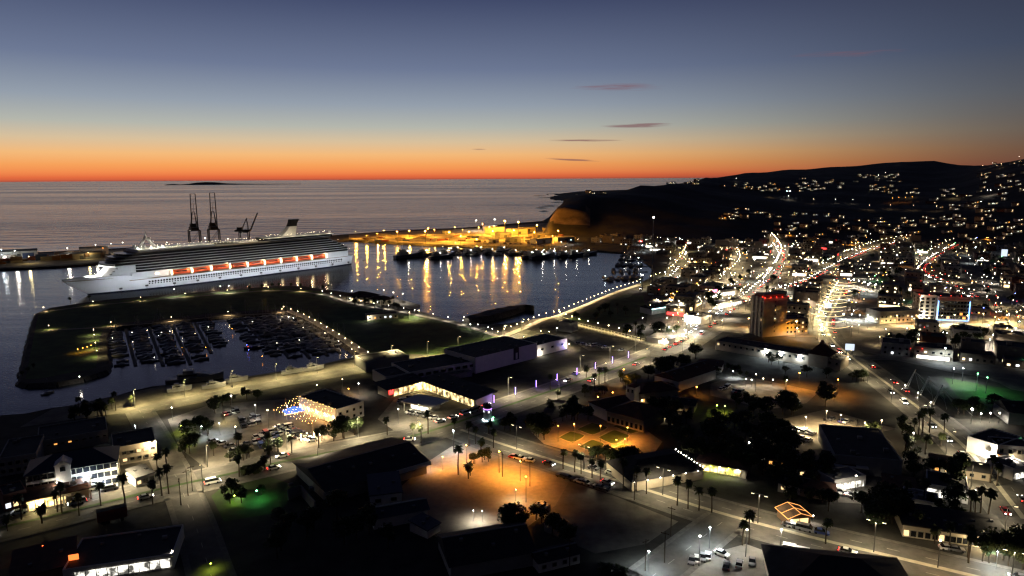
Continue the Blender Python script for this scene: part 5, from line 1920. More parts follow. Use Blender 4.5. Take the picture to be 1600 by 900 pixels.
# tower hotel
a = G(1191, 527)
b_ = G(1227, 524)
B = block(a, b_, 13, 24.5, 'tower_hotel', 'tall brown hotel tower with red lights along its roof', 'hotel', 'beige', 'roof', win=(8, 1, .7, .8, 3, 2.7), lit=0.1, world=True, far_side=(8, 3, 1.2, 1.3, 2.0, 2.75))
for x in (0.2, .5, .8):
    MB().box(-.6, 0, 13 * x - .5, 13 * x + .5, 0, 25.5).build('pier', M['cream'], B)
MB().box(1, B['_L'] - 1, 2, 11, 24.6, 26.6).build('penthouse', M['brick'], B)
for i in range(9):
    wall_lamp(B, B['_L'] * (i % 5) / 4, 0 if i < 5 else 13 * (i - 4) / 5, 25.4, 'red', f"red rooftop lamp of the brown hotel tower, {nth(i)} around its edge", 'rooftop lamps of the hotel tower', 1.0)
B2 = block((1227, 524), (1262, 522), 14, 10, 'hotel_annex', 'lower hotel wing washed amber by a bright lamp', 'hotel', 'beige', 'roof', win=(3, 6, 1.2, 1.2, 1.5, 2.8), lit=.35, litm=[E_['wwin'], E_['owin']])
lamp('flood', G(1243, 528), 0, 'sodm', 'blazing amber floodlight beside the hotel tower', None, 1.5, .35)
# right hotel: white slab and dark glass slab with blue outline
B = block((1434, 500), (1460, 501), 14, 17.5, 'hotel', 'white hotel block with three columns of square dark windows', 'hotel', 'cream', 'roof', win=(6, 3, 1.9, 1.5, 1.6, 2.6), lit=0, far_side=(6, 2, 1.2, 1.4, 1.6, 2.6))
wall_lamp(B, 1.2, -1.0, 4.0, 'white', 'white floodlight low on the front of the white hotel block', scale=1.5)
wall_lamp(B, .3, -.6, 16.2, 'softw', 'lamp high on the corner of the white hotel block')
B = block((1463, 502), (1513, 504), 15, 17.0, 'hotel', 'dark glass hotel block outlined with blue light', 'hotel', 'grey', 'roof', win=(5, 10, 1.7, 1.7, 2.2, 2.7), lit=.06)
Lx = B['_L']
MB().box(0, Lx, -.4, 0, 14.6, 15.6).build('fascia', M['cream'], B)
for x in (0.2, Lx - .2):
    MB().box(x - .25, x + .25, -.5, -.2, 1.2, 14.6).build('blue_strip', E_['sign_blue'], B)
MB().box(.5, Lx - .5, -.5, -.2, 1.0, 1.3).build('blue_strip', E_['sign_blue'], B)
for i in range(6):
    wall_lamp(B, -12 + i * (Lx + 12) / 5, -.5 if i > 1 else 2, 18.4, 'red', f"red rooftop lamp above the blue outlined hotel, {nth(i)} along the roof", 'rooftop lamps of the blue hotel', 1.2)
block((1374, 506), (1434, 503), 14, 8, 'hotel_wing', 'low amber-lit wing beside the white hotel block', 'hotel wing', 'cream', 'roof', win=(2, 9, 1.2, 1.2, 1.4, 2.8), lit=.3, litm=[E_['wwin']])
for i, (x, y, c) in enumerate([(1380, 503, 'sod'), (1400, 509, 'yel'), (1432, 510, 'sod'), (1450, 513, 'yel'), (1470, 509, 'yel'), (1490, 508, 'white'), (1510, 509, 'yel'), (1535, 506, 'yel'), (1555, 503, 'yel'), (1575, 506, 'yel'), (1585, 530, 'cool'), (1572, 530, 'warm'), (1550, 541, 'white'), (1545, 549, 'white')]):
    lamp('flood', G(x, y), 0, c, f"amber forecourt lamp before the blue outlined hotel, {nth(i)} across the forecourt", 'forecourt lamps of the blue hotel', None, 2.2)
# --- right: dark hall with pale awning, shops, market
B = block((1302, 738), (1408, 748), 30, 6.0, 'hall', 'large dark hall with a pale awning beside the sandy parking lot', 'hall', 'grey', 'roof', 'flat')
MB().box(0, B['_L'] * .5, -2.2, 0, 3.0, 3.3).build('awning', M['white'], B)
B = block((1303, 768), (1352, 760), 8, 3.4, 'shop', 'low shop with a bright band of doors behind a small car park', 'shop', 'white', 'roofgrey', shop=(.05, .95, .3, 2.3, 'shop'))
B = block((1446, 775), (1512, 788), 12, 3.8, 'market_hall', 'lit white market front under a dark roof among palms', 'market', 'white', 'roof', shop=(.02, .6, .5, 2.8, 'shop'))
B = block((1408, 794), (1464, 806), 8, 3.4, 'market_hall', 'lower lit market range with four bright windows above the shop strip', 'market', 'white', 'roofgrey', shop=(.06, .92, .5, 2.4, 'shop'))
for i, (a, b_) in enumerate([((1410, 838), (1466, 846)), ((1466, 846), (1512, 853)), ((1512, 853), (1574, 862))]):
    B = block(a, b_, 11, [3.6, 3.3, 3.2][i], 'shop', ['gabled pale shop with a dark arcade at the left end of the strip', 'middle shop of the pale strip beside the gabled one', 'end shop of the pale strip with a lit cream wall by the junction'][i], 'shop', 'cream', 'roof', 'shed', over=.5, win=(1, 5, 1.3, 1.7, .4, 2), lit=.12)
wall_lamp(B, 2.5, -.4, 2.6, 'warm', 'lamp on the front of the end shop of the pale strip')
wall_lamp(B, 7, -.4, 2.6, 'softw', 'second lamp on the front of the end shop of the pale strip')
B = block((1541, 706), (1556, 720), 11, 5.6, 'corner_shop', 'white two-storey corner shop with an orange awning by the main road', 'shop', 'white', 'roof', shop=(.05, .95, .4, 2.4, 'shop'), side=(1, 4, 1.0, 1.4, 3.2, 2), lit=.2)
B = block((1556, 721), (1594, 707), 10, 5.6, 'corner_shop', 'green-tinted side of the white corner shop by the main road', 'shop', 'white', 'roof', win=(1, 4, 1.1, 1.5, 3.0, 2), lit=0.1)
MB().box(0, B['_L'] * .65, -2.0, 0, 2.4, 2.7).build('awning', mat('awning_orange', (.6, .2, .06), .7), B)
wall_lamp(B, 1, -.6, 2.2, 'warm', 'lamp under the orange awning of the corner shop')
wall_lamp(B, B['_L'] - 1, -.6, 3.4, 'green', 'green lamp on the side of the white corner shop', scale=.6)
wall_lamp(B, -1.5, 2, 3.0, 'white', 'bright white lamp on the street face of the corner shop', ang=-1.2, scale=1.2)
block((1582, 752), (1612, 745), 9, 4, 'shop', 'small white shop with green light at the right edge', 'shop', 'white', 'roof', shop=(.1, .9, .5, 2.4, 'shop'))
B = block((1575, 663), (1650, 668), 14, 5, 'hall', 'dark roofed hall at the right edge beyond the corner shop', 'hall', 'grey', 'roof', 'gable', over=.5)
for i in range(6):
    lamp('globe', G(1517 + i * 14.5, 662 - i * .5), 0, 'white' if i == 0 else 'softw', f"globe lamp in front of the dark hall at the right edge, {nth(i)} from the road", 'globe lamps by the hall', 1.5 if i == 0 else 1.0)
# gabled house traced with orange lights
p, q = G(1228, 822), G(1268, 818)
B = block((1231, 823), (1266, 820), 6, 2.6, 'kiosk_house', 'little timber restaurant traced with orange rope light', 'restaurant', 'wood', 'wood', 'gabley', over=.5, shop=(.1, .9, .3, 2.2, 'wwin'))
Lx = B['_L']
rp = MB()
rh = Lx * .2
for y in (-.6, 3, 6.6):
    rp.tube((-.5, y, 2.7), (Lx / 2, y, 2.7 + rh), .07, n=4).tube((Lx / 2, y, 2.7 + rh), (Lx + .5, y, 2.7), .07, n=4)
rp.tube((-.5, -.6, 2.7), (-.5, 6.6, 2.7), .07, n=4).tube((Lx + .5, -.6, 2.7), (Lx + .5, 6.6, 2.7), .07, n=4).tube((Lx / 2, -.6, 2.7 + rh), (Lx / 2, 6.6, 2.7 + rh), .07, n=4)
rp.build('rope_light', emat('rope_light_orange', (1, .42, .12), 2.0), B)
# bottom right: black pyramid-roofed building, market stalls
B = block(G(1215, 962), G(1445, 990), 22, 5.0, 'restaurant', 'black hipped roof building at the bottom edge beside the red stalls', 'building', 'cream', 'roof', 'hip', world=True, over=1)
M['redcloth'] = mat('stall_red_cloth', (.42, .03, .04), .8)
for i, (x, y) in enumerate([(1204, 872), (1211, 876), (1219, 880), (1226, 883)]):
    p = G(x, y)
    t_ = thing('market_stall', f"market stall with a red canopy in the lit yard, {nth(i)} from the parked van", 'stall', p, -.45, 'red canopied stalls')
    MB().loft([[Vector((-1.5, -1.5, 2.2)), Vector((1.5, -1.5, 2.2)), Vector((1.5, 1.5, 2.2)), Vector((-1.5, 1.5, 2.2))], [Vector((-.1, -.1, 3)), Vector((.1, -.1, 3)), Vector((.1, .1, 3)), Vector((-.1, .1, 3))]]).build('canopy', M['redcloth'], t_)
    for sx in (-1.4, 1.4):
        for sy in (-1.4, 1.4):
            MB().tube((sx, sy, 0), (sx, sy, 2.2), .05, n=4).build('pole', M['whitepole'], t_)
    MB().box(-1.3, 1.3, -.9, .9, 0, .9).build('counter', M['white'], t_)
# bridge with three raking pylons
for i, (x0, y0, x1, y1) in enumerate([(1416, 607, 1431, 577), (1436, 619, 1452, 588), (1456, 634, 1473, 602)]):
    p = G(x0, y0)
    d_ = math.hypot(p.x, p.y)
    tz = zat(x1, y1, d_ + 2)
    v = ray(x1, y1)
    k_ = (d_ + 2) / math.hypot(v.x, v.y)
    tip = Vector((v.x * k_, v.y * k_, tz))
    t_ = thing('bridge_pylon', f"slanting pale lattice pylon at the bridge, {nth(i)} from the city end", 'pylon', p, 0, 'raking pylons of the bridge')
    mb_ = MB()
    tl = tip - p
    sd_ = tl.cross(Vector((0, 0, 1))).normalized() * .7
    for s in (-1, 1):
        mb_.tube(sd_ * s, tl + sd_ * s * .15, .16, .1, n=5)
    mb_.build('leg', M['whitepole'], t_)
    st_ = MB()
    for k2 in range(1, 7):
        f = k2 / 7
        st_.tube(tl * f + sd_ * (1 - .85 * f), tl * f - sd_ * (1 - .85 * f), .08, n=4)
    st_.build('strut', M['whitepole'], t_)
    MB().box(-.9, .9, -.9, .9, 0, .8).build('plinth', M['concrete'], t_)
    cb = MB()
    e = Vector((math.cos(-.95), math.sin(-.95), 0))
    for s in (6, 11, 16):
        cb.tube(tl * .9, e * s, .04, n=3)
    cb.build('stay_cable', M['whitepole'], t_)
    lamp('bollard', p + Vector((-1.5, -1.5, 0)), 0, 'softw', f"added lamp brightening the slanting pylon, {nth(i)} from the city end", 'added pylon lamps', 2.0, 4.0)  # lamps added to brighten the pylons
# restaurant pavilion and pier buildings on the grass pier
B = block((543, 470), (575, 473), 14, 4.5, 'pavilion', 'pavilion with a glowing orange tiled roof among palms on the pier', 'pavilion', 'cream', 'rooftile', 'hip', over=1.5, win=(1, 6, 1.4, 1.6, .8, 2), lit=.5, litm=[E_['wwin']])
block((577, 474), (602, 477), 10, 4, 'pavilion', 'smaller tiled pavilion next to the glowing one on the pier', 'pavilion', 'cream', 'rooftile', 'hip', over=1, win=(1, 4, 1.4, 1.6, .8, 2), lit=.5, litm=[E_['wwin']])
B = block((574, 501), (622, 497), 8, 3.4, 'harbour_office', 'low pale office lit from one end on the lawn behind the marina', 'office', 'cream', 'rooftile', 'flat', win=(1, 6, 1.4, 1.2, 1, 2), lit=.2)
wall_lamp(B, 1, -.6, 2.6, 'softw', 'lamp at the lit end of the low office on the lawn')
# dark curved rock groyne / canopy at the beach
mb_ = MB()
cur = spline(gp([(728, 502), (760, 494), (795, 485), (820, 480), (836, 482)]), 4)
rg = []
for i, p in enumerate(cur):
    w = 9 * math.sin(math.pi * min(1, .12 + .86 * i / (len(cur) - 1))) + .5
    a, b_ = cur[max(0, i - 1)], cur[min(len(cur) - 1, i + 1)]
    d = (b_ - a).normalized()
    nn = Vector((-d.y, d.x, 0))
    rg.append([p + nn * w + Vector((0, 0, -2.5)), p + nn * w * .7 + Vector((0, 0, 1.5 + rb_.random())), p - nn * w * .7 + Vector((0, 0, 1.5 + rb_.random())), p - nn * w + Vector((0, 0, -2.5))])
mb_.loft(rg)
tag(mb_.build('rock_groyne', M['rock']), 'dark curved rock groyne reaching into the harbour by the promenade', 'groyne')
# flagpole
p = G(1018, 460)
t_ = thing('flagpole', 'very tall slender flagpole above the waterfront', 'flagpole', p)
MB().tube((0, 0, 0), (0, 0, 66), .75, .35, n=7).build('pole', M['grey'], t_)
MB().ball((0, 0, 66.4), .7, n=6, m=4).build('finial', E_['softw'], t_)
MB().tube((0, 0, 0), (0, 0, 1.2), 3.2, 2.8, n=12).build('plinth', M['white'], t_)
# billboards in the town
for i, (x, y, w, h_, hz) in enumerate([(1127, 378, 16, 7, 12), (1145, 380, 12, 7, 12), (1184, 381, 10, 8, 12), (1312, 388, 9, 5, 12), (1327, 538, 4.6, 3.6, 3), (1568, 392, 6, 8, 6), (1293, 475, 4.5, 3.4, 5)]):
    p = G(x, y + (hz + h_) * (y - 276) / 100)
    t_ = thing('billboard', f"billboard on posts above the town roofs, {nth(i)} from the harbour", 'billboard', p, math.atan2(p.y, p.x) - math.pi / 2 + .2, 'billboards')
    for s in (-.35, .35):
        MB().tube((s * w, .3, 0), (s * w, .3, hz), .25, n=5).build('post', M['pole'], t_)
    lit_ = i in (4, 5, 6)
    MB().box(-w / 2, w / 2, 0, .4, hz, hz + h_).build('panel', emat('billboard_lit', (.75, .86, 1), 1.1) if lit_ else M['cream'], t_)
    MB().box(-w / 2 - .2, w / 2 + .2, .05, .35, hz - .3, hz).build('catwalk', M['pole'], t_)

# ------------------------------------------------------------------ the town
INV = ROT.transposed()


def P(p):
    """picture position of a world point"""
    v = INV @ (Vector(p) - Vector((0, 0, H)))
    return (800 + FPX * v.x / -v.z, 450 - FPX * v.y / -v.z)


def inside(x, y, poly_):
    c = False
    j = len(poly_) - 1
    for i in range(len(poly_)):
        (xi, yi), (xj, yj) = poly_[i], poly_[j]
        if (yi > y) != (yj > y) and x < (xj - xi) * (y - yi) / (yj - yi) + xi:
            c = not c
        j = i
    return c


ROADPTS = []
for nm, pts, w in ROADS:
    for p in spline(gp(pts), 5.0):
        ROADPTS.append((p.x, p.y, w / 2))
RC = {}
for x, y, w in ROADPTS:
    RC.setdefault((int(x // 20), int(y // 20)), []).append((x, y, w))


def road_clear(x, y, r):
    i, j = int(x // 20), int(y // 20)
    for a in (i - 1, i, i + 1):
        for b_ in (j - 1, j, j + 1):
            for (rx, ry, w) in RC.get((a, b_), ()):
                if (rx - x) ** 2 + (ry - y) ** 2 < (w + r) ** 2:
                    return False
    return True


KEEP = [(1205, 520, 28), (1240, 520, 24), (1470, 500, 40), (1400, 505, 26), (1560, 505, 26), (1505, 505, 24), (1220, 560, 30), (1290, 575, 20), (1150, 545, 20)]
KEEPW = [(G(x, y), r) for x, y, r in KEEP]


def keep_clear(x, y, r):
    return all((x - p.x) ** 2 + (y - p.y) ** 2 > (r + rr) ** 2 for p, rr in KEEPW)


TOWN = [(1015, 468), (1035, 440), (1050, 402), (1000, 384), (925, 380), (925, 368), (1000, 372), (1100, 374), (1640, 378), (1700, 470), (1690, 600), (1640, 640), (1560, 598), (1480, 572), (1390, 558), (1340, 548),
        (1312, 528), (1240, 526), (1130, 518), (1085, 548), (1030, 500)]
rg_ = random.Random(31)
WALLN = {'white': 'white', 'cream': 'cream', 'beige': 'tan', 'grey': 'grey', 'brick': 'terracotta'}
E_['swin'] = emat('town_window', (1, .78, .46), 2.6, False)
E_['swin2'] = emat('town_window_cool', (.92, .97, 1), 2.6, False)
SHOPC = {'white': 'tshop', 'yellow': 'tshopy', 'red': 'sign_red', 'pink': 'sign_pink', 'blue': 'sign_blue', 'purple': 'sign_purple'}


def town_proto(w, d, h_, wall, shop, nlit):
    t_ = thing('town_building', 'b', 'building')
    MB().box(-w / 2, w / 2, -d / 2, d / 2, 0, h_).build('wall', M['t' + wall], t_)
    MB().box(-w / 2 + .3, w / 2 - .3, -d / 2 + .3, d / 2 - .3, h_, h_ + .15).build('roof', M[rg_.choice(['roof', 'roofgrey', 'roof'])], t_)
    pp = MB()
    for q in ((-w / 2, w / 2, -d / 2, -d / 2 + .3), (-w / 2, w / 2, d / 2 - .3, d / 2), (-w / 2, -w / 2 + .3, -d / 2 + .3, d / 2 - .3), (w / 2 - .3, w / 2, -d / 2 + .3, d / 2 - .3)):
        pp.box(*q, h_, h_ + .7)
    pp.build('parapet', M['t' + wall], t_)
    MB().box(w * .1, w * .1 + 3, 0, 2.4, h_ + .15, h_ + 2.2).build('stair_head', M['t' + wall], t_)
    st_ = max(1, int(h_ / 3.2))
    k_ = 0
    cols = max(3, int(w / 4))
    for r_ in range(st_):
        for c in range(cols):
            if r_ == 0 and shop:
                continue
            lit_ = k_ < nlit and rg_.random() < .5
            k_ += lit_
            inst('window', wmesh(1.5, 1.3, (E_['swin'] if rg_.random() < .6 else E_['swin2']) if lit_ else M['glass']), t_, (-w / 2 + w * (c + .5) / cols, -d / 2 - .02, 1.0 + 3.1 * r_))
    for r_ in range(st_):
        for c in range(2):
            lit_ = rg_.random() < .12 * nlit
            inst('window', wmesh(1.4, 1.2, E_['swin'] if lit_ else M['glass']), t_, (-w / 2 - .02, d / 2 - d * (c + .5) / 2, 1.0 + 3.1 * r_), -math.pi / 2)
    if shop:
        MB().box(-w * .42, w * .42, -d / 2 - .12, -d / 2, .3, 2.6).build('shopfront', E_[SHOPC[shop]], t_)
        MB().box(-w * .45, w * .45, -d / 2 - 1.6, -d / 2, 2.8, 3.0).build('awning', M['grey'], t_)
    return Kind(t_)


TP = []
for i in range(26):
    w, d, h_ = rg_.uniform(13, 23), rg_.uniform(11, 19), rg_.choice([3.8, 4.2, 4.6, 6.6, 7, 7.2, 9.8])
    wall = rg_.choice(['white', 'cream', 'beige', 'grey', 'brick', 'cream', 'beige'])
    shop = rg_.choice([None, None, None, 'white', 'yellow', 'white', 'yellow', 'red', None, 'blue' if i % 13 == 0 else None, 'pink' if i == 7 else None])
    nlit = rg_.choice([0, 1, 2, 3])
    st_ = max(1, int(h_ / 3.2))
    desc = f"{WALLN[wall]} {['one', 'two', 'three'][st_ - 1]}-storey building"
    desc += f" with a {shop} lit shopfront" if shop else (" with lit windows" if nlit else " with unlit windows")
    TP.append((town_proto(w, d, h_, wall, shop, nlit), desc, max(w, d)))
ZONES = [(lambda x, y: y < 400, 'far under the dark hill'), (lambda x, y: x < 1110, 'by the harbour marina'), (lambda x, y: x < 1240 and y < 460, 'beyond the brown hotel tower'), (lambda x, y: x < 1300, 'behind the brown hotel tower'),
         (lambda x, y: x < 1420 and y < 460, 'above the garlanded street'), (lambda x, y: x < 1420, 'beside the garlanded street'), (lambda x, y: y < 460, 'beyond the blue outlined hotel'), (lambda x, y: y < 520, 'around the blue outlined hotel'), (lambda x, y: True, 'between the bridge and the right edge')]


def zone(x, y):
    for f, n_ in ZONES:
        if f(x, y):
            return n_


ang = R(62)
uu, vv = Vector((math.cos(ang), math.sin(ang), 0)), Vector((-math.sin(ang), math.cos(ang), 0))
spots = []
o0 = G(1300, 480)
for i in range(-30, 46):
    for j in range(-34, 36):
        if i % 4 == 3 or j % 5 == 4:          # side streets
            continue
        p = o0 + uu * (i * 19.5) + vv * (j * 20.0) + Vector((rg_.uniform(-2, 2), rg_.uniform(-2, 2), 0))
        if p.y < 250 or p.y > 1150:
            continue
        x, y = P(p)
        if x > 1612 or not inside(x, y, TOWN) or not road_clear(p.x, p.y, 9) or not keep_clear(p.x, p.y, 6):
            continue
        if hill_z(p.x, p.y) > 1.0 or rg_.random() < .10:
            continue
        spots.append((p, x, y))
spots.sort(key=lambda q: -q[2])
for p, x, y in spots[:300]:
    kd, desc, _ = rg_.choice(TP)
    kd.put(p + Vector((0, 0, 0)), ang - math.pi / 2 + rg_.choice([0, 0, math.pi / 2, math.pi]) + rg_.uniform(-.06, .06), f"{desc}, {zone(x, y)}", 'flat-roofed buildings of the town', (rg_.uniform(.72, .95), rg_.uniform(.72, .95), rg_.uniform(.85, 1.1)))
for kd, _, _ in TP:
    kd.done()
# the farthest roofs run together into one mass
fb = MB()
fmi = []
FBM = ['twhite', 'tcream', 'tbeige', 'tgrey', 'tbrick', 'roof']
ca_, sa_ = math.cos(ang - math.pi / 2), math.sin(ang - math.pi / 2)
for p, x, y in spots[300:]:
    w, d, h_ = rg_.uniform(5, 8.5), rg_.uniform(5, 8), rg_.choice([3.6, 4.2, 6.4, 7])
    i0 = len(fb.v)
    fb.box(-w, w, -d, d, 0, h_)
    fb.box(-w + .3, w - .3, -d + .3, d - .3, h_, h_ + .1)
    wm = rg_.randrange(5)
    fmi += [wm] * 6 + [5] * 6
    for q in range(rg_.choice([0, 0, 1, 1, 2, 3])):
        u = rg_.uniform(-w + 1, w - 1)
        zz = rg_.choice([1.0, 1.0, h_ - 2.2])
        fb.box(u - .8, u + .8, -d - .08, -d, zz, zz + 1.2)
        fmi += [rg_.choice([6, 6, 7])] * 6
    for q in range(i0, len(fb.v)):
        vx, vy, vz = fb.v[q]
        fb.v[q] = (p.x + ca_ * vx - sa_ * vy, p.y + sa_ * vx + ca_ * vy, vz)
if spots[300:]:
    fbo = fb.build('distant_houses', M['twhite'])
    for nm_ in FBM[1:]:
        fbo.data.materials.append(M[nm_])
    fbo.data.materials.append(E_['swin'])
    fbo.data.materials.append(E_['swin2'])
    fbo.data.polygons.foreach_set('material_index', fmi)
    tag(fbo, 'mass of small far houses at the foot of the dark hill', 'houses', kind='stuff')
print('TOWN', len(spots))
# lamps among the roofs
LC = ['white'] * 5 + ['warm'] * 5 + ['cool'] * 2 + ['softw'] * 6 + ['soft'] * 5 + ['sod', 'softs', 'softs', 'red', 'red', 'blue', 'green']
LN = {'white': 'white', 'warm': 'warm', 'cool': 'cold white', 'softw': 'small white', 'soft': 'small warm', 'sod': 'orange', 'softs': 'small orange', 'red': 'red', 'blue': 'blue', 'green': 'green'}
n_l = 0
far_l = {}
FARL = []
while n_l < 300:
    x, y = rg_.uniform(1000, 1640), 372 + 215 * rg_.random() ** 1.7
    if not inside(x, y, TOWN):
        continue
    p = G(x, y)
    if hill_z(p.x, p.y) > 0.5:
        continue
    c = rg_.choice(LC)
    n_l += 1
    if y > 462:
        lamp('flood', p, rg_.uniform(0, 6), c, f"{LN[c]} pole lamp among roofs, {zone(x, y)}", 'lamps among the town roofs', rg_.uniform(.7, 1.1), 1.1 if y < 520 else .4)
    else:
        far_l.setdefault(c, []).append(p)
        FARL.append((c, p))
for _ in range(520):
    x, y = rg_.uniform(1000, 1640), 366 + 120 * rg_.random() ** 1.5
    if inside(x, y, TOWN) or y < 376 and x > 1200:
        far_l.setdefault(rg_.choice(['softw', 'softw', 'soft', 'soft', 'soft', 'softs', 'red', 'softw', 'soft', 'warm']), []).append(G(x, y) + Vector((0, 0, rg_.uniform(-2.5, 3))))
# the farthest lamps under the hill are countless points
fm = MB()
cols_ = list(far_l)
mi = []
for ci_, c in enumerate(cols_):
    for p in far_l[c]:
        n0 = len(fm.f)
        fm.ball((p.x, p.y, p.z + 5.6), .26, n=4, m=2)
        fm.tube((p.x, p.y, 0), (p.x, p.y, p.z + 5.3), .1, n=3)
        mi += [ci_ + 1] * 8 + [0] * (len(fm.f) - n0 - 8)
fo = fm.build('distant_lamps', M['pole'])
for c in cols_:
    fo.data.materials.append(E_[c])
fo.data.polygons.foreach_set('material_index', mi)
tag(fo, 'countless tiny lamps of the farthest streets under the dark hill', 'lamps', kind='stuff')
for c, p in FARL:
    I = LAMPC[c][2] * .42 * .6
    key = ('far', c)
    if key not in LDATA:
        ld = bpy.data.lights.new('lamp_glow', 'SPOT')
        ld.color, ld.energy, ld.spot_size, ld.spot_blend, ld.shadow_soft_size = LAMPC[c][0], I * 4 * math.pi, R(164), .6, .2
        LDATA[key] = ld
    lo = bpy.data.objects.new('lamp_glow', LDATA[key])
    COL.objects.link(lo)
    lo.parent = fo
    lo.location = (p.x, p.y, p.z + 5.2)
# the busy waterfront quarter
for i in range(56):
    while True:
        x, y = rg_.uniform(1000, 1260), rg_.uniform(400, 540)
        if inside(x, y, [(1010, 470), (1060, 420), (1110, 400), (1250, 395), (1255, 440), (1180, 470), (1130, 520), (1060, 545), (1000, 530)]):
            break
    c = rg_.choice(['white', 'white', 'warm', 'warm', 'yel', 'cool', 'softw', 'soft'])
    lamp('flood', G(x, y), rg_.uniform(0, 6), c, f"{LN.get(c, 'yellow')} lamp in the busy waterfront quarter", 'lamps of the waterfront quarter', rg_.uniform(.7, 1.1), 1.7)
# the brightest ones, placed one by one
for i, (x, y, c, s, where) in enumerate([
        (1003, 454, 'white', 2.0, 'at the bend of the promenade'), (1060, 492, 'white', 1.5, 'above the white waterfront restaurant'), (1178, 425, 'white', 1.9, 'over the dark car park beyond the tower'), (1232, 412, 'white', 1.5, 'at the end of the main street'),
        (1246, 395, 'white', 1.5, 'at the far crossroads of the main street'), (1200, 398, 'white', 1.4, 'on the far bright shopping front'), (1043, 385, 'cool', 1.5, 'by the far boatyard'), (1062, 384, 'cool', 1.5, 'by the far boatyard, next to its twin'),
        (1003, 394, 'cool', 1.3, 'on the marina quay'), (1015, 391, 'cool', 1.3, 'on the marina quay beside the flagpole'), (1285, 425, 'white', 1.4, 'on the busy slanting street'), (1300, 415, 'warm', 1.4, 'midway on the busy slanting street'),
        (1523, 400, 'cool', 1.6, 'beyond the blue outlined hotel'), (1453, 402, 'white', 1.5, 'at the bright bend of the red-lit street'), (1437, 403, 'white', 1.3, 'over the bright petrol forecourt'), (1400, 410, 'cool', 1.3, 'beside the pale forecourt canopy'),
        (1246, 462, 'white', 1.2, 'behind the brown hotel tower'), (1245, 528, 'white', .9, 'in the yard beside the amber hotel wing'), (1355, 460, 'cool', 1.2, 'right of the garlands'), (1475, 568, 'cool', 1.2, 'over the dark river bank'), (1233, 373, 'sod', 1.3, 'orange glow under the hill'),
        (1330, 388, 'sod', 1.2, 'first of the orange cluster'), (1340, 388, 'sod', 1.2, 'middle of the orange cluster'), (1352, 389, 'sod', 1.1, 'last of the orange cluster'), (1541, 380, 'sod', 1.2, 'orange lamp high on the right'), (1525, 383, 'blue', 1.6, 'violet lamp beside it')]):
    lamp('flood', G(x, y), 0, c, f"brilliant lamp {where}", 'brilliant lamps of the town', s)
# street lamps of the town
lamp_row('double', S1, 15, 0, 'warm', 'double street lamp down the middle of the main street', 'from the boulevard', 'lamps of the main street', 0, (2, 5, 6, 9, 13, 14, 18, 21, 22, 26))
lamp_row('street', S3, 21, 6, 'warm', 'street lamp on the busy slanting street', 'from the main street', 'lamps of the slanting street', -math.pi / 2, (1, 4, 5, 8, 11, 12))
lamp_row('street', S4, 13, 5, 'yel', 'yellow street lamp on the marina road', 'from the promenade', 'lamps of the marina road', -math.pi / 2, (1, 5, 6, 10, 13, 14, 17, 20))
lamp_row('street', S5, 30, 7, 'soft', 'street lamp on the red-lit street', 'from the right edge', 'lamps of the red-lit street', -math.pi / 2, (2, 5, 6, 9, 12))
lamp_row('street', S6, 22, 5, 'warm', 'street lamp on the short side road', 'from the harbour', 'lamps of the short side road', -math.pi / 2)
lamp_row('globe', [(1122, 384), (1170, 386)], 11, 0, 'white', 'white lamp in the even row under the hill', 'from the harbour', 'even row of lamps under the hill', 0, (), 0, 1.6, .5)
lamp_row('globe', [(1205, 392), (1250, 392)], 9, 0, 'white', 'white lamp on the far bright shopping front', 'along it', 'lamps of the far shopping front', 0, (), 0, 1.6)
lamp_row('globe', [(1325, 446), (1370, 456)], 7, 0, 'white', 'white lamp in the brilliant strip right of the garlands', 'along it', 'lamps of the brilliant strip', 0, (), 0, 1.5)
lamp_row('globe', [(1318, 499), (1364, 503)], 5, 0, 'cool', 'white lamp in the lower row beside the garlanded street', 'along it', 'lamps of the lower row', 0, (), 0, 1.0)
lamp_row('globe', [(1304, 524), (1293, 500), (1305, 475), (1316, 455), (1321, 446)], 14, 6, 'yel', 'added globe lamp lighting the garlanded street', 'from the river end', 'added lamps under the garlands', 0, (), 0, 1.0, 2.2)  # lamps added to throw light on the street below the garlands
# garlands of light across the street
gm = MB()
GAR = [(1302, 524), (1296, 514), (1292, 504), (1294, 496), (1299, 488), (1304, 480), (1308, 472), (1312, 465), (1315, 458), (1318, 452), (1320, 447)]
gw = spline(gp(GAR), 19.0)
for i, p in enumerate(gw):
    a, b_ = gw[max(0, i - 1)], gw[min(len(gw) - 1, i + 1)]
    d = (b_ - a).normalized()
    t_ = thing('light_garland', f"golden garland of light slung across the street, {nth(i)} from the river end", 'garland', p, math.atan2(d.y, d.x) + math.pi / 2, 'garlands over the street')
    wv = 9.0 + (i * 37 % 5) * .4
    mb_ = MB()
    pr = None
    for k_ in range(9):
        q = Vector((-wv + 2 * wv * k_ / 8, 0, 6.4 - 1.7 * (1 - (k_ / 4 - 1) ** 2)))
        if pr is not None:
            mb_.tube(pr, q, .13, n=4)
        pr = q
    mb_.build('light_rope', E_['garland'], t_)
    for s in (-1, 1):
        MB().tube((s * wv, 0, 0), (s * wv, 0, 6.6), .1, n=4).build('post', M['pole'], t_)

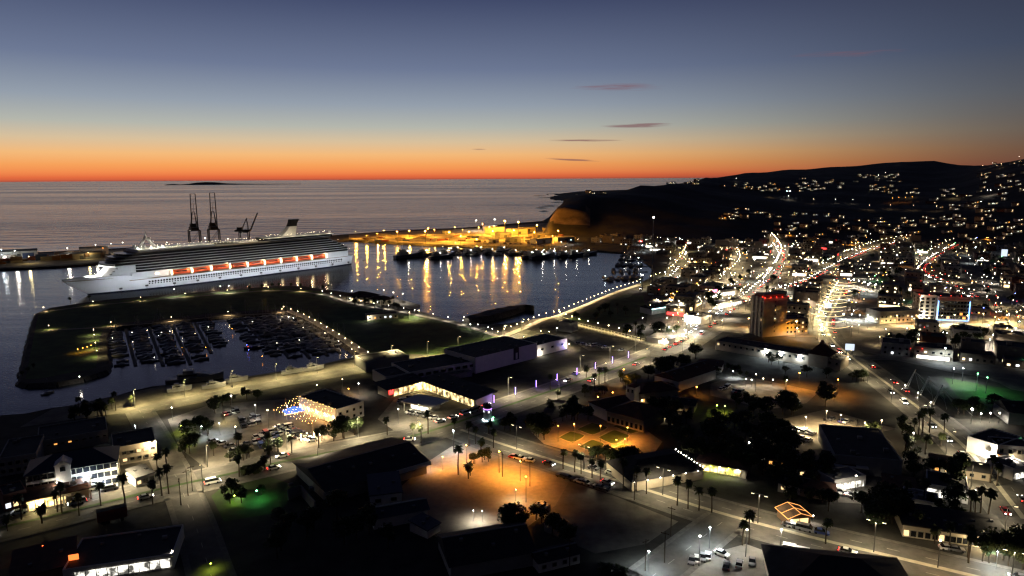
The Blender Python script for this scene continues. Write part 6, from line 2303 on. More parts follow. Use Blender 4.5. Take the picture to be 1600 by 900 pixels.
# ------------------------------------------------------------------ hillside houses
E_['hwin'] = emat('hill_window', (1, .72, .38), 2.2, False)
E_['hwin2'] = emat('hill_window_white', (1, .95, .85), 2.4, False)
HP = []
for i in range(7):
    w, d, h_ = rg_.uniform(9, 15), rg_.uniform(8, 12), rg_.choice([3.5, 4, 6.5])
    wall = ['white', 'cream', 'beige', 'grey', 'cream', 'white', 'brick'][i]
    t_ = thing('hill_house', 'h', 'house')
    MB().box(-w / 2, w / 2, -d / 2, d / 2, -3, h_).build('wall', M[wall], t_)
    if i % 2:
        MB().box(-w / 2 - .3, w / 2 + .3, -d / 2 - .3, d / 2 + .3, h_, h_ + .4).build('roof', M['roof'], t_)
    else:
        MB().loft([[Vector((x, -d / 2 - .5, h_)), Vector((x, 0, h_ + 2)), Vector((x, d / 2 + .5, h_)), Vector((x, 0, h_ - .02))] for x in (-w / 2 - .4, w / 2 + .4)]).build('roof', M['rooftile'], t_)
    for c in range(3):
        lit_ = (c + i) % 4 == 0 or (i == 5 and c == 1)
        inst('window', wmesh(1.3, 1.1, (E_['hwin2'] if i in (1, 5) else E_['hwin']) if lit_ else M['glass']), t_, (-w / 2 + w * (c + .5) / 3, -d / 2 - .02, h_ - 2.3))
    inst('porch_lamp', MB().ball((0, 0, 0), .28, n=4, m=2).mesh('porch_lamp', E_[['softw', 'soft', 'soft', 'softs', 'softw', 'soft', 'soft'][i]]), t_, (w * .3, -d / 2 - .6, 2.8))
    HP.append((Kind(t_), f"{WALLN[wall]} house"))
CL = [(1040, 1090, 281, 289, 10, 'on the headland crest'), (1125, 1180, 287, 297, 12, 'in the first hill cluster from the sea'), (1180, 1265, 286, 300, 20, 'in the hill cluster above the white lamp'), (1250, 1320, 279, 298, 26, 'in the densest hill cluster'), (1335, 1408, 273, 285, 20, 'in the bright knot below the summit'),
      (1360, 1445, 290, 304, 16, 'under the bright knot of the hill'), (1130, 1200, 328, 345, 15, 'in the lone cluster above the harbour'), (1190, 1330, 335, 372, 34, 'on the slope above the main street'), (1440, 1520, 296, 330, 22, 'on the mid slope of the right hill'),
      (1530, 1600, 270, 300, 22, 'high on the right hill'), (1520, 1600, 300, 335, 18, 'low on the right hill'), (1330, 1470, 338, 374, 34, 'on the slope behind the garlands'), (1470, 1600, 338, 376, 34, 'on the slope above the blue outlined hotel'), (1530, 1600, 250, 262, 6, 'on the right skyline'), (852, 945, 299, 305, 14, 'on the far shore behind the headland')]
hr = random.Random(77)
nh = 0
for x0, x1, y0, y1, n_, where in CL:
    k_ = tries = 0
    while k_ < n_ and tries < n_ * 6:
        tries += 1
        x, y = hr.uniform(x0, x1), hr.uniform(y0, y1)
        p = GH(x, y)
        if p is None:
            if y > 330:
                p = G(x, y)
            else:
                continue
        if nh >= 296:
            break
        kd, desc = hr.choice(HP)
        kd.put(p, math.atan2(p.y, p.x) - math.pi / 2 + hr.uniform(-.5, .5), f"small {desc}, {where}", 'houses on the hills', hr.uniform(.7, 1.05))
        k_ += 1
        nh += 1
for kd, _ in HP:
    kd.done()
for i, (x, y, c, s) in enumerate([(1229, 309, 'cool', 2.4), (1234, 309, 'cool', 2.4), (1232, 313, 'white', 1.4), (1271, 318, 'soft', 1.5), (1305, 318, 'softw', 1.4), (1332, 319, 'softw', 1.4), (1358, 328, 'soft', 1.4), (1391, 327, 'soft', 1.3), (1426, 329, 'soft', 1.5), (1463, 330, 'soft', 1.4), (1495, 313, 'soft', 1.3),
                                  (1203, 309, 'soft', 1.2), (1372, 279, 'white', 1.6), (1383, 275, 'white', 1.6), (1542, 306, 'white', 1.8), (1547, 306, 'white', 1.8), (1559, 303, 'white', 1.4), (1532, 326, 'softw', 1.8), (1407, 258, 'softw', 1.6), (1394, 317, 'softs', 1.6), (1404, 316, 'softs', 1.6), (1414, 316, 'softs', 1.6),
                                  (1425, 315, 'softs', 1.6), (1416, 309, 'soft', 1.6), (1422, 309, 'soft', 1.6), (1150, 284, 'softw', 1.5), (1217, 294, 'softs', 1.6), (1592, 250, 'softw', 1.6), (1586, 250, 'softw', 1.6), (1550, 260, 'softw', 1.6), (1535, 264, 'soft', 1.6), (1564, 262, 'soft', 1.6), (1490, 310, 'yel', 1.3)]):
    p = GH(x, y)
    if p is not None:
        lamp('flood', p, 0, c, f"lamp beside the hill road, {nth(i)} of the hillside lamps", 'lamps on the hillside', s, .5)

# ------------------------------------------------------------------ street lamps near the camera
lamp_row('cut', BLVD, 27, 10.5, 'cutoff', 'street lamp on the seaward kerb of the boulevard', 'from the left edge', 'seaward boulevard lamps', -math.pi / 2, (0, 1, 7, 9))
lamp_row('cut', BLVD, 38, -10.5, 'cutoff', 'street lamp on the landward kerb of the boulevard', 'from the left edge', 'landward boulevard lamps', math.pi / 2, (0, 1, 5), 0, None, .6)
lamp_row('cut', WATER, 21, 6, 'cuty', 'yellow street lamp on the marina waterfront road', 'from the side street', 'waterfront road lamps', -math.pi / 2)
lamp_row('cut2', AVE, 30, 0, 'cutoff', 'double street lamp in the median of the avenue', 'from the boulevard', 'avenue lamps', 0, (0,), 0, None, .42)
lamp_row('cut', EAST, 30, 9, 'cutoff', 'street lamp beside the road to the bridge', 'from the bottom right corner', 'bridge road lamps', -math.pi / 2, (0,), 0, None, .5)
lamp_row('globe', PROM, 8.5, 2.4, 'soft', 'globe lamp on the curving harbour promenade', 'from the lawn end', 'promenade globes', 0, (), 0, .85, 4.0)
lamp_row('globe', FOOT, 9.5, 3.3, 'yel', 'globe lamp along the straight lit footway', 'from the promenade', 'footway globes', 0, (), 0, .95)
lamp_row('globe', PEN3, 13, -3.2, 'soft', 'globe lamp on the path beside the marina', 'from the pier end', 'marina path globes', 0, (), 0, .95, .5)
lamp_row('globe', PEN1[5:], 17, 2.4, 'softw', 'globe lamp on the lawn path', 'from the pavilions', 'lawn path globes', 0, (), 0, .7, 2.6)
lamp_row('globe', PEN1[:6], 34, 2.4, 'soft', 'globe lamp on the grass pier beside the ship', 'from the bow end', 'pier path globes', 0, (), 0, .75, 2.6)
lamp_row('globe', PEN2, 38, 2.0, 'soft', 'globe lamp on the grass bank above the yachts', 'from the seaward end', 'bank path globes', 0, (), 0, .7, 2.6)
lamp_row('tube', [(772, 633), (830, 611), (890, 592), (940, 576), (985, 561)], 15, 0, 'purple', 'violet light column beside the boulevard', 'from the purple tower', 'violet light columns')
for i, (x, y, c, s, kind, lab) in enumerate([
        (273, 463, 'white', .9, 'flood', 'bright lamp on the grass pier below the ship midships'), (345, 457, 'white', .8, 'flood', 'bright lamp on the grass pier, left one of a close pair'), (358, 456, 'white', .8, 'flood', 'bright lamp on the grass pier, right one of a close pair'),
        (147, 524, 'warm', .55, 'flood', 'warm lamp at the top of the row by the basin mouth'), (148, 532, 'yel', .55, 'flood', 'yellow lamp second down by the basin mouth'), (150, 545, 'yel', .55, 'flood', 'yellow lamp third down by the basin mouth'), (152, 558, 'yel', .55, 'flood', 'yellow lamp fourth down by the basin mouth'),
        (122, 552, 'softs', .6, 'globe', 'orange globe lamp at the start of the terrace by the basin mouth'), (130, 550, 'softs', .6, 'globe', 'orange globe lamp second on the terrace by the basin mouth'), (137, 548, 'softs', .6, 'globe', 'orange globe lamp third on the terrace by the basin mouth'), (143, 546, 'softs', .6, 'globe', 'orange globe lamp last on the terrace by the basin mouth'),
        (125, 597, 'softw', .7, 'globe', 'channel marker lamp at the mole corner'),
        (789, 527, 'white', 1.0, 'flood', 'bright lamp where the lawn path meets the promenade'), (655, 497, 'yel', .8, 'flood', 'yellow lamp by the steps of the lawn'), (640, 500, 'yel', .8, 'flood', 'yellow lamp beside the steps, towards the office'), (648, 495, 'white', .7, 'flood', 'white lamp between the yellow step lamps'),
        (550, 466, 'warm', .9, 'flood', 'warm lamp lighting the glowing pavilion roof'), (566, 470, 'warm', .7, 'flood', 'second warm lamp before the glowing pavilion'), (600, 466, 'softw', 1.0, 'flood', 'lamp on the white pier deck'), (615, 470, 'softw', 1.0, 'flood', 'farther lamp on the white pier deck'), (590, 478, 'softw', .8, 'globe', 'lamp beneath the pavilion palms'), (630, 475, 'softw', 1.2, 'flood', 'lamp at the tip of the white pier deck'),
        (709, 707, 'cool', 1.2, 'flood', 'bright cold lamp at the boulevard corner of the plaza'),
        (780, 739, 'sod', 1.1, 'flood', 'sodium lamp in the middle of the orange plaza'), (813, 752, 'sod', 1.0, 'flood', 'sodium lamp nearer the avenue on the orange plaza'), (729, 722, 'sod', .9, 'flood', 'sodium lamp at the planted island of the plaza'), (692, 735, 'sod', .7, 'flood', 'sodium lamp beside the patio of the dark hall'), (822, 785, 'softs', 1.2, 'flood', 'dim sodium lamp at the far kerb of the plaza'),
        (806, 783, 'warm', .55, 'flood', 'low glaring floodlight on the plaza edge'), (740, 815, 'white', .5, 'flood', 'low white floodlight on the dark plaza side'), (754, 816, 'white', .5, 'flood', 'second low white floodlight on the dark plaza side'), (673, 735, 'softw', .6, 'globe', 'patio lamp beside the dark hall'), (652, 742, 'soft', .6, 'globe', 'farther patio lamp beside the dark hall'),
        (897, 690, 'sod', 1.0, 'flood', 'sodium lamp at the near corner of the orange garden'), (872, 690, 'softs', .9, 'flood', 'sodium lamp under trees left of the orange garden'), (963, 697, 'sod', .6, 'globe', 'orange lamp on the lawn of the garden'), (976, 696, 'sod', .6, 'globe', 'orange lamp on the lawn, next to its twin'), (980, 690, 'sod', .8, 'flood', 'sodium lamp at the far corner of the orange garden'), (938, 690, 'softs', .9, 'flood', 'sodium lamp by the garden hedge'),
        (954, 643, 'softs', 1.0, 'globe', 'orange globe in the court of the tiled hall'), (934, 634, 'softs', 1.0, 'globe', 'orange globe at the corner of the tiled gallery'), (957, 627, 'softs', 1.0, 'globe', 'orange globe before the slim white tower'), (974, 606, 'softs', 1.3, 'flood', 'orange lamp lighting a round dome roof'), (1003, 640, 'soft', 1.0, 'globe', 'warm lamp right of the slim white tower'), (1023, 620, 'soft', 1.2, 'globe', 'warm lamp on the far side of the tiled roofs'), (1046, 650, 'warm', .8, 'globe', 'lamp at a lit doorway right of the tiled roofs'), (1088, 618, 'softs', 1.0, 'globe', 'warm lamp by the curved white gable'),
        (1248, 605, 'sod', 1.0, 'flood', 'sodium lamp at the edge of the parking lot'), (1308, 616, 'sod', 1.0, 'flood', 'sodium lamp over the dark grass by the road'), (1303, 628, 'soft', .8, 'flood', 'warm lamp on a lit grass verge'), (1120, 645, 'lime', .8, 'globe', 'green-yellow lamp on the round garden court'), (1132, 646, 'lime', .8, 'globe', 'second green-yellow lamp on the round garden court'),
        (1258, 676, 'warm', .9, 'flood', 'warm lamp among cars on the sandy lot'), (1290, 668, 'soft', 1.0, 'flood', 'dim lamp at the far side of the sandy lot'), (1312, 672, 'warm', .9, 'flood', 'added warm lamp brightening the sandy lot lane, nearer the palms'), (1350, 682, 'warm', .8, 'flood', 'added warm lamp brightening the sandy lot lane, above the dark hall'), (1180, 612, 'soft', 1.2, 'flood', 'added warm lamp brightening the big open lot, left'), (1228, 622, 'soft', 1.2, 'flood', 'added warm lamp brightening the big open lot, right'), (1170, 705, 'white', .8, 'globe', 'white glare among the dark trees'), (1165, 604, 'softw', .9, 'globe', 'white lamp at the hedge of the parking lot, left'), (1174, 605, 'softw', .9, 'globe', 'white lamp at the hedge of the parking lot, middle'), (1192, 603, 'soft', .9, 'globe', 'warm lamp at the hedge of the parking lot'), (1207, 605, 'softw', .9, 'globe', 'white lamp at the hedge of the parking lot, right'), (1145, 590, 'cool', .8, 'globe', 'cold lamp in the dark field'),  # sandy lot lane and big open lot lamps are added to brighten the ground
        (367, 785, 'lime', .55, 'globe', 'green-yellow lamp in the small corner garden'), (402, 782, 'green', .8, 'globe', 'green lamp in the small corner garden'), (374, 779, 'softw', .5, 'globe', 'white lamp in the small corner garden'), (330, 892, 'lime', .5, 'globe', 'green-yellow lamp at the bottom edge'),
        (1108, 858, 'cool', .9, 'flood', 'cold white lamp at the lit yard corner'), (1013, 893, 'cool', .8, 'flood', 'cold white lamp on the link road'), (1219, 862, 'white', .9, 'flood', 'white lamp above the parked vans'), (1165, 870, 'softw', 1.1, 'flood', 'white lamp in the middle of the lit yard'), (1092, 885, 'softw', 1.2, 'flood', 'white lamp on the near edge of the lit yard'),
        (283, 676, 'lime', .7, 'globe', 'yellow-green lamp in the tree by the side street, upper'), (292, 694, 'lime', .7, 'globe', 'yellow-green lamp in the tree by the side street, lower'), (344, 680, 'cool', .7, 'flood', 'cold lamp in the small parking lot'), (316, 682, 'cool', .6, 'flood', 'cold lamp beside the small parking lot'), (352, 661, 'yel', .5, 'flood', 'yellow lamp at the lot hedge'), (400, 655, 'softw', .9, 'flood', 'lamp over parked cars, upper rows'), (420, 672, 'soft', 1.2, 'flood', 'lamp over parked cars, middle rows'), (450, 665, 'soft', 1.2, 'flood', 'lamp over parked cars, near the tent'), (370, 700, 'soft', 1.2, 'flood', 'lamp over parked cars, lower rows'),
        (270, 657, 'white', .8, 'flood', 'bright lamp at the entrance of the parking lot'), (363, 645, 'softw', 1.1, 'flood', 'lamp in the dark upper lot'), (213, 684, 'cool', .7, 'flood', 'cold lamp behind the beige guesthouse'), (471, 692, 'soft', .8, 'tube', 'short warm light column on the lot kerb, left'), (491, 687, 'soft', .8, 'tube', 'short warm light column on the lot kerb, middle'), (500, 684, 'soft', .8, 'tube', 'short warm light column on the lot kerb, right'),
        (496, 617, 'warm', .7, 'flood', 'lamp at the dark corner behind the string lights'), (561, 617, 'white', .8, 'flood', 'white lamp behind the white low hotel'), (536, 615, 'soft', 1.0, 'flood', 'warm lamp behind the white low hotel'), (529, 672, 'soft', 1.0, 'globe', 'warm globe at the corner of the white low hotel'), (623, 662, 'softw', .9, 'flood', 'white sign lamp on the store corner'), (545, 618, 'softs', .8, 'globe', 'orange globe behind the white low hotel'),
        (271, 884, 'white', .6, 'flood', 'white lamp at the corner of the bright shop'), (1270, 818, 'softw', .6, 'globe', 'small lamp right of the rope-lit restaurant'), (1236, 826, 'softw', .6, 'globe', 'small lamp before the rope-lit restaurant'), (1540, 615, 'green', 1.1, 'flood', 'green floodlight over the far playing field'), (1525, 611, 'green', 1.2, 'flood', 'second green floodlight over the far playing field'), (1488, 600, 'cool', 1.1, 'flood', 'cold lamp left of the green lit field'), (1503, 597, 'cool', 1.0, 'flood', 'cold lamp beyond the green lit field'),
        (1335, 780, 'softw', 1.1, 'flood', 'lamp over the small car park'), (1425, 705, 'softw', 1.0, 'flood', 'lamp on the palm island'), (1375, 690, 'soft', 1.2, 'flood', 'lamp on the sandy side lane'), (1520, 800, 'softw', 1.0, 'flood', 'lamp among the junction palms'), (1580, 738, 'white', .8, 'flood', 'white lamp by the right edge shop'), (1465, 888, 'soft', 1.1, 'flood', 'lamp on the bottom right median'), (1556, 890, 'cool', .7, 'flood', 'cold lamp in the bottom right trees'),
        (870, 528, 'white', .9, 'flood', 'white lamp by the river car park'), (845, 523, 'warm', .6, 'globe', 'lamp on the inner harbour terrace'), (858, 524, 'warm', .6, 'globe', 'second lamp on the inner harbour terrace'), (818, 532, 'yel', .6, 'globe', 'yellow lamp below the promenade'), (735, 515, 'softw', .9, 'globe', 'lone white globe on the beach side'), (763, 519, 'softw', .8, 'globe', 'white globe on the beach near the groyne'), (725, 503, 'softw', .9, 'globe', 'white globe on the shore lawn'),
        (1040, 548, 'softw', 1.0, 'flood', 'lamp at the boulevard crossing'), (1085, 545, 'white', 1.0, 'flood', 'bright lamp at the main street corner')]):
    lamp(kind, G(x, y), 0, c, lab, None, s, 1.5 if 'orange plaza' in lab or 'plaza' in lab and 'sodium' in lab else .8 if 'low' in lab.split() else 2.4 if 'sandy lot' in lab else 1.0)
# waterfront restaurants near the crossing
B = block((1068, 503), (1096, 508), 12, 5.0, 'restaurant', 'brilliant white restaurant on the waterfront crossing', 'restaurant', 'white', 'roof', shop=(.03, .97, .4, 3.6, 'shop'))
for x in (3, 9):
    wall_lamp(B, x, -.6, 4.4, 'white', f"white lamp on the brilliant restaurant, {'first' if x == 3 else 'second'} along its front", scale=1.2)
B = block((1018, 492), (1055, 486), 12, 4.2, 'restaurant', 'waterfront restaurant trimmed with pale cyan light', 'restaurant', 'white', 'roof', 'gable', over=.5)
MB().box(-.4, B['_L'] + .4, -.8, -.5, 4.1, 4.5).build('light_trim', emat('cyan_trim', (.55, .95, 1), 5), B)
B = block((1010, 535), (1046, 540), 10, 3.6, 'shop', 'low pale green shop lit at its gable beside the footway end', 'shop', 'white', 'roof', 'hip', over=.4, shop=(.5, .98, .4, 2.4, 'shop'))
B = block((1110, 466), (1150, 460), 12, 5, 'restaurant', 'bright white building with a pink sign by the main street', 'restaurant', 'white', 'roof', shop=(.05, .95, .3, 3.2, 'shop'))
MB().box(2, 8, -.3, -.1, 4.5, 7).build('sign', E_['sign_pink'], B)
block((1120, 484), (1160, 475), 10, 4, 'shop', 'white lit shop row just above the brown hotel tower', 'shop', 'white', 'roof', shop=(.05, .95, .3, 2.8, 'shop'))

# ------------------------------------------------------------------ yachts in the marina
ry = random.Random(9)
M['pontoon'] = mat('pontoon_deck', (.14, .12, .10), .9)
DOCKS = [((196, 514), (212, 572), 'first'), ((232, 511), (255, 572), 'second'), ((268, 508), (298, 570), 'third'), ((305, 505), (330, 552), 'fourth'), ((378, 498), (420, 545), 'fifth'), ((402, 496), (452, 560), 'sixth'), ((428, 494), (484, 560), 'seventh'), ((448, 494), (512, 556), 'eighth'), ((470, 504), (532, 552), 'ninth')]
nb = 0
for (a, b_, nm_) in DOCKS:
    pa_, pb = G(*a, ZW), G(*b_, ZW)
    d = pb - pa_
    Ld = d.length
    rz = math.atan2(d.y, d.x)
    t_ = thing('pontoon', f"floating pontoon between moored yachts, {nm_} from the basin mouth", 'pontoon', pa_, rz, 'marina pontoons')
    MB().box(0, Ld, -.9, .9, .1, .5).build('deck', M['pontoon'], t_)
    pm = MB().tube((0, 0, -1), (0, 0, 2.8), .18, n=5).mesh('pile', M['pole'])
    for k_ in range(4):
        inst('pile', pm, t_, (Ld * (k_ + .5) / 4, 1.1, 0))
    n_ = int(Ld / 8.0)
    for s in (-1, 1):
        for k_ in range(n_):
            if ry.random() < .2:
                continue
            x = 3 + k_ * 8.0
            kd = ry.choice(['s1', 's1', 's2', 's3', 'm1', 's1'])
            off = {'s1': 6.6, 's2': 7.6, 's3': 5.8, 'm1': 6.8}[kd]
            q = pa_ + Vector((math.cos(rz) * x - math.sin(rz) * s * off, math.sin(rz) * x + math.cos(rz) * s * off, 0))
            what = {'s1': 'white sailing yacht', 's2': 'dark hulled sailing yacht', 's3': 'small white sailing yacht', 'm1': 'white motor cruiser'}[kd]
            BOATS[kd].put(q, rz + s * math.pi / 2 + ry.choice([0, math.pi]), f"{what}, {nth(k_)} berth on the {'far' if s * math.cos(rz) > 0 else 'near'} side of the {nm_} pontoon", 'boats in the walled marina', ry.uniform(.7, .95))
            nb += 1
for i, (x, y, c) in enumerate([(176, 534, 'softw'), (207, 525, 'softw'), (208, 540, 'soft'), (253, 525, 'softw'), (266, 523, 'softw'), (305, 527, 'soft'), (285, 549, 'softs'), (322, 549, 'softs'), (326, 516, 'softw'), (242, 565, 'softw'), (363, 519, 'softs'), (395, 508, 'softw'), (438, 505, 'softw'), (451, 500, 'white'), (459, 502, 'white'), (474, 517, 'softw'), (508, 526, 'softw'), (529, 539, 'softw'), (550, 552, 'softw'), (433, 542, 'softw'), (410, 563, 'softs'), (468, 537, 'softw'), (386, 545, 'blue'), (389, 553, 'blue'), (388, 548, 'red')]):
    lamp('globe', G(x, y, ZW) + Vector((0, 0, .4)), 0, c, f"{LN.get(c, c)} lamp standing among the moored yachts, {nth(i)} from the basin mouth", 'lamps among the yachts', .5, .05)
# second marina beside the town
rowi = 0
for (a, b_) in [((945, 437), (1005, 434)), ((955, 425), (1012, 425)), ((965, 414), (1012, 417)), ((972, 405), (1005, 408)), ((975, 399), (998, 401))]:
    pa_, pb = G(*a, ZW), G(*b_, ZW)
    d = pb - pa_
    rz = math.atan2(d.y, d.x)
    t_ = thing('pontoon', f"floating pontoon off the town promenade, {nth(rowi)} from the harbour bend", 'pontoon', pa_, rz, 'town marina pontoons')
    MB().box(0, d.length, -.9, .9, .1, .5).build('deck', M['pontoon'], t_)
    for s in (-1, 1):
        for k_ in range(int(d.length / 8)):
            q = pa_ + d.normalized() * (3 + 8 * k_) + Vector((-math.sin(rz), math.cos(rz), 0)) * s * 7
            kd = ry.choice(['s1', 's2', 'm1', 'm2'])
            what = {'s1': 'white sailing yacht', 's2': 'dark hulled sailing yacht', 'm1': 'white motor cruiser', 'm2': 'large white motor cruiser'}[kd]
            BOATS[kd].put(q, rz + s * math.pi / 2, f"{what}, {nth(k_)} {'far' if s > 0 else 'near'} berth on the {nth(rowi)} pontoon off the town promenade", 'boats in the town marina', ry.uniform(.9, 1.2))
    for k_ in range(2):
        lamp('globe', pa_ + d * (k_ + ry.random()) / 2 + Vector((0, 0, .5)), 0, ry.choice(['softw', 'cool', 'softw']), f"white lamp on the {nth(rowi)} town marina pontoon, {nth(k_)} along", 'town marina lamps', .8, .05)
    rowi += 1
# big yacht and boats along the waterfront
BOATS['m2'].put(G(300, 598, ZW) + Vector((0, 4, 0)), math.atan2((G(350, 594) - G(250, 603)).y, (G(350, 594) - G(250, 603)).x), 'large white motor yacht lying at the waterfront quay', None, 1.7)
for i, (x, y) in enumerate([(281, 611), (335, 606), (457, 583), (490, 578), (370, 596)]):
    BOATS['m1'].put(G(x, y) + Vector((0, 0, .5)), .5, f"white motor boat laid up ashore by the waterfront road, {nth(i)} from the side street", 'boats laid up ashore', 1.0)
BOATS['s1'].put(G(75, 615, ZW), 1.2, 'lone white sailing boat off the mole corner', None, .6)
BOATS['m1'].put(G(122, 440, ZW), 1.0, 'small boat near the ship bow', None, .7)

# ------------------------------------------------------------------ trees
TN = ['round dark tree', 'broad dark tree', 'small olive tree', 'large spreading tree']


def grove(poly_, n_, where, kinds=(0, 1, 2), seed=0, palm_share=0.0, smin=.85, smax=1.15, clear=2.0):
    rd = random.Random(seed)
    xs, ys = [p[0] for p in poly_], [p[1] for p in poly_]
    k_ = tries = 0
    while k_ < n_ and tries < n_ * 30:
        tries += 1
        x, y = rd.uniform(min(xs), max(xs)), rd.uniform(min(ys), max(ys))
        if not inside(x, y, poly_):
            continue
        p = G(x, y)
        if not road_clear(p.x, p.y, clear):
            continue
        if rd.random() < palm_share:
            palm(x, y, rd.choice([0, 1, 2]), f"fan palm {where}", 'palms ' + where)
        else:
            kk = rd.choice(kinds)
            tree(x, y, kk, f"{TN[kk]} {where}", 'trees ' + where, rd.uniform(smin, smax))
        k_ += 1


grove([(1000, 590), (1085, 552), (1095, 570), (1030, 600)], 10, 'beside the boulevard crossing', (1, 3), 1)
grove([(1020, 668), (1110, 650), (1180, 690), (1180, 745), (1080, 725)], 26, 'in the dark park by the marquee', (1, 3, 0), 2)
grove([(1110, 680), (1200, 655), (1235, 700), (1240, 780), (1150, 770)], 26, 'in the dark park by the sandy lot', (1, 3), 3)
grove([(1140, 640), (1300, 625), (1290, 645), (1200, 660)], 12, 'between the two parking lots', (1, 3), 4)
grove([(1195, 560), (1300, 585), (1290, 600), (1200, 585)], 7, 'in the dark field by the long building', (0, 2), 5)
grove([(795, 690), (850, 668), (858, 690), (800, 705)], 7, 'at the boulevard corner of the orange garden', (1, 3), 6)
grove([(850, 705), (1000, 728), (990, 748), (860, 722)], 16, 'along the avenue below the orange garden', (0, 2), 7, clear=1.2)
grove([(775, 668), (800, 662), (800, 680), (780, 684)], 4, 'behind the purple tower', (2, 0), 8)
grove([(870, 640), (920, 625), (925, 660), (880, 660)], 8, 'in the court of the tiled hall', (0, 2), 9)
grove([(1005, 640), (1060, 640), (1050, 665), (1010, 665)], 8, 'right of the tiled hall', (0, 1), 10)
grove([(715, 725), (760, 700), (775, 715), (735, 745)], 9, 'on the planted island of the plaza', (2, 0), 11, .3, .6, .85)
grove([(780, 820), (815, 812), (815, 845), (790, 850)], 4, 'at the dark lower edge of the plaza', (1, 0), 12)
grove([(820, 800), (870, 820), (920, 860), (860, 850)], 7, 'along the lower edge of the vacant lot', (0, 2), 13)
grove([(285, 665), (330, 650), (330, 720), (290, 730)], 9, 'by the side street car park', (0, 1), 14)
grove([(340, 720), (440, 700), (430, 730), (350, 740)], 9, 'along the kerb of the car park', (2, 0), 15, .4, .7, 1, 1.0)
grove([(330, 775), (420, 750), (430, 775), (345, 795)], 9, 'in the green lit corner garden', (2, 0), 16, 0, .6, .9)
grove([(330, 635), (400, 618), (405, 628), (335, 648)], 9, 'in the hedge row below the waterfront road', (2, 0), 17)
grove([(490, 690), (560, 675), (570, 695), (500, 710)], 9, 'before the white low hotel', (0, 1), 18)
grove([(100, 655), (210, 632), (215, 648), (110, 668)], 14, 'in the dark row above the guesthouse', (0, 1), 19, .5, .7, 1.0)
grove([(545, 468), (625, 478), (620, 488), (545, 476)], 12, 'around the pier pavilions', (2, 0), 20, .5)
grove([(1340, 790), (1410, 790), (1400, 850), (1350, 830)], 16, 'left of the pale shop strip', (1, 3), 21)
grove([(1520, 880), (1600, 855), (1600, 920), (1530, 920)], 12, 'in the bottom right corner', (1, 3), 22, 0, .9, 1.1, 0)
grove([(1440, 800), (1500, 790), (1500, 815), (1450, 812)], 5, 'behind the pale shop strip', (0, 1), 23)
grove([(1400, 690), (1445, 680), (1470, 710), (1420, 725)], 5, 'on the palm island at the junction', (2,), 24, .3, .6, .8, 0)
grove([(890, 500), (940, 486), (1000, 470), (1000, 490), (930, 504)], 10, 'on the harbour lawn', (0, 2), 25, .2)
grove([(960, 515), (1060, 520), (1060, 535), (980, 535)], 14, 'along the footway shops', (0, 1), 26, .2)
grove([(1100, 470), (1140, 440), (1170, 430), (1150, 470), (1110, 500)], 16, 'in the dark square by the main street', (1, 0), 27)
grove([(1340, 540), (1430, 520), (1540, 520), (1540, 545), (1400, 550)], 24, 'below the blue outlined hotel', (1, 0), 28)
grove([(1040, 400), (1600, 385), (1600, 500), (1300, 500), (1050, 450)], 40, 'among the town roofs', (0, 1, 2), 29)
grove([(1330, 565), (1390, 610), (1330, 600)], 5, 'beside the road to the bridge', (0, 2), 30)
grove([(1480, 640), (1600, 640), (1600, 655), (1500, 655)], 7, 'in the dark bank beyond the bridge', (0, 1), 31)
grove([(55, 590), (30, 590), (60, 500), (75, 500)], 3, 'on the end of the grass pier', (2,), 32, 0, .5, .7)
grove([(1185, 715), (1290, 715), (1300, 800), (1200, 790)], 22, 'between the small houses behind the avenue', (0, 1, 2), 41)
grove([(1300, 690), (1410, 665), (1470, 720), (1420, 760), (1410, 690)], 10, 'around the large dark hall', (0, 2), 42)
grove([(870, 618), (960, 590), (1000, 600), (930, 632)], 14, 'in the garden beside the boulevard', (0, 2), 43, .15, .6, .9)
grove([(1120, 575), (1200, 590), (1110, 590)], 8, 'at the edge of the big open lot', (0, 2), 44, 0, .6, .9)
grove([(420, 815), (560, 800), (640, 860), (420, 880)], 12, 'in the dark yard below the great hall', (0, 1), 45)
grove([(1420, 745), (1510, 735), (1520, 765), (1430, 775)], 9, 'above the lit market', (0, 1), 46)
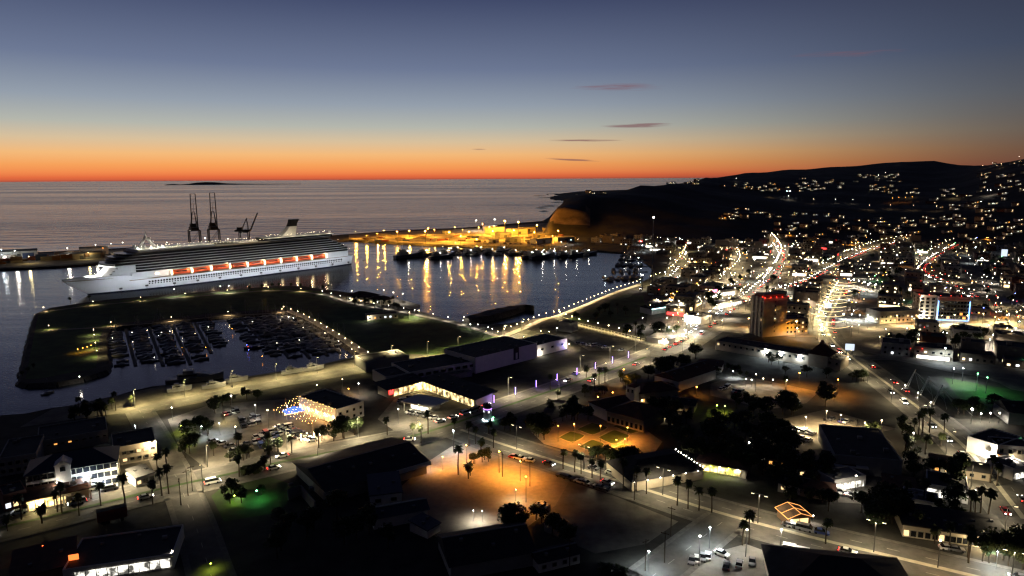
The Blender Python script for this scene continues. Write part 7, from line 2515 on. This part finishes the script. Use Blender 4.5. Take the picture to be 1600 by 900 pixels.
PLIST = [(90, 800, 0), (97, 802, 1), (124, 806, 0), (66, 818, 2), (34, 812, 0), (158, 790, 0), (196, 791, 1), (239, 788, 0), (253, 775, 1), (264, 772, 1), (247, 742, 0), (262, 740, 1), (12, 830, 2), (334, 712, 2), (374, 745, 0), (384, 742, 3), (396, 740, 3), (405, 737, 3), (414, 735, 2), (456, 708, 0), (423, 730, 0), (420, 712, 1), (498, 700, 0),
         (605, 680, 0), (646, 690, 0), (669, 678, 1), (658, 692, 0), (710, 680, 0), (733, 697, 1), (764, 678, 2), (743, 694, 0), (771, 700, 0), (860, 636, 3), (872, 625, 2), (936, 600, 0), (860, 610, 0), (916, 590, 2),
         (716, 742, 1), (732, 748, 2), (880, 733, 0), (898, 738, 0), (908, 741, 0), (925, 747, 0), (938, 750, 0), (974, 762, 1), (994, 768, 1), (1010, 772, 1), (1058, 790, 1), (1075, 795, 1), (1092, 798, 0), (1112, 801, 0), (1170, 850, 1), (1160, 852, 0), (1290, 850, 0),
         (945, 900, 3), (968, 905, 3), (1427, 680, 0), (1435, 683, 1), (1441, 676, 1), (1452, 676, 1), (1474, 686, 1), (1470, 698, 2), (1515, 815, 1), (1522, 812, 0), (1531, 807, 1), (1543, 816, 1), (1557, 760, 0), (1547, 755, 1), (1482, 860, 0), (1513, 880, 0), (1512, 872, 1), (1460, 850, 2), (1430, 838, 0), (1415, 795, 1), (1441, 795, 1), (1226, 620, 1), (1545, 880, 2),
         (390, 456, 2), (410, 454, 2), (426, 452, 2), (436, 451, 2), (455, 451, 2), (470, 452, 2), (486, 453, 2), (505, 455, 2), (513, 456, 0), (140, 470, 2), (110, 474, 2), (600, 483, 0), (560, 476, 0), (570, 478, 0), (585, 481, 0)]
for i, (x, y, k_) in enumerate(PLIST):
    kind = ['fan palm', 'tall fan palm', 'short fan palm', 'squat feather palm'][k_]
    where = ('on the grass pier by the ship' if y < 490 else 'near the white hotel and side street' if x < 270 else 'along the car park kerb' if x < 520 else 'at the boulevard corner of the store' if x < 780 and y < 710 else 'on the boulevard kerb' if y < 650 and x < 950 else 'on the orange plaza' if x < 800 else 'along the avenue' if x < 1180 else 'on the junction island' if y < 730 else 'around the pale shop strip')
    palm(x, y, k_, f"{kind} {where}, {nth(i)} across the picture", 'single palms', None)

# ------------------------------------------------------------------ cars
rq = random.Random(12)
bdir = G(470, 716) - G(360, 741)
ba = math.atan2(bdir.y, bdir.x)


def lot(p0, p1, n_, ang_, where, fill=.8, flip=False):
    a, b_ = G(*p0), G(*p1)
    for i in range(n_):
        if rq.random() > fill:
            continue
        q = a.lerp(b_, (i + .5) / n_)
        kd = 'van' if rq.random() < .15 else 'car'
        colr = rq.choices(['white', 'silver', 'black', 'red', 'blue', 'grey'], [5, 4, 3, 1, 1, 3])[0]
        car(q, ang_ + rq.choice([0, math.pi]) + rq.uniform(-.04, .04), colr, kd, False, label=f"{colr} parked {kd}, {nth(i)} in {where}", group='parked cars in ' + where)


lot((378, 668), (410, 660), 7, ba + math.pi / 2, 'the upper left row of the car park')
lot((392, 688), (432, 672), 8, ba + math.pi / 2, 'the second row of the car park')
lot((395, 694), (440, 678), 8, ba + math.pi / 2, 'the third row of the car park')
lot((360, 712), (386, 694), 6, ba, 'the lower left row of the car park')
lot((438, 665), (480, 682), 10, ba, 'the row before the tent')
lot((432, 668), (474, 686), 10, ba, 'the near row before the tent')
lot((330, 690), (362, 700), 5, ba, 'the small cold-lit lot')
lot((375, 660), (405, 652), 8, ba + math.pi / 2, 'the top row of the car park')
lot((400, 700), (445, 688), 9, ba + math.pi / 2, 'the fourth row of the car park')
lot((450, 676), (490, 690), 9, ba, 'the kerb row by the light columns')
lot((350, 650), (372, 644), 5, ba + math.pi / 2, 'the dark upper lot')
lot((638, 645), (680, 655), 8, ba, 'the store forecourt')
lot((625, 632), (640, 622), 4, ba, 'the store side lane')
lot((1145, 612), (1170, 618), 5, .9, 'the big open lot')
lot((1237, 672), (1272, 680), 6, .7, 'the upper row on the sandy lot')
lot((1232, 682), (1266, 690), 6, .7, 'the lower row on the sandy lot')
lot((1308, 770), (1350, 778), 6, 1.4, 'the small car park by the bright doors')
lot((836, 798), (850, 790), 4, -.6, 'the corner of the vacant lot')
lot((865, 742), (950, 767), 9, math.atan2((G(950, 767) - G(865, 742)).y, (G(950, 767) - G(865, 742)).x), 'the kerb row above the vacant lot')
lot((905, 727), (960, 742), 6, math.atan2((G(950, 767) - G(865, 742)).y, (G(950, 767) - G(865, 742)).x), 'the kerb row by the garden', .6)
lot((800, 715), (830, 722), 4, -.5, 'the kerb by the plaza palms')
lot((900, 537), (975, 549), 9, .4, 'the river car park')
lot((1230, 822), (1262, 830), 4, -.5, 'the row by the rope-lit restaurant')
lot((1425, 850), (1500, 862), 6, -.3, 'the kerb before the pale shop strip', .6)
lot((1408, 800), (1455, 810), 5, -.3, 'the market yard', .6)
lot((760, 380), (880, 384), 14, .4, 'the port yard', .7)
lot((1120, 612), (1138, 606), 4, .9, 'the upper corner of the big open lot')
lot((1200, 626), (1250, 634), 8, .9, 'the lower row of the big open lot', .7)
lot((1290, 655), (1330, 662), 7, .7, 'the far row on the sandy lot', .7)
lot((1060, 885), (1110, 870), 6, 1.2, 'the lit yard edge', .6)
lot((1130, 888), (1180, 880), 5, 1.2, 'the lit yard middle', .5)
car(G(1128, 868), -.75, 'white', 'car', label='white car alone in the lit yard')
car(G(1237, 862), -.45, 'white', 'van', label='white van parked by the red stalls')
car(G(1258, 868), -.45, 'white', 'van', label='second white van parked by the red stalls')
car(G(150, 765), ba, 'white', 'van', label='white van under the lamps of the white hotel')
car(G(172, 766), ba, 'silver', 'van', label='silver van at the hotel entrance')
car(G(30, 803), ba, 'white', 'car', label='white car by the left edge of the boulevard')
car(G(900, 585), ba, 'silver', 'car', label='silver car by the violet columns')
car(G(1560, 855), -.5, 'silver', 'car', label='silver car at the end of the pale shop strip')


def traffic(pts, step, off, rev, where, fill, kinds=('car', 'car', 'car', 'van'), z=.1):
    for i, (p, a) in enumerate(along(pts, step, off)):
        if rq.random() > fill:
            continue
        kd = rq.choice(kinds)
        colr = rq.choices(['white', 'silver', 'black', 'red', 'grey'], [4, 4, 3, 1, 3])[0]
        car(p, a + (math.pi if rev else 0), colr, kd, True, z=z, label=f"{colr} {kd} with lights on, {nth(i)} place {where}", group='traffic ' + where)


traffic(BLVD, 20, -4.5, False, 'in the near lane of the boulevard', .42)
traffic(BLVD, 21, 4.5, True, 'in the far lane of the boulevard', .42)
traffic(S1, 12, -3.5, False, 'climbing the main street', .75, z=.12)
traffic(S1, 12, 3.5, True, 'coming down the main street', .75, z=.12)
traffic(AVE, 24, -4, False, 'in the near lane of the avenue', .4, z=.14)
traffic(AVE, 26, 4, True, 'in the far lane of the avenue', .4, z=.14)
traffic(EAST, 14, -3.8, False, 'leaving town on the bridge road', .35, z=.16)
traffic(EAST, 15, 3.8, True, 'entering town on the bridge road', .35, z=.16)
traffic(S3, 13, -2.5, False, 'going up the slanting street', .8, z=.18)
traffic(S3, 13, 2.5, True, 'coming down the slanting street', .8, z=.18)
traffic(S5, 14, -3, False, 'going up the red-lit street', .7, z=.2)
traffic(S5, 14, 3, True, 'coming down the red-lit street', .6, z=.2)
traffic(S4, 14, 2, True, 'on the marina road', .6, z=.2)
traffic([(668, 668), (700, 660), (745, 645), (775, 632)], 7, 2, False, 'in the queue before the store', .8, z=.2)
traffic([(640, 689), (668, 684)], 8, 3, False, 'waiting at the boulevard signal', .9, z=.2)
traffic([(1045, 548), (1085, 528)], 8, 2, False, 'queueing at the main street corner', .9, z=.2)
car(G(1283, 834), -.45, 'blue', 'car', label='bright blue car passing the rope-lit restaurant', group='traffic by the rope-lit restaurant')
# utility poles
for i, (x, y) in enumerate([(283, 790), (294, 775), (301, 768), (991, 782), (1038, 880), (1048, 838), (890, 892), (1337, 690), (1420, 695), (785, 745), (828, 760), (1008, 893)]):
    t_ = thing('utility_pole', f"bare utility pole with a crossarm, {nth(i)} of those standing in the streets", 'pole', G(x, y), rq.uniform(0, 3), 'utility poles')
    MB().tube((0, 0, 0), (0, 0, 9), .15, .1, n=5).build('pole', M['bark'], t_)
    MB().box(-1.1, 1.1, -.08, .08, 8.3, 8.5).build('crossarm', M['bark'], t_)

for k_ in list(K.values()) + TREES + PALMS + list(CARS.values()) + list(BOATS.values()) + list(cont_p.values()):
    k_.done()
# look-alikes that share a description are told apart by their place
same = {}
for o in sc.objects:
    if o.parent is None and 'label' in o and o.get('kind') is None:
        same.setdefault(o['label'], []).append(o)
for lab, obs in same.items():
    if len(obs) > 1 and len(lab.replace('-', '').split()) <= 13 and len(obs) < 100:
        for i, o in enumerate(sorted(obs, key=lambda q: P(q.location)[0])):
            o['label'] = f"{lab}, {nth(i)} from left"
